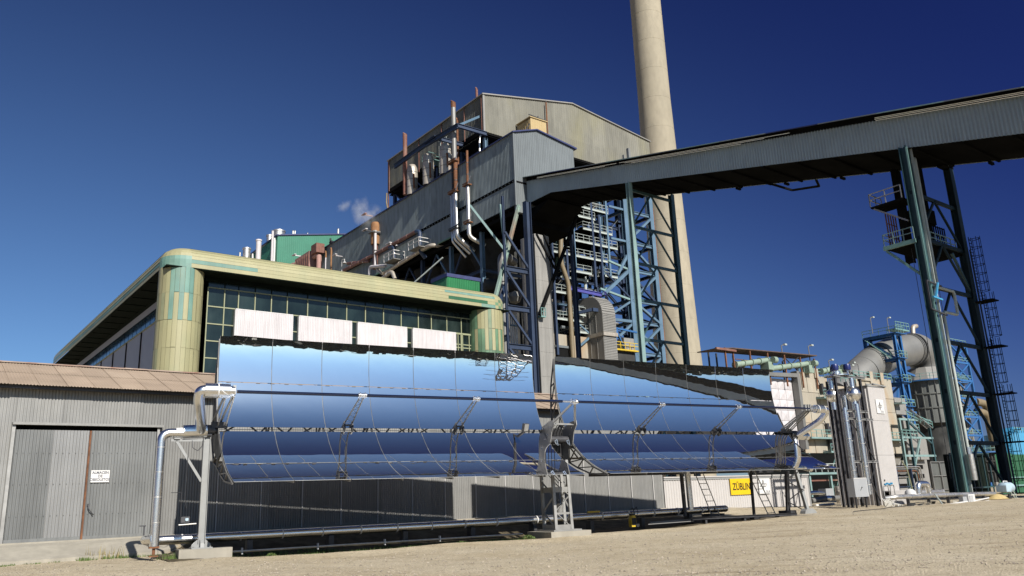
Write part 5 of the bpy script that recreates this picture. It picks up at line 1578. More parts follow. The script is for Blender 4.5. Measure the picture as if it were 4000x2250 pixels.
# ================================================================ inclined conveyor gantry
GA, GB = 60.5, 68.4
def gb_(v): return 43.93 if v > 44.6 else 32.78 + .25 * v
def gt_(v): return 36.38 + .2335 * v
GEND = -118.0
cg = thing('conveyor_gantry', 'long dark ribbed inclined conveyor gantry crossing to the upper right', 'conveyor', W, (64, 0, 34))
cuts = [50.0, 44.6] + [44.6 - 6.0 * i for i in range(1, 28) if 44.6 - 6.0 * i > GEND] + [GEND]
cuts = cuts[::-1]
for a, b in zip(cuts, cuts[1:]):
    put('side_sheet', MB().corr('v', a, b, gb_, lambda q: gt_(q) - .5, GA + .12, .34, .13, 'vee'), 'gantryclad', cg)
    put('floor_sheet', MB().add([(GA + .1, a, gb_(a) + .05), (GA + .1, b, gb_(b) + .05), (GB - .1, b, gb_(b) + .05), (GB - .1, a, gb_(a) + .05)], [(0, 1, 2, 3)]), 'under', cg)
    put('far_side_sheet', MB().add([(GB, a, gb_(a)), (GB, b, gb_(b)), (GB, b, gt_(b) - .2), (GB, a, gt_(a) - .2)], [(0, 1, 2, 3)]), 'gantryclad', cg)
k = 0
for a, b in zip(cuts, cuts[1:]):
    mt = ['cladfront', 'paleblue', 'cladfront', 'trimblue', 'cladgrey', 'paleblue'][k % 6]; k += 1
    pr = [(GA - .7, -.13), (GA - .7, -.02), (GA + 1.6, .62), ((GA + GB) / 2, 1.0), (GB + .5, .2), (GB + .5, -.1), ((GA + GB) / 2, .7), (GA + .2, .12)]
    vs = [(u, a, gt_(a) + d) for u, d in pr] + [(u, b, gt_(b) + d) for u, d in pr]; n = len(pr)
    put('roof_sheet', MB().add(vs, [(i, (i + 1) % n, n + (i + 1) % n, n + i) for i in range(n)] + [tuple(range(n - 1, -1, -1)), tuple(range(n, 2 * n))]), mt, cg)
put('eave_shade_strip', MB().add([(GA + .04, cuts[0], gt_(cuts[0]) - .56), (GA + .04, 50, gt_(50) - .56), (GA + .10, 50, gt_(50) + .05), (GA + .10, cuts[0], gt_(cuts[0]) + .05)], [(0, 1, 2, 3)]), 'under', cg)  # near-black strip, the shade under the roof edge put into its colour
put('eave_soffit', MB().add([(GA - .66, cuts[0], gt_(cuts[0]) - .15), (GA - .66, 50, gt_(50) - .15), (GA + .15, 50, gt_(50) - .1), (GA + .15, cuts[0], gt_(cuts[0]) - .1)], [(0, 1, 2, 3)]), 'under', cg)  # underside in the same near-black, deepening the eave shade by colour
for j, (off, dz) in enumerate(((-.30, -.34), (-.38, -.50), (-.26, -.62))):
    for a, b in ((47, 31 + j * 2), (30.5 - j, 6 + j * 3), (-3, -30)):
        if j == 2 and a == 47: continue
        put('service_pipe', MB().tube([(GA + off, a, gt_(a) + dz), (GA + off, b, gt_(b) + dz)], .05, 8), 'alu', cg)
lp = MB()
for v in (19, 12.4, 5.6, -2.3, -9, -16, -23): put('floor_lug', MB().box(GB - .2, GB + .6, v - .12, v + .12, gb_(v) - .22, gb_(v) + .02), 'under', cg)
fr2 = MB()
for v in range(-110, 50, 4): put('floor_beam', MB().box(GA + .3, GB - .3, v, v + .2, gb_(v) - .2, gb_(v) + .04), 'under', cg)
put('hanging_frame', MB().beam((GB, 14.2, gb_(14.2)), (GB + 1.5, 12.6, gb_(12.6) - .6), .22).beam((GB + 1.5, 12.6, gb_(12.6) - .6), (GB + 1.5, 9.2, gb_(9.2) - .4), .22).beam((GB + 1.5, 9.2, gb_(9.2) - .4), (GB, 8.6, gb_(8.6)), .22), 'under', cg)
put('roof_flue', MB().box(62.2, 62.55, 30.6, 31.0, 43.5, 45.8).box(61.9, 62.15, 31.2, 31.5, 43.5, 45.0), 'duct', cg)
# chute housing where the gantry meets the bunker
put('transfer_hood', MB().prism([(61.2, 49.9, 43.3), (61.2, 49.9, 41.6), (61.2, 46.0, 43.5)], (7.0, 0, 0)), 'under', cg)
put('transfer_hood', MB().box(61.0, 69.5, 50.1, 57, 40.8, 43.15), 'under', cg)
# lower transfer house, behind the camera
t = thing('transfer_house', 'low grey transfer house at the far lower end of the gantry', 'building', W, (64, -122, 0))
put('walls', MB().box(58, 71, -128, -116.5, 0, 12), 'cladgrey', t)
put('roof', MB().prism([(57.6, -128.3, 12), (64.5, -128.3, 14), (71.4, -128.3, 12)], (0, 12, 0)), 'trimblue', t)

def trestle(label, v0, m1, m2, zb, levels, w1=.62, heavy=False, GB=GB):
    t = thing('gantry_trestle', label, 'trestle', W, (64.5, v0, .8), 'tall steel trestles carrying the gantry')
    zt = gb_(v0) + (.1 if heavy else -.05)
    put('column', MB().ibeam((GA + .05, v0, zb), (GA + .05, v0, zt), w1, w1 * .9, .07, up=(0, 1, 0)), m1, t)
    put('column', MB().ibeam((GB + .05, v0, zb), (GB + .05, v0, zt), w1, w1 * .9, .07, up=(0, 1, 0)), m2, t)
    mid = (GA + GB) / 2
    for i, z in enumerate(levels):
        put('cross_beam', MB().beam((GA, v0, z), (GB, v0, z), .22, .34), m2, t)
        z2 = levels[i + 1] if i + 1 < len(levels) else (zb + .3)
        if z2 < z - 1.5:
            put('brace', MB().beam((mid, v0 - .02, z), (GA + .1, v0 - .02, z2), .18), m1 if heavy and i > 3 else m2, t)
            put('brace', MB().beam((mid, v0 - .02, z), (GB - .1, v0 - .02, z2), .18), m2, t)
    return t
t2 = trestle('slender two-legged trestle before the chimney, carrying the middle of the gantry', 29.5, 'paleblue', 'tealsteel', .6, [39.2, 34.3, 29.5, 24.8, 19.9, 15.1, 10.3, 5.5])
M['shadeteal'] = mat('shaded_teal_steel', (0.014, 0.03, 0.04), 0.7, 0, 0.3, 0.6, spec=0.2)  # darker copy of tealsteel, with the gantry's shade in its colour
t1 = trestle('heavy near trestle with a caged ladder at the right of the picture', -4.95, 'tealsteel', 'shadeteal', .6, [27.2, 22.9, 18.5, 13.6, 9.2, 4.9], .72, True, 69.0)
put('head_beam', MB().beam((67.6, -4.95, 31.75), (69.5, -4.95, 31.75), .7, .8), 'under', t1)
# pale flanges along the near column
put('column_edge', MB().box(GA - .48, GA - .42, -5.5, -5.35, .6, 31.4), 'turq', t1)
put('column_edge', MB().box(GA + .42, GA + .50, -5.5, -5.3, .6, 31.4), 'whiterail', t1)
for (u, v) in ((68.0, -.3), (66.6, -3.2), (64.8, -3.8), (65.8, -3.0)):
    put('hanging_duct', MB().beam((u, v, 22.9), (u, v, gb_(v)), .55, .6), 'under', t1)
put('rear_column', MB().ibeam((68.4, -.2, 22.9), (68.4, -.2, gb_(0)), .7, .7, .08), 'under', t1)
pf = put('platform', MB().box(60.3, 69.2, -4.8, -1.9, 22.55, 22.8), 'under', t1)
r_ = MB(); railing(r_, (60.2, -4.7, 22.8), (60.2, -1.9, 22.8), 1.15, 3, .035); railing(r_, (60.2, -1.9, 22.8), (68.8, -1.9, 22.8), 1.15, 7, .035); railing(r_, (61.2, -4.8, 22.8), (68.0, -4.8, 22.8), 1.15, 7, .035)
put('rails', r_, 'paleblue', pf)
put('platform_edge', MB().box(60.1, 60.3, -4.8, -1.8, 22.45, 22.82), 'turq', pf)
put('knee_brace', MB().beam((60.3, -2.0, 22.4), (60.4, -4.6, 19.6), .22), 'turq', t1)
put('knee_brace', MB().beam((66.6, -4.9, 22.4), (69.3, -4.9, 18.8), .22).beam((64.4, -4.9, 22.4), (61.0, -4.9, 18.7), .2), 'tealsteel', t1)
pf = put('platform', MB().box(60.2, 62.4, -4.3, -1.2, 26.75, 26.9), 'under', t1)
r_ = MB(); railing(r_, (60.2, -4.2, 26.9), (60.2, -1.2, 26.9), 1.25, 2, .04); railing(r_, (60.2, -1.2, 26.9), (62.4, -1.2, 26.9), 1.25, 2, .04)
put('rails', r_, 'steelzinc', pf)
put('knee_brace', MB().beam((60.4, -1.4, 26.7), (60.5, -4.3, 24.7), .14), 'steelzinc', t1)
mc = MB()
for k in range(9):
    mc.box(63.8 + k * .42, 63.88 + k * .42, -4.4, -4.3, 22.8, 25.1)
for z in (23.4, 24.1, 25.0): mc.beam((63.8, -4.35, z), (67.2, -4.35, z), .08)
put('mesh_screen', mc, 'under', t1)
mc = MB()
for k in range(5): mc.box(61.0 + k * .45, 61.08 + k * .45, -2.1, -2.0, 22.8, 26.2)
for z in (24, 25.2, 26.2): mc.beam((61, -2.05, z), (62.9, -2.05, z), .06)
put('mesh_screen', mc, 'rust', t1)
put('counterweight', MB().box(63.4, 65.8, -4.4, -2.8, 25.2, 26.6), 'under', t1)
wp = MB()
for (u, v) in ((61.9, -3.5), (65.3, -3.2), (66.6, -3.2)): wp.tube([(u, v, 2), (u, v, 22.6)], .025, 5)
put('guy_wires', wp, 'darksteel', t1)
# caged ladder on the outer column
LU, LV = 69.6, -5.5
for z0, z1, dx in ((13.7, 23.3, 0), (9.2, 17.9, .0), (.7, 13.7, 0)):
    pass
segs = [(17.9, 23.4, 0.0), (13.6, 17.9, .25), (9.3, 13.6, .0), (5.0, 9.3, .25), (.6, 5.0, 0)]
for z0, z1, dv in segs:
    put('ladder', ladder(MB(), (LU, LV - dv, z0), (LU, LV - dv, z1 + .9), (1, 0, 0), .5, .3, .07), 'under', t1)
    hp = MB(); z = z0 + 1.0
    arc = [(.42 * math.cos(q), -.85 * math.sin(q) - .05) for q in [math.pi * i / 8 for i in range(9)]]
    while z < z1 + .9:
        pts = [(LU + a * (1 + .4 * (z1 + .9 - z) / (z1 - z0) * (1 if dv else 0)), LV - dv + b, z) for a, b in arc]
        for p, q in zip(pts, pts[1:]): hp.beam(p, q, .06, .04)
        z += .85
    for i in (0, 2, 4, 6, 8): hp.beam((LU + arc[i][0], LV - dv + arc[i][1], z0 + 1.0), (LU + arc[i][0], LV - dv + arc[i][1], z1 + .8), .04)
    put('ladder_cage', hp, 'under', t1)
    put('landing', MB().box(LU - .9, LU + .5, LV - 1.3, -5.2, z0 - .1, z0), 'under', t1)
put('ladder_rail', MB().beam((69.2, -5.5, .6), (69.2, -5.5, 23), .12), 'navy', t1)
# bright drain pipe with its offset loop
t = thing('drain_pipe', 'bright insulated pipe zigzagging down the near trestle', 'pipe', W, (61.7, -5.6, 2))
put('pipe_run', MB().bend([(62.4, -4.4, 30.6), (61.66, -5.3, 30.75), (61.68, -5.3, 18.4), (64.65, -5.3, 18.35), (64.6, -5.3, 16.2), (61.9, -5.3, 16.2), (61.86, -5.3, 4.4)], .13, 12, .3, 4), 'whiterail', t)
put('jacket', MB().tube([(61.86, -5.3, 4.5), (61.86, -5.3, 1.8)], .27, 14), 'alu', t)
put('jacket', MB().tube([(60.95 + .05, -5.75, 3.9), (60.95 + .1, -5.75, 1.8)], .27, 14), 'alud', t)
t = thing('pipe_hanger', 'dark square pipe hanger frame with light blue arms on the near trestle', 'bracket', W, (60, -5.4, 17))
put('frame', MB().beam((59.1, -5.6, 18.6), (61.7, -5.6, 18.4), .12).beam((59.1, -5.6, 18.6), (59.1, -5.6, 16.1), .12).beam((59.1, -5.6, 16.1), (61.8, -5.6, 15.8), .12), 'darksteel', t)
put('arm', MB().beam((59.6, -5.7, 17.2), (61.2, -5.7, 17.1), .14).beam((60.1, -5.7, 17.2), (60.9, -5.7, 18.6), .14), 'tankblue', t)
t = thing('cable_ladder', 'brown cable ladder running up beside the near trestle column', 'cable tray', W, (61.3, -4.5, 1))
put('tray', ladder(MB(), (61.35, -4.4, .8), (61.35, -4.4, 22.4), (0, 1, 0), .5, .5, .06), 'rust', t)

# ================================================================ chimney
CH = Vector((46.75, 230.3, 0)); chl = W.inv(CH)
ch = thing('chimney', 'very tall pale concrete chimney rising out of the picture', 'chimney', W, (chl[0], chl[1], 0))
def cr(z): return 7.75 - 2.75 * min(1, z / 120) ** 0.8 + (.0 if z < 120 else -(z - 120) * .004)
z = 0; k = 0
while z < 205:
    z1 = z + 10
    put('shaft_section', MB().lathe((chl[0], chl[1], 0), [(cr(z) * 1.0, z), (cr(z + 5), z + 5), (cr(z1), z1)], 48), 'chimney', ch)
    put('pour_joint', MB().lathe((chl[0], chl[1], 0), [(cr(z1), z1 - .1), (cr(z1) + .035, z1 - .06), (cr(z1) + .035, z1 + .06), (cr(z1), z1 + .1)], 48), 'chimney', ch)
    z = z1; k += 1
for k, (ang, z) in enumerate(((-2.05, 62.3), (-1.35, 129), (-2.4, 129.5), (-1.55, 63.5), (-1.9, 96))):
    a = ang; r = cr(z) + .05
    put('port', MB().box(-.45, .45, -.1, .15, -.6, .6), 'darksteel', ch)
    o = bpy.context.view_layer; q = list(ch.children)[-1]
    q.location = (r * math.cos(a), r * math.sin(a), z - ORG[ch][2]); q.rotation_euler = (0, 0, a + math.pi / 2)
put('lamp', MB().box(chl[0] - cr(100) - .5, chl[0] - cr(100), chl[1] - .2, chl[1] + .2, 100, 100.6), 'darksteel', ch)
# ================================================================ open boiler structure below the casing
bf = thing('boiler_tower', 'light blue braced steel tower right of the boiler, before the chimney', 'steel frame', W, (99, 66, 1))
for (u, v, m) in ((95.8, 64.3, 'blue'), (103, 64.3, 'blue'), (95.8, 73, 'navy'), (103, 73, 'navy'), (97.3, 64.6, 'navy')):
    put('column', MB().ibeam((u, v, .8), (u, v, 61.7), .95, .9, .1, up=(0, 1, 0)), m, bf)
lv = [54.2, 47.9, 42.4, 36.6, 32.5, 26.7, 20, 13, 6]
for i, z in enumerate(lv):
    put('beam', MB().ibeam((95.8, 64.3, z), (103, 64.3, z), .4, .6, .08), 'blue', bf)
    put('beam', MB().ibeam((95.8, 73, z), (103, 73, z), .4, .6, .08), 'navy', bf)
    put('beam', MB().ibeam((103, 64.3, z), (103, 73, z), .4, .6, .08), 'navy', bf)
    put('beam', MB().ibeam((95.8, 64.3, z), (95.8, 73, z), .4, .6, .08), 'blue', bf)
    z2 = lv[i + 1] if i + 1 < len(lv) else 1
    if i % 2 == 0: p, q = (103, 64.1, z - .3), (95.8, 64.1, z2)
    else: p, q = (95.8, 64.1, z), (103, 64.1, z2 + .2)
    put('brace', MB().beam(p, q, .55, .4), 'blue', bf)
    if i in (2, 4, 5): put('brace', MB().beam((p[0], 64.4, q[2]), (q[0], 64.4, p[2]), .4), 'navy' if i == 2 else 'blue', bf)
    put('brace', MB().beam((95.8, 73, z), (103, 73, z2), .4), 'navy', bf)
    put('brace', MB().beam((103, 64.3, z2), (103, 73, z), .35), 'navy', bf)
put('edge_pipe', MB().tube([(103.6, 64, 10), (103.6, 64, 56)], .16, 8), 'rust', bf)
# side frame nearer the gallery
for (u0, z0, u1, z1, w_, m) in ((91.6, 54.2, 95.8, 54.2, .4, 'blue'), (91.6, 47.9, 95.8, 47.9, .4, 'blue'), (90.5, 43.4, 95.8, 42.4, .35, 'paleblue'), (92.6, 41.0, 95.8, 45.5, .5, 'blue'),
                                (88.3, 36.5, 95.6, 42.2, .6, 'blue'), (90.0, 40.8, 95.6, 36.9, .3, 'navy'), (88.0, 37.8, 95.8, 36.6, .35, 'paleblue'), (90.6, 33.5, 95.6, 36.3, .35, 'blue'), (90, 30, 95.6, 28, .4, 'navy'), (90.6, 32.4, 95.6, 32.5, .5, 'blue'), (92, 29.5, 95.8, 32.3, .4, 'blue')):
    put('side_brace', MB().beam((u0, 64.2, z0), (u1, 64.2, z1), w_), m, bf)
bo = thing('boiler', 'dark open boiler structure with stacked floors behind the lift shaft', 'boiler', W, (84, 72, 1))
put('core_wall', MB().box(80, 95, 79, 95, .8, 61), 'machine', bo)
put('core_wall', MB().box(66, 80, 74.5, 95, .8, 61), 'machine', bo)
for u, z0, z1, m in ((82.5, 41, 56, 'blue'), (91.0, 40.5, 60, 'blue'), (77.3, 25, 60, 'navy'), (87.2, 38, 60, 'navy'), (80.6, .8, 44, 'navy'), (89, 38, 52, 'navy')):
    put('column', MB().ibeam((u, 64.4, z0), (u, 64.4, z1), .42, .42, .06, up=(0, 1, 0)), m, bo)
for u in (70, 77, 84, 91):
    for v in (70, 77): put('column', MB().ibeam((u, v, .8), (u, v, 61), .5, .5, .07), 'navy', bo)
def floor(z, u0, u1, v0=64.3, v1=69.5, m='whiterail', n=None, deck='under'):
    f = put('floor_deck', MB().box(u0, u1, v0 + .1, v1, z - .25, z), deck, bo)
    put('edge_beam', MB().ibeam((u0, v0, z - .2), (u1, v0, z - .2), .2, .45, .05), 'whiterail', bo)
    r_ = MB(); railing(r_, (u0, v0, z), (u1, v0, z), 1.15, n or max(2, int((u1 - u0) / 1.35)), .032, (1.0, .5)); railing(r_, (u0, v0, z), (u0, v1, z), 1.15, 3, .032)
    put('rails', r_, m, f)
for z, u0, u1 in ((53.0, 84, 91.5), (51.1, 82.5, 88), (48.9, 84.9, 92.2), (46.3, 80.6, 93.3), (43.4, 77.4, 90.6), (40.5, 82.4, 86.3), (40.7, 89.6, 92.8), (36.2, 77.4, 80.4), (32.7, 81.3, 84.2), (31.5, 77.4, 83.6), (29.6, 82, 86)):
    floor(z, u0, u1)
floor(56.2, 80, 92, m='turq'); floor(59, 84, 93, m='turq')
for i, (z, u0, u1) in enumerate(((41.9, 80, 92), (39.3, 79, 91), (38.3, 82, 90), (34.9, 77.5, 88), (33.6, 78, 84.5))):
    put('beam', MB().ibeam((u0, 66 + i * .6, z), (u1, 66 + i * .6, z), .3, .45, .05), ['duct', 'navy', 'cladfront', 'blue', 'paleblue'][i], bo)
put('blue_beam', MB().ibeam((80.8, 64.1, 36.9), (88.4, 64.1, 36.6), .4, .7, .08), 'ultra', bo)
put('blue_beam', MB().ibeam((87.8, 62.8, 36.6), (91.5, 66, 36.4), .4, .6, .08), 'ultra', bo)
put('drain_pipe', MB().bend([(79.2, 63.9, 47), (78.7, 63.9, 41.4), (80.25, 63.9, 37.5), (80.25, 63.9, 12)], .42, 12, 1.2), 'ochre', bo)
put('drain_pipe', MB().tube([(78.6, 64, 47.5), (78.6, 64, 60)], .3, 10), 'ochre', bo)
RR = random.Random(11)
for k in range(190):
    u = RR.uniform(78, 94); v = RR.uniform(65, 76); z = RR.uniform(24, 58)
    m = RR.choice(['duct', 'alud', 'navy', 'under', 'under', 'whiterail', 'navy', 'silencer', 'machine', 'machine', 'cladfront', 'turq'])
    c = RR.random()
    if c < .35:
        L = RR.uniform(2, 7); put('pipe', MB().tube([(u, v, z), (u + L * .9, v, z)], RR.uniform(.08, .35), 8), m, bo)
    elif c < .55:
        L = RR.uniform(2, 6); put('riser', MB().tube([(u, v, z), (u, v, z + L)], RR.uniform(.08, .4), 8), m, bo)
    elif c < .75:
        L = RR.uniform(2, 7); put('beam', MB().ibeam((u, v, z), (u + L, v, z), .25, .4, .04), m, bo)
    elif c < .9:
        put('cabinet', MB().box(u, u + RR.uniform(.6, 2), v, v + 1, z, z + RR.uniform(.6, 2)), m, bo)
    else:
        put('stair', ladder(MB(), (u, v, z), (u + 3, v, z + 3), (0, 1, 0), .9, .4, .1), m, bo)
# pale casing low down
put('lower_casing', MB().corr('u', 76.5, 85.5, 14, 28.7, 64.8, 3.0, .05, 'trap'), 'beige', bo)
put('roller_door', MB().box(77.3, 80.0, 64.6, 64.75, 14, 26.3), 'under', bo)
put('door_head', MB().box(77.0, 80.3, 64.4, 64.8, 26.3, 26.7), 'cladfront', bo)
put('x_brace', MB().beam((82, 64.3, 26.7), (86.5, 64.3, 29.8), .35).beam((82, 64.3, 31), (86.5, 64.3, 28.2), .25), 'blue', bo)
# rounded flue duct
fd = thing('flue_duct', 'tall grey ribbed flue duct with a rounded top elbow', 'duct', W, (86, 62, 25))
U0, U1 = 84.6, 87.7
def duct_prof(z0):
    pts = [(60.6, z0)]
    for i in range(9):
        a = math.pi - math.pi / 2 * i / 8
        pts.append((64.1 + 3.5 * math.cos(a), 32.2 + 3.5 * math.sin(a)))
    pts += [(68.5, 35.7), (68.5, 30.7), (66.2, 30.7), (65.6, 30.1), (65.4, z0)]
    return pts
for part_, (pf_, lab) in enumerate((([(v, z) for v, z in duct_prof(28.95)], ''),)):
    put('elbow_casing', MB().prism([(U0, v, z) for v, z in pf_], (U1 - U0, 0, 0)), 'greycasing', fd)
put('lower_casing', MB().box(U0, U1, 60.7, 65.3, 14, 28.3), 'greycasing', fd)
put('expansion_joint', MB().box(U0 - .15, U1 + .15, 60.4, 65.5, 28.3, 28.95), 'silencer', fd)
rb = MB(); z = 14.2
while z < 32.3:
    if not 28.1 < z < 29.0: rb.box(U0 + .05, U1 - .05, 60.52 if z > 28.5 else 60.62, 60.7, z, z + .12)
    z += .28
for i in range(12):
    a = math.pi - math.pi / 2 * i / 12
    rb.box(U0 + .05, U1 - .05, 64.1 + 3.55 * math.cos(a) - .05, 64.1 + 3.55 * math.cos(a) + .08, 32.2 + 3.52 * math.sin(a), 32.2 + 3.52 * math.sin(a) + .1)
put('stiffener_ribs', rb, 'greycasing', fd, kind='stuff')
rb = MB()
for v in (62.2, 63.8): rb.box(U0 - .05, U0, v, v + .12, 14.2, 33)
put('side_ribs', rb, 'greycasing', fd)
put('hanger', MB().box(U0 - 1.2, U0 + .3, 61.5, 61.9, 32.6, 33.2).beam((U0 - .8, 61.7, 33), (U0 - 2.6, 64, 32.6), .5), 'navy', fd)
# yellow railed platform with a plant box
t = thing('yellow_platform', 'small platform with yellow rails and a grey box at the foot of the blue tower', 'platform', W, (89.7, 62, 26.3))
put('deck', MB().box(86.4, 93.2, 60.8, 63.8, 26.1, 26.35), 'yellow', t)
r_ = MB(); railing(r_, (86.4, 60.8, 26.35), (93.2, 60.8, 26.35), 1.2, 6, .05); railing(r_, (86.4, 60.8, 26.35), (86.4, 63.8, 26.35), 1.2, 2, .05)
put('rails', r_, 'yellow', t)
put('plant_box', MB().box(90.4, 92.9, 61.6, 63.5, 26.4, 28.6), 'greycasing', t)
put('louvre', MB().box(89.6, 91.2, 64.2, 65, 28.8, 30.5), 'greycasing', t)
put('davit', MB().beam((87.8, 61.2, 26), (88.4, 61.2, 30), .3).beam((88.2, 61.2, 30), (93.4, 61.2, 29.7), .3).beam((88.4, 61.2, 29.5), (90, 61.2, 26.5), .22), 'brightblue', t)
put('support', MB().box(88.2, 92.7, 61.5, 63.5, 20, 26.1), 'machine', t)
# ================================================================ precipitator with its concrete-coloured casing
PV = 36.0
pc = thing('precipitator', 'large beige panelled precipitator casing streaked with rust behind the right trough end', 'industrial building', W, (115, 40, 7))
def pt(u):      # stepped, sagging parapet line
    if u < 107.2: return 19.65 + (u - 102.3) * .09
    if u < 109.5: return 19.95 - (u - 107.2) * .25
    if u < 112.3: return 19.4 - (u - 109.5) * .3
    if u < 118.5: return 17.9
    return 19.5 + (u - 120) * .05
u = 101.6; i = 0
while u < 130.6:
    u1 = min(u + 2.9, 130.7); zz = [6.95, 9.2, 11.6, 14.0, 16.4]
    for j, z in enumerate(zz):
        z1 = zz[j + 1] if j + 1 < len(zz) else min(pt(u + .1), pt(u1 - .1)) if not (107 < u < 118) else min(pt(u + .1), pt(u1 - .1))
        if z1 - z < .3: continue
        put('casing_panel', MB().box(u + .03, u1 - .03, PV - .04 * ((i + j) % 2), PV + .3, z + .03, z1 - .03), 'beige', pc)
    u = u1; i += 1
put('casing_core', MB().box(101.7, 130.6, PV + .15, PV + 22, 7, 17.6), 'duct', pc)
put('corner_duct', MB().box(101.0, 101.7, PV - .7, PV + .4, 7.5, 19.5).prism([(101.0, PV - .7, 19.1), (90, PV - .7, 18.7), (90, PV - .7, 18.2), (101.0, PV - .7, 18.5)], (0, .9, 0)), 'duct', pc)
put('side_wall', MB().box(89.9, 90.0, PV + .4, PV + 22, 7, 18.4), 'greycasing', pc)
for i in range(6):
    for j in range(7):
        a, z = 90.1 + i * 1.8, 7.0 + j * 1.6
        mbq = MB(); p = [(a + .02, PV + .4, z + .02), (a + 1.78, PV + .4, z + .02), (a + 1.78, PV + .4, z + 1.58), (a + .02, PV + .4, z + 1.58), (a + .9, PV + .22, z + .9)]
        mbq.add(p, [(0, 1, 4), (1, 2, 4), (2, 3, 4), (3, 0, 4)])
        put('quilted_panel', mbq, 'whitesheet', pc)
put('quilt_core', MB().box(90, 101.5, PV + .5, PV + 20, 7, 18.2), 'dark', pc)
wl = MB()
for v in range(6): pass
put('roof_deck', MB().box(101.5, 130.8, PV + .1, PV + 22, 17.65, 17.85), 'greycasing', pc)
for q in ((119.5, 123.4, 19.2, 19.7), (126.8, 127.8, 18.8, 20.9), (123.3, 124.3, 18.8, 20.9), (106.6, 107.6, 18.8, 20.3)):
    put('parapet_block', MB().box(q[0], q[1], PV - .3, PV + .3, q[2], q[3]), 'beige', pc)
for (a, b, z, m) in ((107.6, 112.5, 19.2, 'turq'), (112.5, 118.6, 18.6, 'turq'), (118.2, 123.3, 19.5, 'turq'), (124.4, 126.8, 19.5, 'turq'), (127.9, 130.6, 19.6, 'turq'), (102.5, 106.5, 19.6, 'turq')):
    put('rails', railing(MB(), (a, PV - .2, z), (b, PV - .2, z), 1.2, None, .05), m, pc)
for (a, b, z) in ((106.4, 113.2, 15.4), (101.5, 113, 9.05), (106.3, 112.3, 6.95), (131, 133.2, 11.0), (130.4, 132.2, 15.5), (113, 130, 9.05)):
    w_ = put('walkway', MB().box(a, b, PV - 1.5, PV - .1, z, z + .25), 'paleblue', pc)
    put('rails', railing(MB(), (a, PV - 1.5, z + .25), (b, PV - 1.5, z + .25), 1.1, None, .04), 'turq', w_)
for (a, z) in ((107.6, 16.5), (107.7, 10.2), (107.8, 7.6), (116, 16.5)):
    put('drive_motor', MB().box(a, a + .5, PV - .6, PV - .2, z, z + 1.4).box(a + .45, a + 1.5, PV - .5, PV - .2, z, z + .9).beam((a, PV - .3, z + 1.2), (a - .5, PV - .3, z + 2.2), .1), 'darksteel', pc)
for k in range(7):
    u = 102.5 + k * 4.1
    put('hopper', MB().add([(u, PV + .1, 6.9), (u + 3.9, PV + .1, 6.9), (u + 3.9, PV + 4, 6.9), (u, PV + 4, 6.9), (u + 1.5, PV + 1.6, 3.3), (u + 2.4, PV + 1.6, 3.3), (u + 2.4, PV + 2.4, 3.3), (u + 1.5, PV + 2.4, 3.3)],
        [(0, 1, 5, 4), (1, 2, 6, 5), (2, 3, 7, 6), (3, 0, 4, 7), (4, 5, 6, 7)]), 'greycasing', pc)
    put('leg', MB().ibeam((u - .1, PV, .5), (u - .1, PV, 6.9), .4, .4, .05), 'tealsteel' if k else 'paleblue', pc)
put('grade_beam', MB().box(101.5, 131, PV + .05, PV + .3, 6.4, 6.9), 'under', pc)
put('undercroft', MB().box(101.8, 130.5, PV + 7, PV + 7.2, .5, 6.9), 'dark', pc)
put('annex', MB().corr('u', 130.8, 134.6, 13.8, 16.75, PV, .6, .05, 'trap').box(130.8, 134.6, PV + .1, PV + 12, 13.8, 16.7), 'greycasing', pc)
# mint green horizontal drums on the roof
for k, (a, b, z0, z1, lb) in enumerate(((86.4, 94.2, 19.5, 20.7, 'left mint green drum under the rusty canopy'), (95.0, 104.8, 19.5, 20.9, 'middle mint green drum under the right end of the canopy'), (108.4, 113.2, 19.9, 20.8, 'right mint green drum beside the blue motor caps'))):
    t = thing('mint_drum', lb, 'drum', W, (a, PV, z0), 'mint green drums on the precipitator roof')
    put('shell', MB().tube([(a, PV - .3, z0), (b, PV - .3, z1)], .42, 14), 'mint', t)
    n = 4
    for i in range(n + 1):
        c = Vector((a, PV - .3, z0)).lerp(Vector((b, PV - .3, z1)), i / n); put('flange', MB().tube([c - Vector((.08, 0, 0)), c + Vector((.08, 0, 0))], .56, 14), 'mint', t)
    put('motor', MB().box(b - .7, b + .5, PV - 1, PV + .5, z1 - 1.5, z1 - .3).tube([(b + .2, PV - 1.2, z1), (b + 1.0, PV - 1.2, z1)], .5, 12), 'mint', t)
# rusty canopy
M['canopy'] = mat('brown_canopy_sheet', (.10, .065, .05), .8, 0, .25, 1)
cn = thing('rusty_canopy', 'long rusty open canopy roof on posts over the precipitator', 'canopy', W, (95, 40, 19))
put('roof', MB().prism([(82.1, PV - .5, 21.6), (86, PV - .5, 22.0), (107.6, PV - .5, 22.5), (107.6, PV - .5, 22.36), (86, PV - .5, 21.86), (82.1, PV - .5, 21.46)], (0, 3.4, 0)), 'canopy', cn)
put('roof_edge', MB().beam((82.0, PV - .6, 21.55), (86.5, PV - .6, 21.5), .3), 'redrust', cn)
for k, u in enumerate((84.4, 86.2, 90.2, 94.5, 98.8, 103.0, 106.9)):
    put('post', MB().beam((u, PV - .3, 17), (u, PV - .3, 21.9), .2), 'rust', cn)
    put('post', MB().beam((u + 1.6, PV + 4, 17), (u + 1.6, PV + 4, 22), .2), 'darksteel', cn)
put('brace', MB().beam((98.8, PV, 21.9), (103, PV, 19.3), .12).beam((103, PV, 21.9), (98.8, PV, 19.3), .12), 'darksteel', cn)
st_ = MB()
for z in (19.5, 20.1, 20.7): st_.beam((88.4, PV + 1, z), (92, PV + 1, z), .1)
put('inner_frame', st_, 'rust', cn)
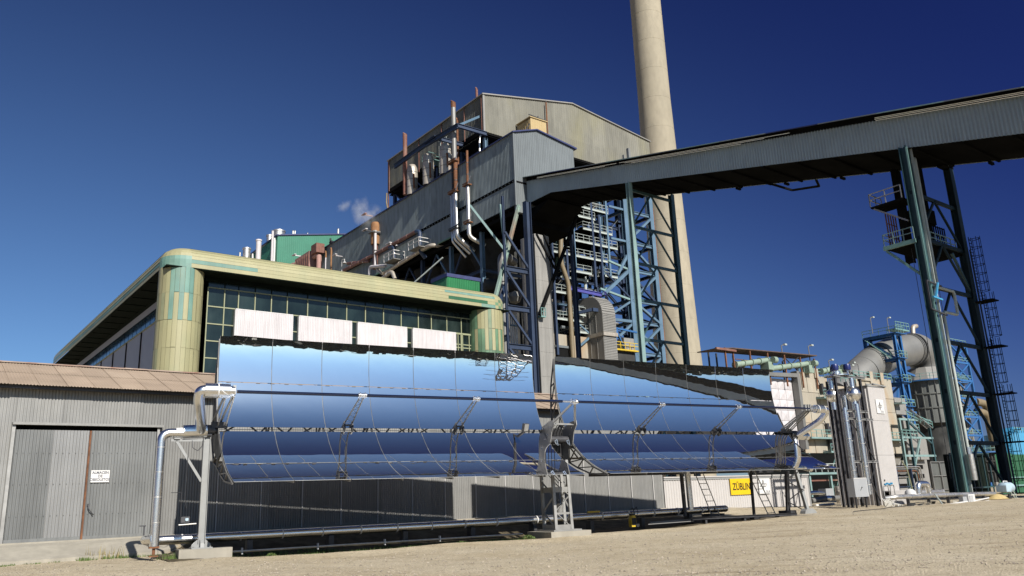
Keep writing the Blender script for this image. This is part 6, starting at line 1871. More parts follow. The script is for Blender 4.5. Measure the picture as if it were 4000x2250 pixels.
for k, (u, z, lb) in enumerate(((99.6, 21, 'left twin lamp pole on the precipitator roof'), (107.0, 21.5, 'twin lamp pole at the end of the rusty canopy'), (112.4, 19.5, 'hooked lamp pole left of the blue motor caps'), (118.5, 19, 'hooked lamp pole behind the blue motor caps'), (121.4, 19.5, 'wind vane mast on the precipitator roof'), (142, 30.8, 'left faint lamp pole on the bright blue tower'), (148.5, 31.4, 'right faint lamp pole on the bright blue tower'))):
    t = thing('lamp_pole', lb, 'lamp', W, (u, PV + (.5 if k < 5 else 8), z))
    v = PV + (.5 if k < 5 else 8); h = 2.6 if k < 5 else 3.2
    put('pole', MB().tube([(u, v, z), (u, v, z + h)], .08, 6).beam((u, v, z + h), (u + (.9 if k != 4 else -1.2), v, z + h + .2), .1), 'duct', t)
    put('lamp_head', MB().box(u + (.7 if k != 4 else -1.5), u + (1.3 if k != 4 else -1), v - .2, v + .2, z + h + .1, z + h + .35), 'whiterail', t)
# left undercroft: pipe bridge, teal posts, stair
t = thing('pipe_bridge', 'low teal pipe bridge with rails in front of the precipitator legs', 'pipe bridge', W, (81, 20, .8))
for u in (77.2, 81.65, 86.5, 91): put('post', MB().ibeam((u, 20, .7), (u, 20, 3.4), .3, .3, .04), 'paleblue', t)
put('deck', MB().box(76.8, 95, 19.6, 21.5, 3.25, 3.5), 'paleblue', t)
put('rails', railing(MB(), (76.8, 19.6, 3.5), (95, 19.6, 3.5), 1.0, 14, .04), 'whiterail', t)
put('red_girder', MB().box(77.4, 85.5, 20.5, 20.8, 2.5, 2.75), 'redrust', t)
put('backing', MB().box(76, 101, 27, 27.2, .5, 6.2), 'dark', t)
for k, (a, b) in enumerate((((83.0, 20, 3.9), (85.6, 20, 7.0)), ((85.2, 20, 2.7), (83.2, 20, .9)), ((83.6, 20.8, .9), (85.0, 20.8, 3.3)))):
    t = thing('steel_stair', ['upper', 'lower front', 'lower rear'][k] + ' flight of the turquoise stair behind the steel tank frame', 'stair', W, a)
    put('flight', ladder(MB(), a, b, (0, 1, 0), .9, .28, .12), 'turq', t)
    put('handrail', MB().beam(Vector(a) + Vector((0, -.4, 1)), Vector(b) + Vector((0, -.4, 1)), .06).beam(Vector(a) + Vector((0, -.4, .5)), Vector(b) + Vector((0, -.4, .5)), .05), 'turq', t)
t = thing('pipe_rack', 'rack of dark pipes turning down right of the white tower', 'pipe rack', W, (82, 10, .6))
for k in range(6):
    z = 3.6 - k * .22; u = 84.0 - k * .22
    put('pipe', MB().bend([(76.5, 10 + k * .1, z), (u, 10 + k * .1, z), (u + .3, 10 + k * .1, .6)], .075, 8, .4), ['alud', 'duct', 'rust', 'duct', 'under', 'alud'][k], t)
put('frame', MB().box(78.3, 78.45, 9.8, 10.2, .5, 3.5).box(81.5, 81.65, 9.8, 10.2, .5, 3.4).box(78, 84.5, 9.7, 9.8, 1.4, 1.5), 'navy', t)
t = thing('lamp_pole', 'thin arched pale pole right of the white tower', 'lamp', W, (79.4, 9, .6))
put('pole', MB().bend([(79.6, 9, .5), (79.1, 9, 3.2), (78.2, 9, 4.2)], .06, 6, 1.2), 'olive', t)
# steel frame and stairs right of the white tower
t = thing('stair_tower', 'teal stair tower in front of the precipitator right end', 'stair tower', W, (134, 36, .8))
for u in (128.2, 131, 138.5): put('column', MB().ibeam((u, PV - 1.6, .6), (u, PV - 1.6, 12.8), .4, .4, .05), 'paleblue' if u < 130 else 'tealsteel', t)
for z in (12.7, 9.6, 6.5): put('beam', MB().beam((128, PV - 1.6, z), (139, PV - 1.6, z), .35), 'paleblue', t)
put('brace', MB().beam((131, PV - 1.6, 12.5), (138.5, PV - 1.6, 8.6), .28), 'tealsteel', t)
put('brace', MB().beam((134.5, PV - 1.6, 9.5), (131, PV - 1.6, 4.6), .3), 'paleblue', t)
put('flight', ladder(MB(), (131.5, PV - 1.8, 14.4), (138.2, PV - 1.8, 11.3), (0, 1, 0), 1, .35, .15), 'steelzinc', t)
put('rails', railing(railing(MB(), (130.5, PV - 2, 13.0), (139, PV - 2, 11.4), 1.1, 6, .05), (128, PV - 2, 9.7), (133, PV - 2, 9.7), 1.1, 4, .05), 'turq', t)
put('backing', MB().box(131.2, 143, PV + 2, PV + 2.3, .6, 9), 'greycasing', t)
put('sloped_roof', MB().prism([(134.7, PV + 1, 13.8), (139, PV + 1, 12.1), (142, PV + 1, 9.5), (142, PV + 1, 6), (134.7, PV + 1, 6)], (0, 6, 0)), 'greycasing', t)
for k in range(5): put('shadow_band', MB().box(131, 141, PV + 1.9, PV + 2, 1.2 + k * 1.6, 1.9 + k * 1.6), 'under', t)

# ================================================================ bright blue tower, great duct and silos
bt = thing('blue_tower', 'bright blue braced steel tower with turquoise railings round the great duct', 'steel tower', W, (149, 45, .8))
us_, vs2 = (147.0, 149.2), (42.4, 48.6)
for u in us_:
    for v in vs2: put('column', MB().ibeam((u, v, .8), (u, v, 31), .55, .55, .07), 'brightblue', bt)
lvl = [30.8, 25.8, 21.0, 16.2, 11.4, 6.6]
for i, z in enumerate(lvl):
    for u in us_: put('beam', MB().beam((u, vs2[0], z), (u, vs2[1], z), .4), 'brightblue', bt)
    for v in vs2: put('beam', MB().beam((us_[0], v, z), (us_[1], v, z), .4), 'brightblue', bt)
    z2 = lvl[i + 1] if i + 1 < len(lvl) else 1
    put('brace', MB().beam((us_[0], vs2[1], z), (us_[0], vs2[0], z2), .35), 'brightblue', bt)
    put('brace', MB().beam((us_[0], vs2[0], z), (us_[1], vs2[0], z2), .32), 'brightblue', bt)
    if i > 1: put('brace', MB().beam((us_[0], vs2[0], z), (us_[0], vs2[1], z2), .32), 'brightblue', bt)
    pf = put('platform', MB().box(us_[0] - .6, us_[1] + (.2 if i else 1.6), vs2[0] - .8, vs2[1], z + .2, z + .32), 'brightblue', bt)
    put('rails', railing(railing(MB(), (us_[0] - .6, vs2[0] - .8, z + .3), (us_[1] + .2, vs2[0] - .8, z + .3), 1.3, 3, .05), (us_[0] - .6, vs2[0] - .8, z + .3), (us_[0] - .6, vs2[1], z + .3), 1.3, 4, .05), 'turq', pf)
put('stair', ladder(MB(), (146.4, 48.0, 30.5), (146.4, 43.2, 26.0), (1, 0, 0), .9, .4, .14), 'turq', bt)
put('stair', ladder(MB(), (146.4, 47.5, 20.5), (146.4, 43.0, 16.4), (1, 0, 0), .9, .4, .14), 'turq', bt)
put('girder', MB().beam((149, 44, 24.2), (160, 46, 23.8), .4), 'brightblue', bt)
put('girder', MB().beam((149, 44, 18.4), (158, 46, 18.3), .4), 'brightblue', bt)
put('girder', MB().beam((149.2, 44, 16), (158, 46, 16), .4), 'brightblue', bt)
for u in (155.5, 158.5): put('column', MB().beam((u, 47, .8), (u, 47, 25), .45), 'brightblue', bt)
put('brace', MB().beam((151.2, 46, 18), (155.5, 47, 24), .35).beam((151.2, 46, 13.5), (158.5, 47, 18), .35).beam((158.5, 47, 13), (151.2, 46, 18), .35), 'brightblue', bt)
put('service_gallery', railing(MB().box(151.5, 157, 44.0, 46, 32.6, 32.9), (151.5, 44.0, 32.9), (157, 44.0, 32.9), 1.4, 5, .05), 'turq', bt)
gd = thing('great_duct', 'huge dull grey round duct bending down into the silo', 'duct', W, (158, 48, 22))
arc_ = []
for i in range(9):
    a = math.pi / 2 * i / 8
    arc_.append((160.3 + 4.0 * math.sin(a), 48, 25.6 + 4.0 * math.cos(a) - .0))
put('straight_run', MB().tube([(133, 48, 18.8), (141, 48, 22.9), (148, 48, 26.1), (156, 48, 28.6), (164.4, 48, 30.1)], [2.6, 3.0, 3.25, 3.35, 3.35], 32), 'duct', gd)
put('expansion_joint', MB().tube([(164.4, 48, 30.1), (165.2, 48, 30.2)], 3.1, 32), 'under', gd)
put('elbow', MB().tube([(165.2, 48, 30.25), (166.2, 48, 30.4)] + [(166.5 + 4.2 * math.sin(math.pi / 2 * i / 8), 48, 26.2 + 4.2 * math.cos(math.pi / 2 * i / 8)) for i in range(9)], [3.4] * 11, 32), 'duct', gd)
for i, p in enumerate(((165.4, 30.25), (164.1, 30.05), (163.5, 29.9))):
    put('stiffener_ring', MB().tube([(p[0] - .12, 48, p[1] - .02), (p[0] + .12, 48, p[1] + .02)], 3.52, 32), 'duct', gd)
for k in range(3):
    put('plate_joint', MB().tube([(137 + k * 6.5, 48, 20.9 + k * 3.0), (137.1 + k * 6.5, 48, 20.95 + k * 3.0)], 3.1 + .12 * k, 32), 'silo', gd)
put('top_vent', MB().bend([(165.5, 47.5, 33), (165.9, 47.5, 35.2), (167.6, 47.5, 35.5)], .5, 10), 'silencer', gd)
def silo(label, u, v, r, z0, z1, m, cone=None, low=None):
    t = thing('silo', label, 'silo', W, (u, v, z0))
    put('shell', MB().lathe((u, v, 0), [(r, z0), (r, z1)], 28), m, t)
    rb = MB()
    for i in range(14):
        a = math.pi + math.pi * i / 13
        rb.box(-.1, .1, -.1, .1, 0, 0) if False else rb.beam((u + (r + .1) * math.cos(a), v + (r + .1) * math.sin(a), z0), (u + (r + .1) * math.cos(a), v + (r + .1) * math.sin(a), z1), .25)
    put('stiffeners', rb, m, t)
    for z in (z0 + (z1 - z0) * .33, z0 + (z1 - z0) * .66):
        put('ring', MB().lathe((u, v, z), [(r + .05, 0), (r + .25, .05), (r + .25, .3), (r + .05, .35)], 28), m, t)
    if cone: put('cone', MB().lathe((u, v, 0), [(r, z1), (cone[0], cone[1])], 12, smooth=False), 'greycasing', t)
    w_ = put('walkway', MB().lathe((u, v, z1 - .2), [(r, 0), (r + 1.1, 0), (r + 1.1, .25), (r, .25)], 28), 'brightblue', t)
    rl = MB(); n = 22
    P = [(u + (r + 1.05) * math.cos(2 * math.pi * i / n), v + (r + 1.05) * math.sin(2 * math.pi * i / n), z1) for i in range(n + 1)]
    for a, b in zip(P, P[1:]):
        rl.beam(a, (a[0], a[1], a[2] + 1.3), .1)
        for h in (.7, 1.3): rl.beam((a[0], a[1], a[2] + h), (b[0], b[1], b[2] + h), .08)
    put('rails', rl, 'turq', w_)
    if low: put('lower_shell', MB().lathe((u, v, 0), [(low, .8), (low, z0 - .6), (r, z0)], 24), 'machine', t)
    return t
silo('dark riveted silo standing below the great duct', 169.4, 48.2, 5.5, 14.1, 23.2, 'silo', (3.4, 26.2), 4.4)
silo('pale grey silo half hidden behind the right blue tower', 184, 50, 2.8, 8, 23.8, 'greycasing', (1.5, 25.9))
silo('short dark vessel behind the near trestle foot', 171, 40, 2.6, 1.5, 7.6, 'machine')
b2 = thing('blue_tower', 'second bright blue stair tower behind the near trestle column', 'steel tower', W, (178, 45, .8))
for u in (173.8, 181.6):
    for v in (44, 49): put('column', MB().beam((u, v, .8), (u, v, 31.6), .5), 'brightblue', b2)
zz = [31.5, 27.5, 23.5, 19.5, 15.5, 11.5, 7.5]
for i, z in enumerate(zz):
    for v in (44, 49): put('beam', MB().beam((173.8, v, z), (181.6, v, z), .4), 'brightblue' if i else 'tealsteel', b2)
    z2 = z - 4
    put('brace', MB().beam((173.8, 44, z), (181.6, 44, z2), .3), 'brightblue', b2)
    put('brace', MB().beam((181.6, 44, z), (173.8, 44, z2), .3), 'brightblue', b2)
    put('flight', ladder(MB(), (175, 46, z), (180.5, 46, z2), (0, 1, 0), 1, .5, .14), 'turq', b2)
    put('rails', railing(MB(), (173.8, 43.9, z), (182, 43.9, z), 1.2, 5, .05), 'turq', b2)
t = thing('ochre_pipe', 'upper fat ochre pipe bending down behind the near trestle', 'pipe', W, (190, 45, 8))
put('pipe_run', MB().bend([(184, 45, 19.2), (189.5, 45, 19.0), (189.8, 45, 8)], .85, 14, 3, 7), 'ochre', t)
t = thing('ochre_pipe', 'lower fat ochre pipe bending down behind the near trestle', 'pipe', W, (186, 44, 8))
put('pipe_run', MB().bend([(181.5, 44, 16.8), (186.3, 44, 16.5), (187.2, 44, 7)], .85, 14, 3, 7), 'ochre', t)
t = thing('green_tank', 'long green horizontal tank behind the foot of the near trestle', 'tank', W, (192, 44, 5))
put('shell', MB().lathe((183, 46, 6.4), [(0, -.7), (1.0, -.4), (1.75, 0), (1.75, 24), (1.0, 24.4), (0, 24.6)], 24, axis='u'), 'tankgreen', t)
for u in (186, 193, 201): put('saddle', MB().box(u, u + 1, 44.6, 47.4, .8, 5.6), 'greycasing', t)
put('green_wall', MB().box(180, 212, 50, 50.2, .6, 4.8), 'tankgreen', t)
t = thing('blue_tank', 'bright sky blue tank at the right edge behind the ladder cage', 'tank', W, (203, 45, 8))
put('shell', MB().lathe((201.2, 47, 0), [(4.6, .8), (4.6, 12.3), (0, 12.9)], 24), 'tankblue', t)
put('dome', MB().lathe((211, 49, 0), [(4.6, .8), (4.6, 12.6), (3.4, 14), (0, 14.6)], 24), 'tankblue', t)
put('rails', railing(MB(), (196.6, 43, 12.4), (208, 43, 12.4), 1.2, 9, .06), 'turq', t)
t = thing('guard_cage', 'dark glazed steel enclosure beside the near trestle foot', 'enclosure', W, (90, 10, .8))
put('panel', MB().box(87.5, 92, 10.6, 10.7, .6, 4.1), 'silo', t)
for u in (87.4, 89.6, 91.9): put('post', MB().box(u, u + .14, 10.4, 10.6, .5, 4.2), 'duct', t)
for z in (.9, 2.5, 4.1): put('rail', MB().box(87.4, 92, 10.42, 10.56, z, z + .1), 'duct', t)
t = thing('low_shed', 'dark low enclosure with upright bars right of the near trestle column', 'enclosure', W, (76, -2, .8))
put('back_panel', MB().box(66.5, 74.5, -1.2, -1.0, .4, 4.2), 'soffit', t)
for k in range(7): put('post', MB().box(66.5 + k * 1.3, 66.6 + k * 1.3, -1.6, -1.5, .4, 4.3), 'tealsteel', t)
for z in (1.1, 4.2): put('rail', MB().box(66.5, 74.5, -1.6, -1.5, z, z + .1), 'tealsteel', t)
t = thing('yard_wall', 'dark green ribbed wall at the far right edge behind the ladder cage', 'wall', W, (84, -3, .8))
put('sheet', MB().corr('u', 76, 102, .4, 4.2, -1.5, .6, .08, 'trap'), 'darkgreen', t)
put('rail', MB().box(76, 102, -1.75, -1.65, 1.1, 1.25).box(76, 102, -1.75, -1.65, 1.9, 2.0), 'turq', t)
# ================================================================ white tower and steel tank frame
DV = -5.7
dt = thing('white_tower', 'tall white ribbed container tower with a star emblem', 'tower', W, (47.8, -4.5, .3))
for j, (z0, z1) in enumerate(((1.28, 3.8), (3.8, 6.3), (6.3, 8.78))):
    put('front_sheet', MB().corr('u', 46.64, 48.96, z0, z1 - .015, DV, .155, .022, 'trap'), 'cabin', dt)
    put('side_sheet', MB().corr('v', DV + .02, DV + 3.4, z0 if j else .3, z1 - .015, 46.64, .28, .07, 'trap'), 'cabin', dt)
put('plinth_sheet', MB().corr('u', 46.9, 49.2, .3, 1.26, DV - .45, .155, .03, 'trap').box(46.9, 49.2, DV - .42, DV + 2, 1.2, 1.28), 'cabin', dt)
put('top_cap', MB().box(46.5, 49.05, DV - .06, DV + 3.5, 8.78, 8.86).beam((46.3, DV - .1, 8.9), (48.2, DV + .1, 9.0), .09).beam((47.2, DV - .15, 8.98), (49.1, DV - .1, 8.86), .08), 'steelpaint', dt)
put('core', MB().box(46.7, 48.9, DV + .05, DV + 3.4, .3, 8.75), 'dark', dt)
put('keyhole_plate', MB().box(46.98, 47.08, DV - .05, DV - .03, 1.95, 2.07), 'darksteel', dt)
sg = thing('emblem_sign', 'white square sign with black star emblem high on the white tower', 'sign', W, (47.9, DV - .06, 7.3))
put('sign_plate', MB().box(47.38, 48.43, DV - .075, DV - .04, 6.82, 7.85), 'signwhite', sg)
aero_logo(sg, 47.86, DV - .082, 7.36, .50)
letters('lettering', 'DLR', .22, 'inkgrey', sg, (48.08, DV - .082, 6.95), (rad(90), 0, 0), .002, 0, 1)
sk = thing('tank_rack', 'dark steel frame holding shiny round tanks and pipes left of the white tower', 'steel frame', W, (42.7, -6.5, .3))
for (u, v, m) in ((41.1, -6.5, 'darksteel'), (42.3, -5.5, 'darksteel'), (44.3, -6.5, 'darksteel'), (43.2, -4.6, 'darksteel'), (44.9, -5.0, 'darksteel')):
    put('column', MB().ibeam((u, v, .3), (u, v, 9.1), .16, .16, .02), m, sk)
for (a, b, z) in ((40.9, 44.9, 9.13), (41.3, 44.7, 6.72), (41.5, 45.2, 6.2), (41.4, 44.9, 3.28)):
    put('beam', MB().ibeam((a, -6.55, z), (b, -6.55, z), .16, .14, .02), 'steelzinc', sk)
put('beam', MB().ibeam((41.0, -6.5, 9.05), (44.2, -4.6, 9.2), .14, .14, .02), 'steelzinc', sk)
put('brace', MB().beam((42.2, -6.6, 6.0), (44.6, -6.6, 3.4), .06), 'darksteel', sk)
put('brace', MB().beam((44.3, -6.6, 6.0), (42.9, -6.6, 3.4), .06), 'darksteel', sk)
put('brace', MB().beam((44.6, -6.6, 3.2), (42.6, -6.6, .6), .05), 'darksteel', sk)
put('brace', MB().beam((42.9, -6.6, 3.2), (44.5, -6.6, .6), .06), 'darksteel', sk)
put('top_deck', MB().lathe((42.2, -6.0, 9.2), [(0, 0), (.85, 0), (.85, .07), (0, .07)], 20).lathe((42.2, -6.0, 9.27), [(.5, 0), (.3, .14), (.3, .3)], 16), 'alu', sk)
def sphere(c, r, squash=1.0, n=20):
    return MB().lathe(c, [(r * math.sin(math.pi * i / 12), -r * squash * math.cos(math.pi * i / 12)) for i in range(13)], n)
for k, (u, v, z, r) in enumerate(((42.82, -6.7, 7.88, .50), (42.0, -5.6, 7.9, .46))):
    t = thing('round_tank', ['shiny steel round tank at the front of the dark frame', 'shiny steel round tank half hidden behind the frame column'][k], 'tank', W, (u, v, z), 'shiny round tanks in the frame')
    put('shell', sphere((u, v, z), r, 1.08), 'alu', t)
    put('waist_band', MB().lathe((u, v, z), [(r, -.05), (r + .02, -.03), (r + .02, .03), (r, .05)], 20), 'alud', t)
    put('neck', MB().tube([(u, v, z + r * .9), (u, v, z + 1.15)], .16, 12), 'alu', t)
    put('outlet', MB().tube([(u, v, z - r), (u, v, z - 1.0)], .17, 12), 'alu', t)
for k, (u, v, z, lb) in enumerate(((41.62, -6.3, 9.55, 'left dark blue motor cap on top of the frame'), (42.45, -5.7, 9.55, 'middle dark blue motor cap on top of the frame'), (42.85, -6.5, 9.62, 'right dark blue motor cap on top of the frame'))):
    t = thing('valve_motor', lb, 'motor', W, (u, v, z), 'blue motor caps on the frame')
    r = .24
    put('cap', MB().lathe((u, v, z), [(0, 0), (r * .85, 0), (r, .05), (r, .33), (r * .9, .42), (0, .44)], 16), 'motorblue', t)
    put('stem', MB().tube([(u, v, z - .35), (u, v, z)], .07, 8), 'alu', t)
    fn = MB()
    for i in range(10):
        a = i * math.pi / 5; fn.beam((u + r * math.cos(a), v + r * math.sin(a), z + .06), (u + r * math.cos(a), v + r * math.sin(a), z + .34), .02)
    put('fins', fn, 'motorblue', t)
for (n_, pts, r) in (('left', [(41.35, -6.75, 6.9), (41.35, -6.75, 2.2)], .14), ('right', [(42.75, -6.85, 7.2), (42.75, -6.85, 1.1)], .17), ('rear', [(43.7, -5.5, 8), (43.7, -5.5, .8)], .12)):
    t = thing('downcomer', n_ + ' shiny vertical pipe in the dark tank frame', 'pipe', W, pts[1])
    put('pipe_jacket', MB().tube(pts, r, 14), 'alu', t)
    for q in (.2, .45, .7, .9):
        z = pts[0][2] + (pts[1][2] - pts[0][2]) * q; put('flange', MB().tube([(pts[0][0], pts[0][1], z), (pts[0][0], pts[0][1], z + .05)], r + .04, 14), 'alud', t)
t = thing('tank_ladder', 'thin dark ladder inside the tank frame', 'ladder', W, (42.2, -6.4, .5))
put('ladder', ladder(MB(), (42.05, -6.4, .5), (42.05, -6.4, 6), (0, 1, 0), .3, .3, .03), 'darksteel', t)
t = thing('control_cabinet', 'large grey control cabinet with a white side at the frame foot', 'cabinet', W, (41.4, -7.0, 1))
put('body', MB().box(40.45, 42.02, -7.2, -6.7, .98, 2.18), 'cabinet', t)
put('side_panel', MB().box(42.02, 42.06, -7.2, -6.4, .98, 2.18).box(40.45, 42.0, -7.22, -7.2, 2.16, 2.2), 'signwhite', t)
put('lock', MB().box(41.28, 41.36, -7.23, -7.19, 1.55, 1.62).beam((41.28, -7.22, 1.55), (41.1, -7.22, 1.4), .02), 'black', t)
put('leg', MB().box(40.6, 40.68, -7.1, -7.0, .2, .98), 'darksteel', t)
put('leg', MB().box(41.8, 41.88, -7.1, -7.0, .2, .98), 'darksteel', t)
put('vent_grille', MB().box(42.06, 42.07, -7.1, -6.8, 1.1, 1.3), 'cabinet', t)
# valve cluster between tower and frame
t = thing('valve_cluster', 'small blue and white valve cluster on thin pipes before the white tower side', 'valves', W, (45.2, -7, 1.2))
vc = MB()
for k in range(4): vc.lathe((44.7 + k * .28, -7, 1.72 + .05 * (k % 2)), [(0, -.07), (.09, -.05), (.1, .04), (0, .08)], 8)
put('valve', vc, 'tankblue', t)
put('pipes', MB().bend([(44.4, -7, .5), (44.4, -7, 1.6), (45.8, -7, 1.65), (45.8, -7, .5)], .035, 6).beam((45.0, -7, 1.6), (45.2, -7, .5), .04).beam((45.3, -7, 1.6), (45.25, -7, .5), .04), 'alud', t)
# ---- pipes lying along the yard edge
t = thing('ground_pipe', 'long insulated pipe on the ground running right from the white tower', 'pipe', W, (52, -8.5, .7))
put('pipe_jacket', MB().bend([(42.6, -8.0, .82), (43.0, -8.5, .88), (48, -8.5, .86), (57.7, -8.5, .72)], .15, 16, .5), 'alud', t)
for k in range(12): put('band', MB().tube([(43.7 + k * 1.2, -8.5, .875 - k * .0118), (43.74 + k * 1.2, -8.5, .875 - k * .0118)], .163, 14), 'alu', t)
for k in (44.5, 47.3, 50.1, 52.9, 55.7): put('saddle', MB().box(k, k + .1, -8.6, -8.4, .15, .72), 'darksteel', t)
t = thing('pipe_loop', 'shiny upright pipe loop standing behind the long ground pipe', 'pipe', W, (47.5, -8.2, .9))
put('pipe_run', MB().bend([(46.85, -8.15, .85), (46.85, -8.15, 1.68), (48.25, -8.15, 1.66), (48.3, -8.15, .9)], .20, 16, .4, 7), 'alu', t)
t = thing('ground_pipe', 'short fat pipe section behind the upright pipe loop', 'pipe', W, (51, -6, 1))
put('pipe_jacket', MB().tube([(50.5, -6, 1.02), (54.4, -6, 1.0)], .2, 14).tube([(54.4, -6, 1.0), (54.7, -6, 1.0)], .24, 14), 'alud', t)
t = thing('ground_pipe', 'dark shiny pipe with a bright band running right from the container', 'pipe', W, (49, 0, .8))
put('pipe_jacket', MB().bend([(46.4, 0, .72), (48.4, 0, .86), (51.0, 0, .84), (52.4, -.4, .55), (53, -1, .4)], .20, 16, .8), 'duct', t)
put('band', MB().tube([(48.3, 0, .855), (48.9, 0, .86)], .215, 16), 'alu', t)
put('lower_pipe', MB().tube([(46.4, -.3, .38), (48.9, -.3, .42)], .09, 12), 'signwhite', t)
RR = random.Random(5)
names = [('scrap_pipe', 'thin white pipe lying on the ground by the air conditioner', (48.0, -9.6, .24), (51.0, -9.4, .32), 'signwhite'),
         ('scrap_pipe', 'white board lying left of the pallet', (52.6, -9.2, .32), (55.6, -8.9, .45), 'signwhite'),
         ('scrap_pipe', 'lower white pipe lying left of the pallet', (52.6, -9.4, .20), (54.6, -9.3, .28), 'signwhite'),
         ('scrap_pipe', 'long thin dark pipe lying at the yard edge below the white tower', (42.5, -9.2, .24), (50.5, -9.5, .22), 'alud'),
         ('scrap_pipe', 'thin cable leaning from the ground up to the long pipe', (46.8, -9.7, .2), (47.8, -8.8, .9), 'whiterail'),
         ('scrap_pipe', 'white pipe lying between the cabinet and the container', (47.2, -1.6, .32), (50.6, -2.6, .32), 'signwhite')]
for n_, lb, a, b, m in names:
    t = thing(n_, lb, 'pipe', W, a)
    put('tube', MB().tube([a, b], .05, 8), m, t)
    put('end_cap', MB().tube([b, Vector(b) + (Vector(b) - Vector(a)).normalized() * .06], .06, 8), m, t)
for k in range(9):
    u = 42.6 + k * 1.25; v = -9.0 + RR.uniform(-.2, .3)
    t = thing('rubble_block', 'small dark rubble piece %s' % ['under the control cabinet', 'left of the plastic chairs', 'behind the plastic chairs', 'below the white tower corner', 'below the pipe loop', 'right of the pipe loop', 'left of the air conditioner', 'right of the air conditioner', 'left of the pallet'][k], 'rubble', W, (u, v, .25))
    c = Vector((u, v, .3)); q = [c + Vector((RR.uniform(-.3, .3), RR.uniform(-.2, .2), RR.uniform(-.12, .18))) for _ in range(8)]
    bmm = bmesh.new(); [bmm.verts.new(p) for p in q]; bmesh.ops.convex_hull(bmm, input=bmm.verts)
    mb = MB(); bmm.verts.ensure_lookup_table(); idx = {v_: i for i, v_ in enumerate(bmm.verts)}
    mb.add([v_.co[:] for v_ in bmm.verts], [tuple(idx[x] for x in f.verts) for f in bmm.faces]); bmm.free()
    put('chunk', mb, 'concrete' if k % 3 == 0 else 'machine', t)
def chair(label, u, v, z, rz, tilt):
    t = thing('plastic_chair', label, 'chair', W, (u, v, z), 'white plastic chairs tipped over')
    t.rotation_euler = (tilt, rad(12), W.rz + rz)
    put('seat', MB().box(u - .22, u + .22, v - .22, v + .22, z + .40, z + .43), 'plastic', t)
    bk_ = MB()
    for i in range(5): bk_.box(u - .2 + i * .09, u - .15 + i * .09, v + .2, v + .225, z + .43, z + .85)
    bk_.box(u - .22, u + .22, v + .2, v + .23, z + .82, z + .88)
    put('backrest', bk_, 'plastic', t)
    for sx in (-.2, .2):
        for sy in (-.2, .2): put('leg', MB().beam((u + sx * 1.1, v + sy * 1.1, z), (u + sx, v + sy, z + .4), .04), 'plastic', t)
        put('armrest', MB().beam((u + sx, v - .2, z + .63), (u + sx, v + .2, z + .65), .045, .03).beam((u + sx, v - .2, z + .4), (u + sx, v - .2, z + .63), .035), 'plastic', t)
chair('left white plastic chair tipped over below the tank frame', 41.6, -8.6, .42, .6, 1.9)
chair('right yellowish plastic chair tipped over below the tank frame', 42.2, -8.5, .35, 2.3, 1.2)
t = thing('air_conditioner', 'white outdoor air conditioner box standing on the gravel', 'air conditioner', W, (52.6, -9.5, .2))
put('case', MB().box(51.55, 52.55, -9.3, -8.95, .2, .80), 'signwhite', t)
put('grille', MB().box(51.63, 52.2, -9.33, -9.3, .27, .72), 'cabinet', t)
gr = MB()
for k in range(7): gr.box(51.63, 52.2, -9.345, -9.33, .29 + k * .062, .31 + k * .062)
put('grille_bars', gr, 'signwhite', t)
put('side_box', MB().box(50.9, 51.5, -9.2, -8.9, .2, .66), 'cabinet', t)
t = thing('pallet', 'wooden pallet under a tan tarpaulin heap', 'pallet', W, (58.2, -8.6, .15))
for k in range(5): put('deck_board', MB().box(56.9, 59.3, -8.95 + k * .18, -8.83 + k * .18, .27, .30), 'wood', t)
for k in range(3): put('runner', MB().box(56.9 + k * 1.1, 57.1 + k * 1.1, -8.95, -8.1, .13, .27), 'wood', t)
t = thing('tarpaulin', 'tan tarpaulin heap lying on the pallet', 'tarpaulin', W, (58, -8.5, .3))
mb = MB(); vs = []
for i in range(13):
    for j in range(7):
        a = i / 12; b = j / 6
        h = .42 * math.sin(math.pi * min(1, a * 1.15)) ** .6 * math.sin(math.pi * b) ** .5 + .04 * noise.noise(Vector((i * .7, j * .9, 2)))
        vs.append((56.8 + 2.6 * a, -9.0 + 1.0 * b, .31 + max(0, h)))
mb.add(vs, [(i * 7 + j, (i + 1) * 7 + j, (i + 1) * 7 + j + 1, i * 7 + j + 1) for i in range(12) for j in range(6)], True)
put('cloth', mb, 'tarp', t)
t = thing('bowser_tank', 'pale blue and white bowser tank on thin legs beside the pallet', 'tank trailer', W, (60, -8.5, .2))
put('shell', MB().lathe((59.3, -8.5, 1.12), [(0, -.12), (.28, -.08), (.40, 0), (.40, 1.3), (.28, 1.4), (0, 1.45)], 20, axis='u'), 'paletank', t)
put('engine_box', MB().box(58.85, 59.7, -8.95, -8.2, .82, 1.30), 'paletank', t)
put('top_rail', MB().bend([(59.6, -8.5, 1.45), (59.6, -8.5, 1.62), (60.3, -8.5, 1.6), (60.3, -8.5, 1.45)], .04, 6), 'signwhite', t)
put('leg', MB().beam((60.6, -8.3, .9), (60.7, -8.3, .12), .06), 'whiterail', t)
put('leg', MB().beam((60.4, -8.8, .8), (60.9, -8.8, .12), .06).beam((59.8, -8.8, .8), (60.6, -8.8, .2), .05).beam((59.9, -8.8, .6), (60.8, -8.8, .6), .04), 'whiterail', t)
put('wheel', MB().tube([(59.3, -8.95, .42), (59.3, -8.85, .42)], .24, 16), 'black', t)
put('drawbar', MB().beam((58.9, -8.6, .7), (58.2, -8.8, .35), .07), 'darksteel', t)
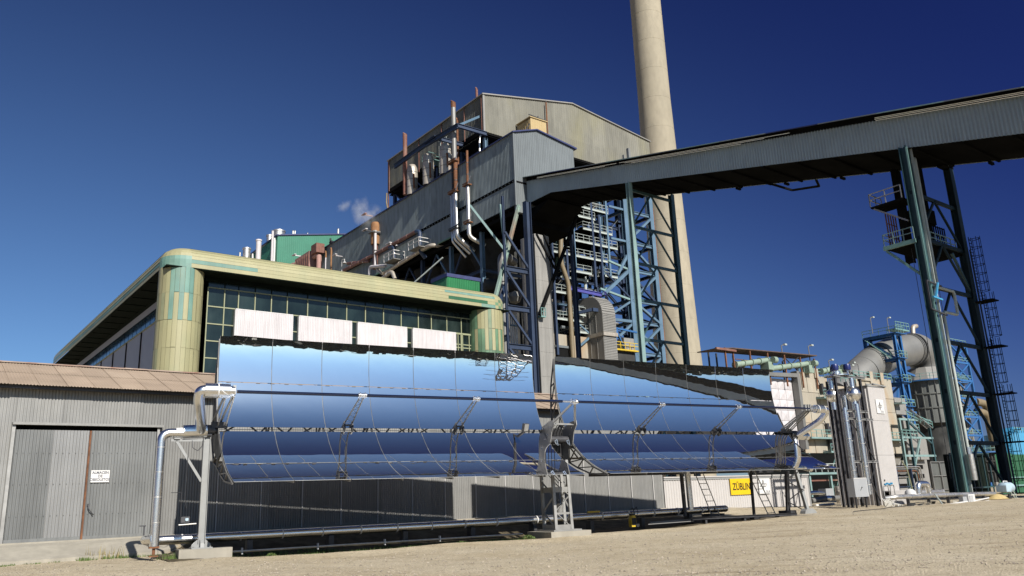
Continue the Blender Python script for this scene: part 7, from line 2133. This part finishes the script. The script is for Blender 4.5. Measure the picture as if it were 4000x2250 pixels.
# white washbasin shell
t = thing('washbasin', 'upturned white half-round basin behind the ground pipe', 'basin', W, (45.5, -8.0, 1.0))
mb = MB().lathe((45.6, -8.2, .98), [(.38, 0), (.34, .2), (.2, .34), (0, .4)], 16)
put('shell', mb, 'signwhite', t)
put('rim', MB().lathe((45.6, -8.2, .98), [(.36, -.03), (.42, -.03), (.42, .02), (.36, .02)], 16), 'signwhite', t)
# small pump skid between container and cabinet
t = thing('pump_skid', 'low shiny pump and bent pipes behind the dark pipe', 'pump', W, (50, 1.5, .5))
put('pipe_run', MB().bend([(47.6, 1.5, .8), (47.7, 1.5, 1.25), (49.3, 1.5, 1.32), (51.5, 1.5, 1.2)], .16, 12, .35), 'alu', t)
put('drum', MB().tube([(52.6, 1.4, .4), (52.5, 1.4, 1.75)], .25, 14).tube([(52.1, 1.2, 1.2), (53.4, 1.2, 1.25)], .18, 12), 'alud', t)
put('casing', MB().box(50.6, 51.7, 1.3, 2.0, .9, 1.6), 'cabinet', t)
put('rails', MB().beam((46.6, 1.6, .9), (50, 1.6, .9), .06).beam((46.6, 1.6, .6), (50, 1.6, .6), .05), 'steelzinc', t)
# cable across the yard
t = thing('yard_cable', 'thin dark cable lying across the gravel right of the end frame', 'cable', W, (38, -8, .2))
pts = []
for i in range(24):
    u = 31.5 + i * .75; v = -12.2 + i * .18 + .15 * math.sin(i * .8); p = W.w(u, v, 0); pts.append((u, v, ground_z(p.x, p.y) + .055))
put('cable_run', MB().tube(pts, .022, 6), 'black', t)

# ================================================================ country behind the camera (seen only in the mirrors)
def hills():
    mb = MB(); n = 90; vs = []
    for i in range(n + 1):
        a = rad(60 + 240 * i / n)
        for r, hk in ((520, 0), (640, .6), (820, 1), (1100, .9)):
            h = hk * (16 + 12 * noise.noise(Vector((i * .16, r * .002, 4))) + 5 * noise.noise(Vector((i * .6, 0, 1))))
            vs.append((r * math.sin(a), r * math.cos(a), h - (3 if hk == 0 else 0)))
    mb.add(vs, [(i * 4 + j, (i + 1) * 4 + j, (i + 1) * 4 + j + 1, i * 4 + j + 1)[::-1] for i in range(n) for j in range(3)], True)
    m = mat('scrub_hill', (0.09, 0.085, 0.05), .95, 0, .35, .02)
    me = mb.mesh('hills'); me.materials.append(m)
    o = bpy.data.objects.new('hills', me); COL.objects.link(o); o['kind'] = 'structure'
hills()
M['leaf'] = mat('dark_pine_leaf', (0.045, 0.06, 0.025), .8, 0, .5, 1.5)
def wood():
    mb = MB(); q = random.Random(3)
    for i in range(420):
        a = rad(q.uniform(88, 165)); r = q.uniform(125, 185)
        x, y = r * math.sin(a), r * math.cos(a); h = q.uniform(15.5, 17.5)
        for k in range(80):
            d = Vector((q.gauss(0, 1), q.gauss(0, 1), q.gauss(0, .8))).normalized() * (q.random() ** .35)
            c = Vector((x + d.x * h * .5, y + d.y * h * .5, h * .5 + d.z * h * .5)); s = h * .10
            e1 = Vector((q.gauss(0, 1), q.gauss(0, 1), q.gauss(0, 1))).normalized() * s; e2 = e1.cross(Vector((q.gauss(0, 1), q.gauss(0, 1), q.gauss(0, 1)))).normalized() * s
            mb.add([c - e1, c + e2, c + e1, c - e2], [(0, 1, 2, 3)])
    me = mb.mesh('wood'); me.materials.append(M['leaf'])
    o = bpy.data.objects.new('woodland', me); COL.objects.link(o); o['kind'] = 'stuff'; o['label'] = 'dark belt of trees behind the yard, seen in the mirrors'
wood()
def mast_pylon(label, x, y, h, w):
    fr = Frame(x, y, 60)
    t = thing('electricity_pylon', label, 'pylon', fr, (0, 0, 0), 'lattice pylons mirrored in the trough')
    mb = MB(); n = 9
    def cn(k, z): s = w * (1 - .82 * z / h) / 2; return Vector(((-s, s, s, -s)[k], (-s, -s, s, s)[k], z))
    for k in range(4): mb.beam(cn(k, 0), cn(k, h), .16)
    for i in range(n):
        z0 = h * i / n; z1 = h * (i + 1) / n
        for k in range(4):
            mb.beam(cn(k, z0), cn((k + 1) % 4, z1), .1); mb.beam(cn((k + 1) % 4, z0), cn(k, z1), .1)
    put('mast', mb, 'steelzinc', t)
    for z in (.7, .82, .94):
        put('cross_arm', MB().beam((-w * .75, 0, h * z), (w * .75, 0, h * z), .14).beam((-w * .75, 0, h * z), (0, 0, h * z + 1.5), .1).beam((w * .75, 0, h * z), (0, 0, h * z + 1.5), .1), 'steelzinc', t)
mast_pylon('nearer tall lattice pylon, the large wavy one mirrored in the left trough', 66, -1.5, 27, 5)
mast_pylon('farther lattice pylon, the tiny one mirrored in the left trough', 168, -71, 30, 6)
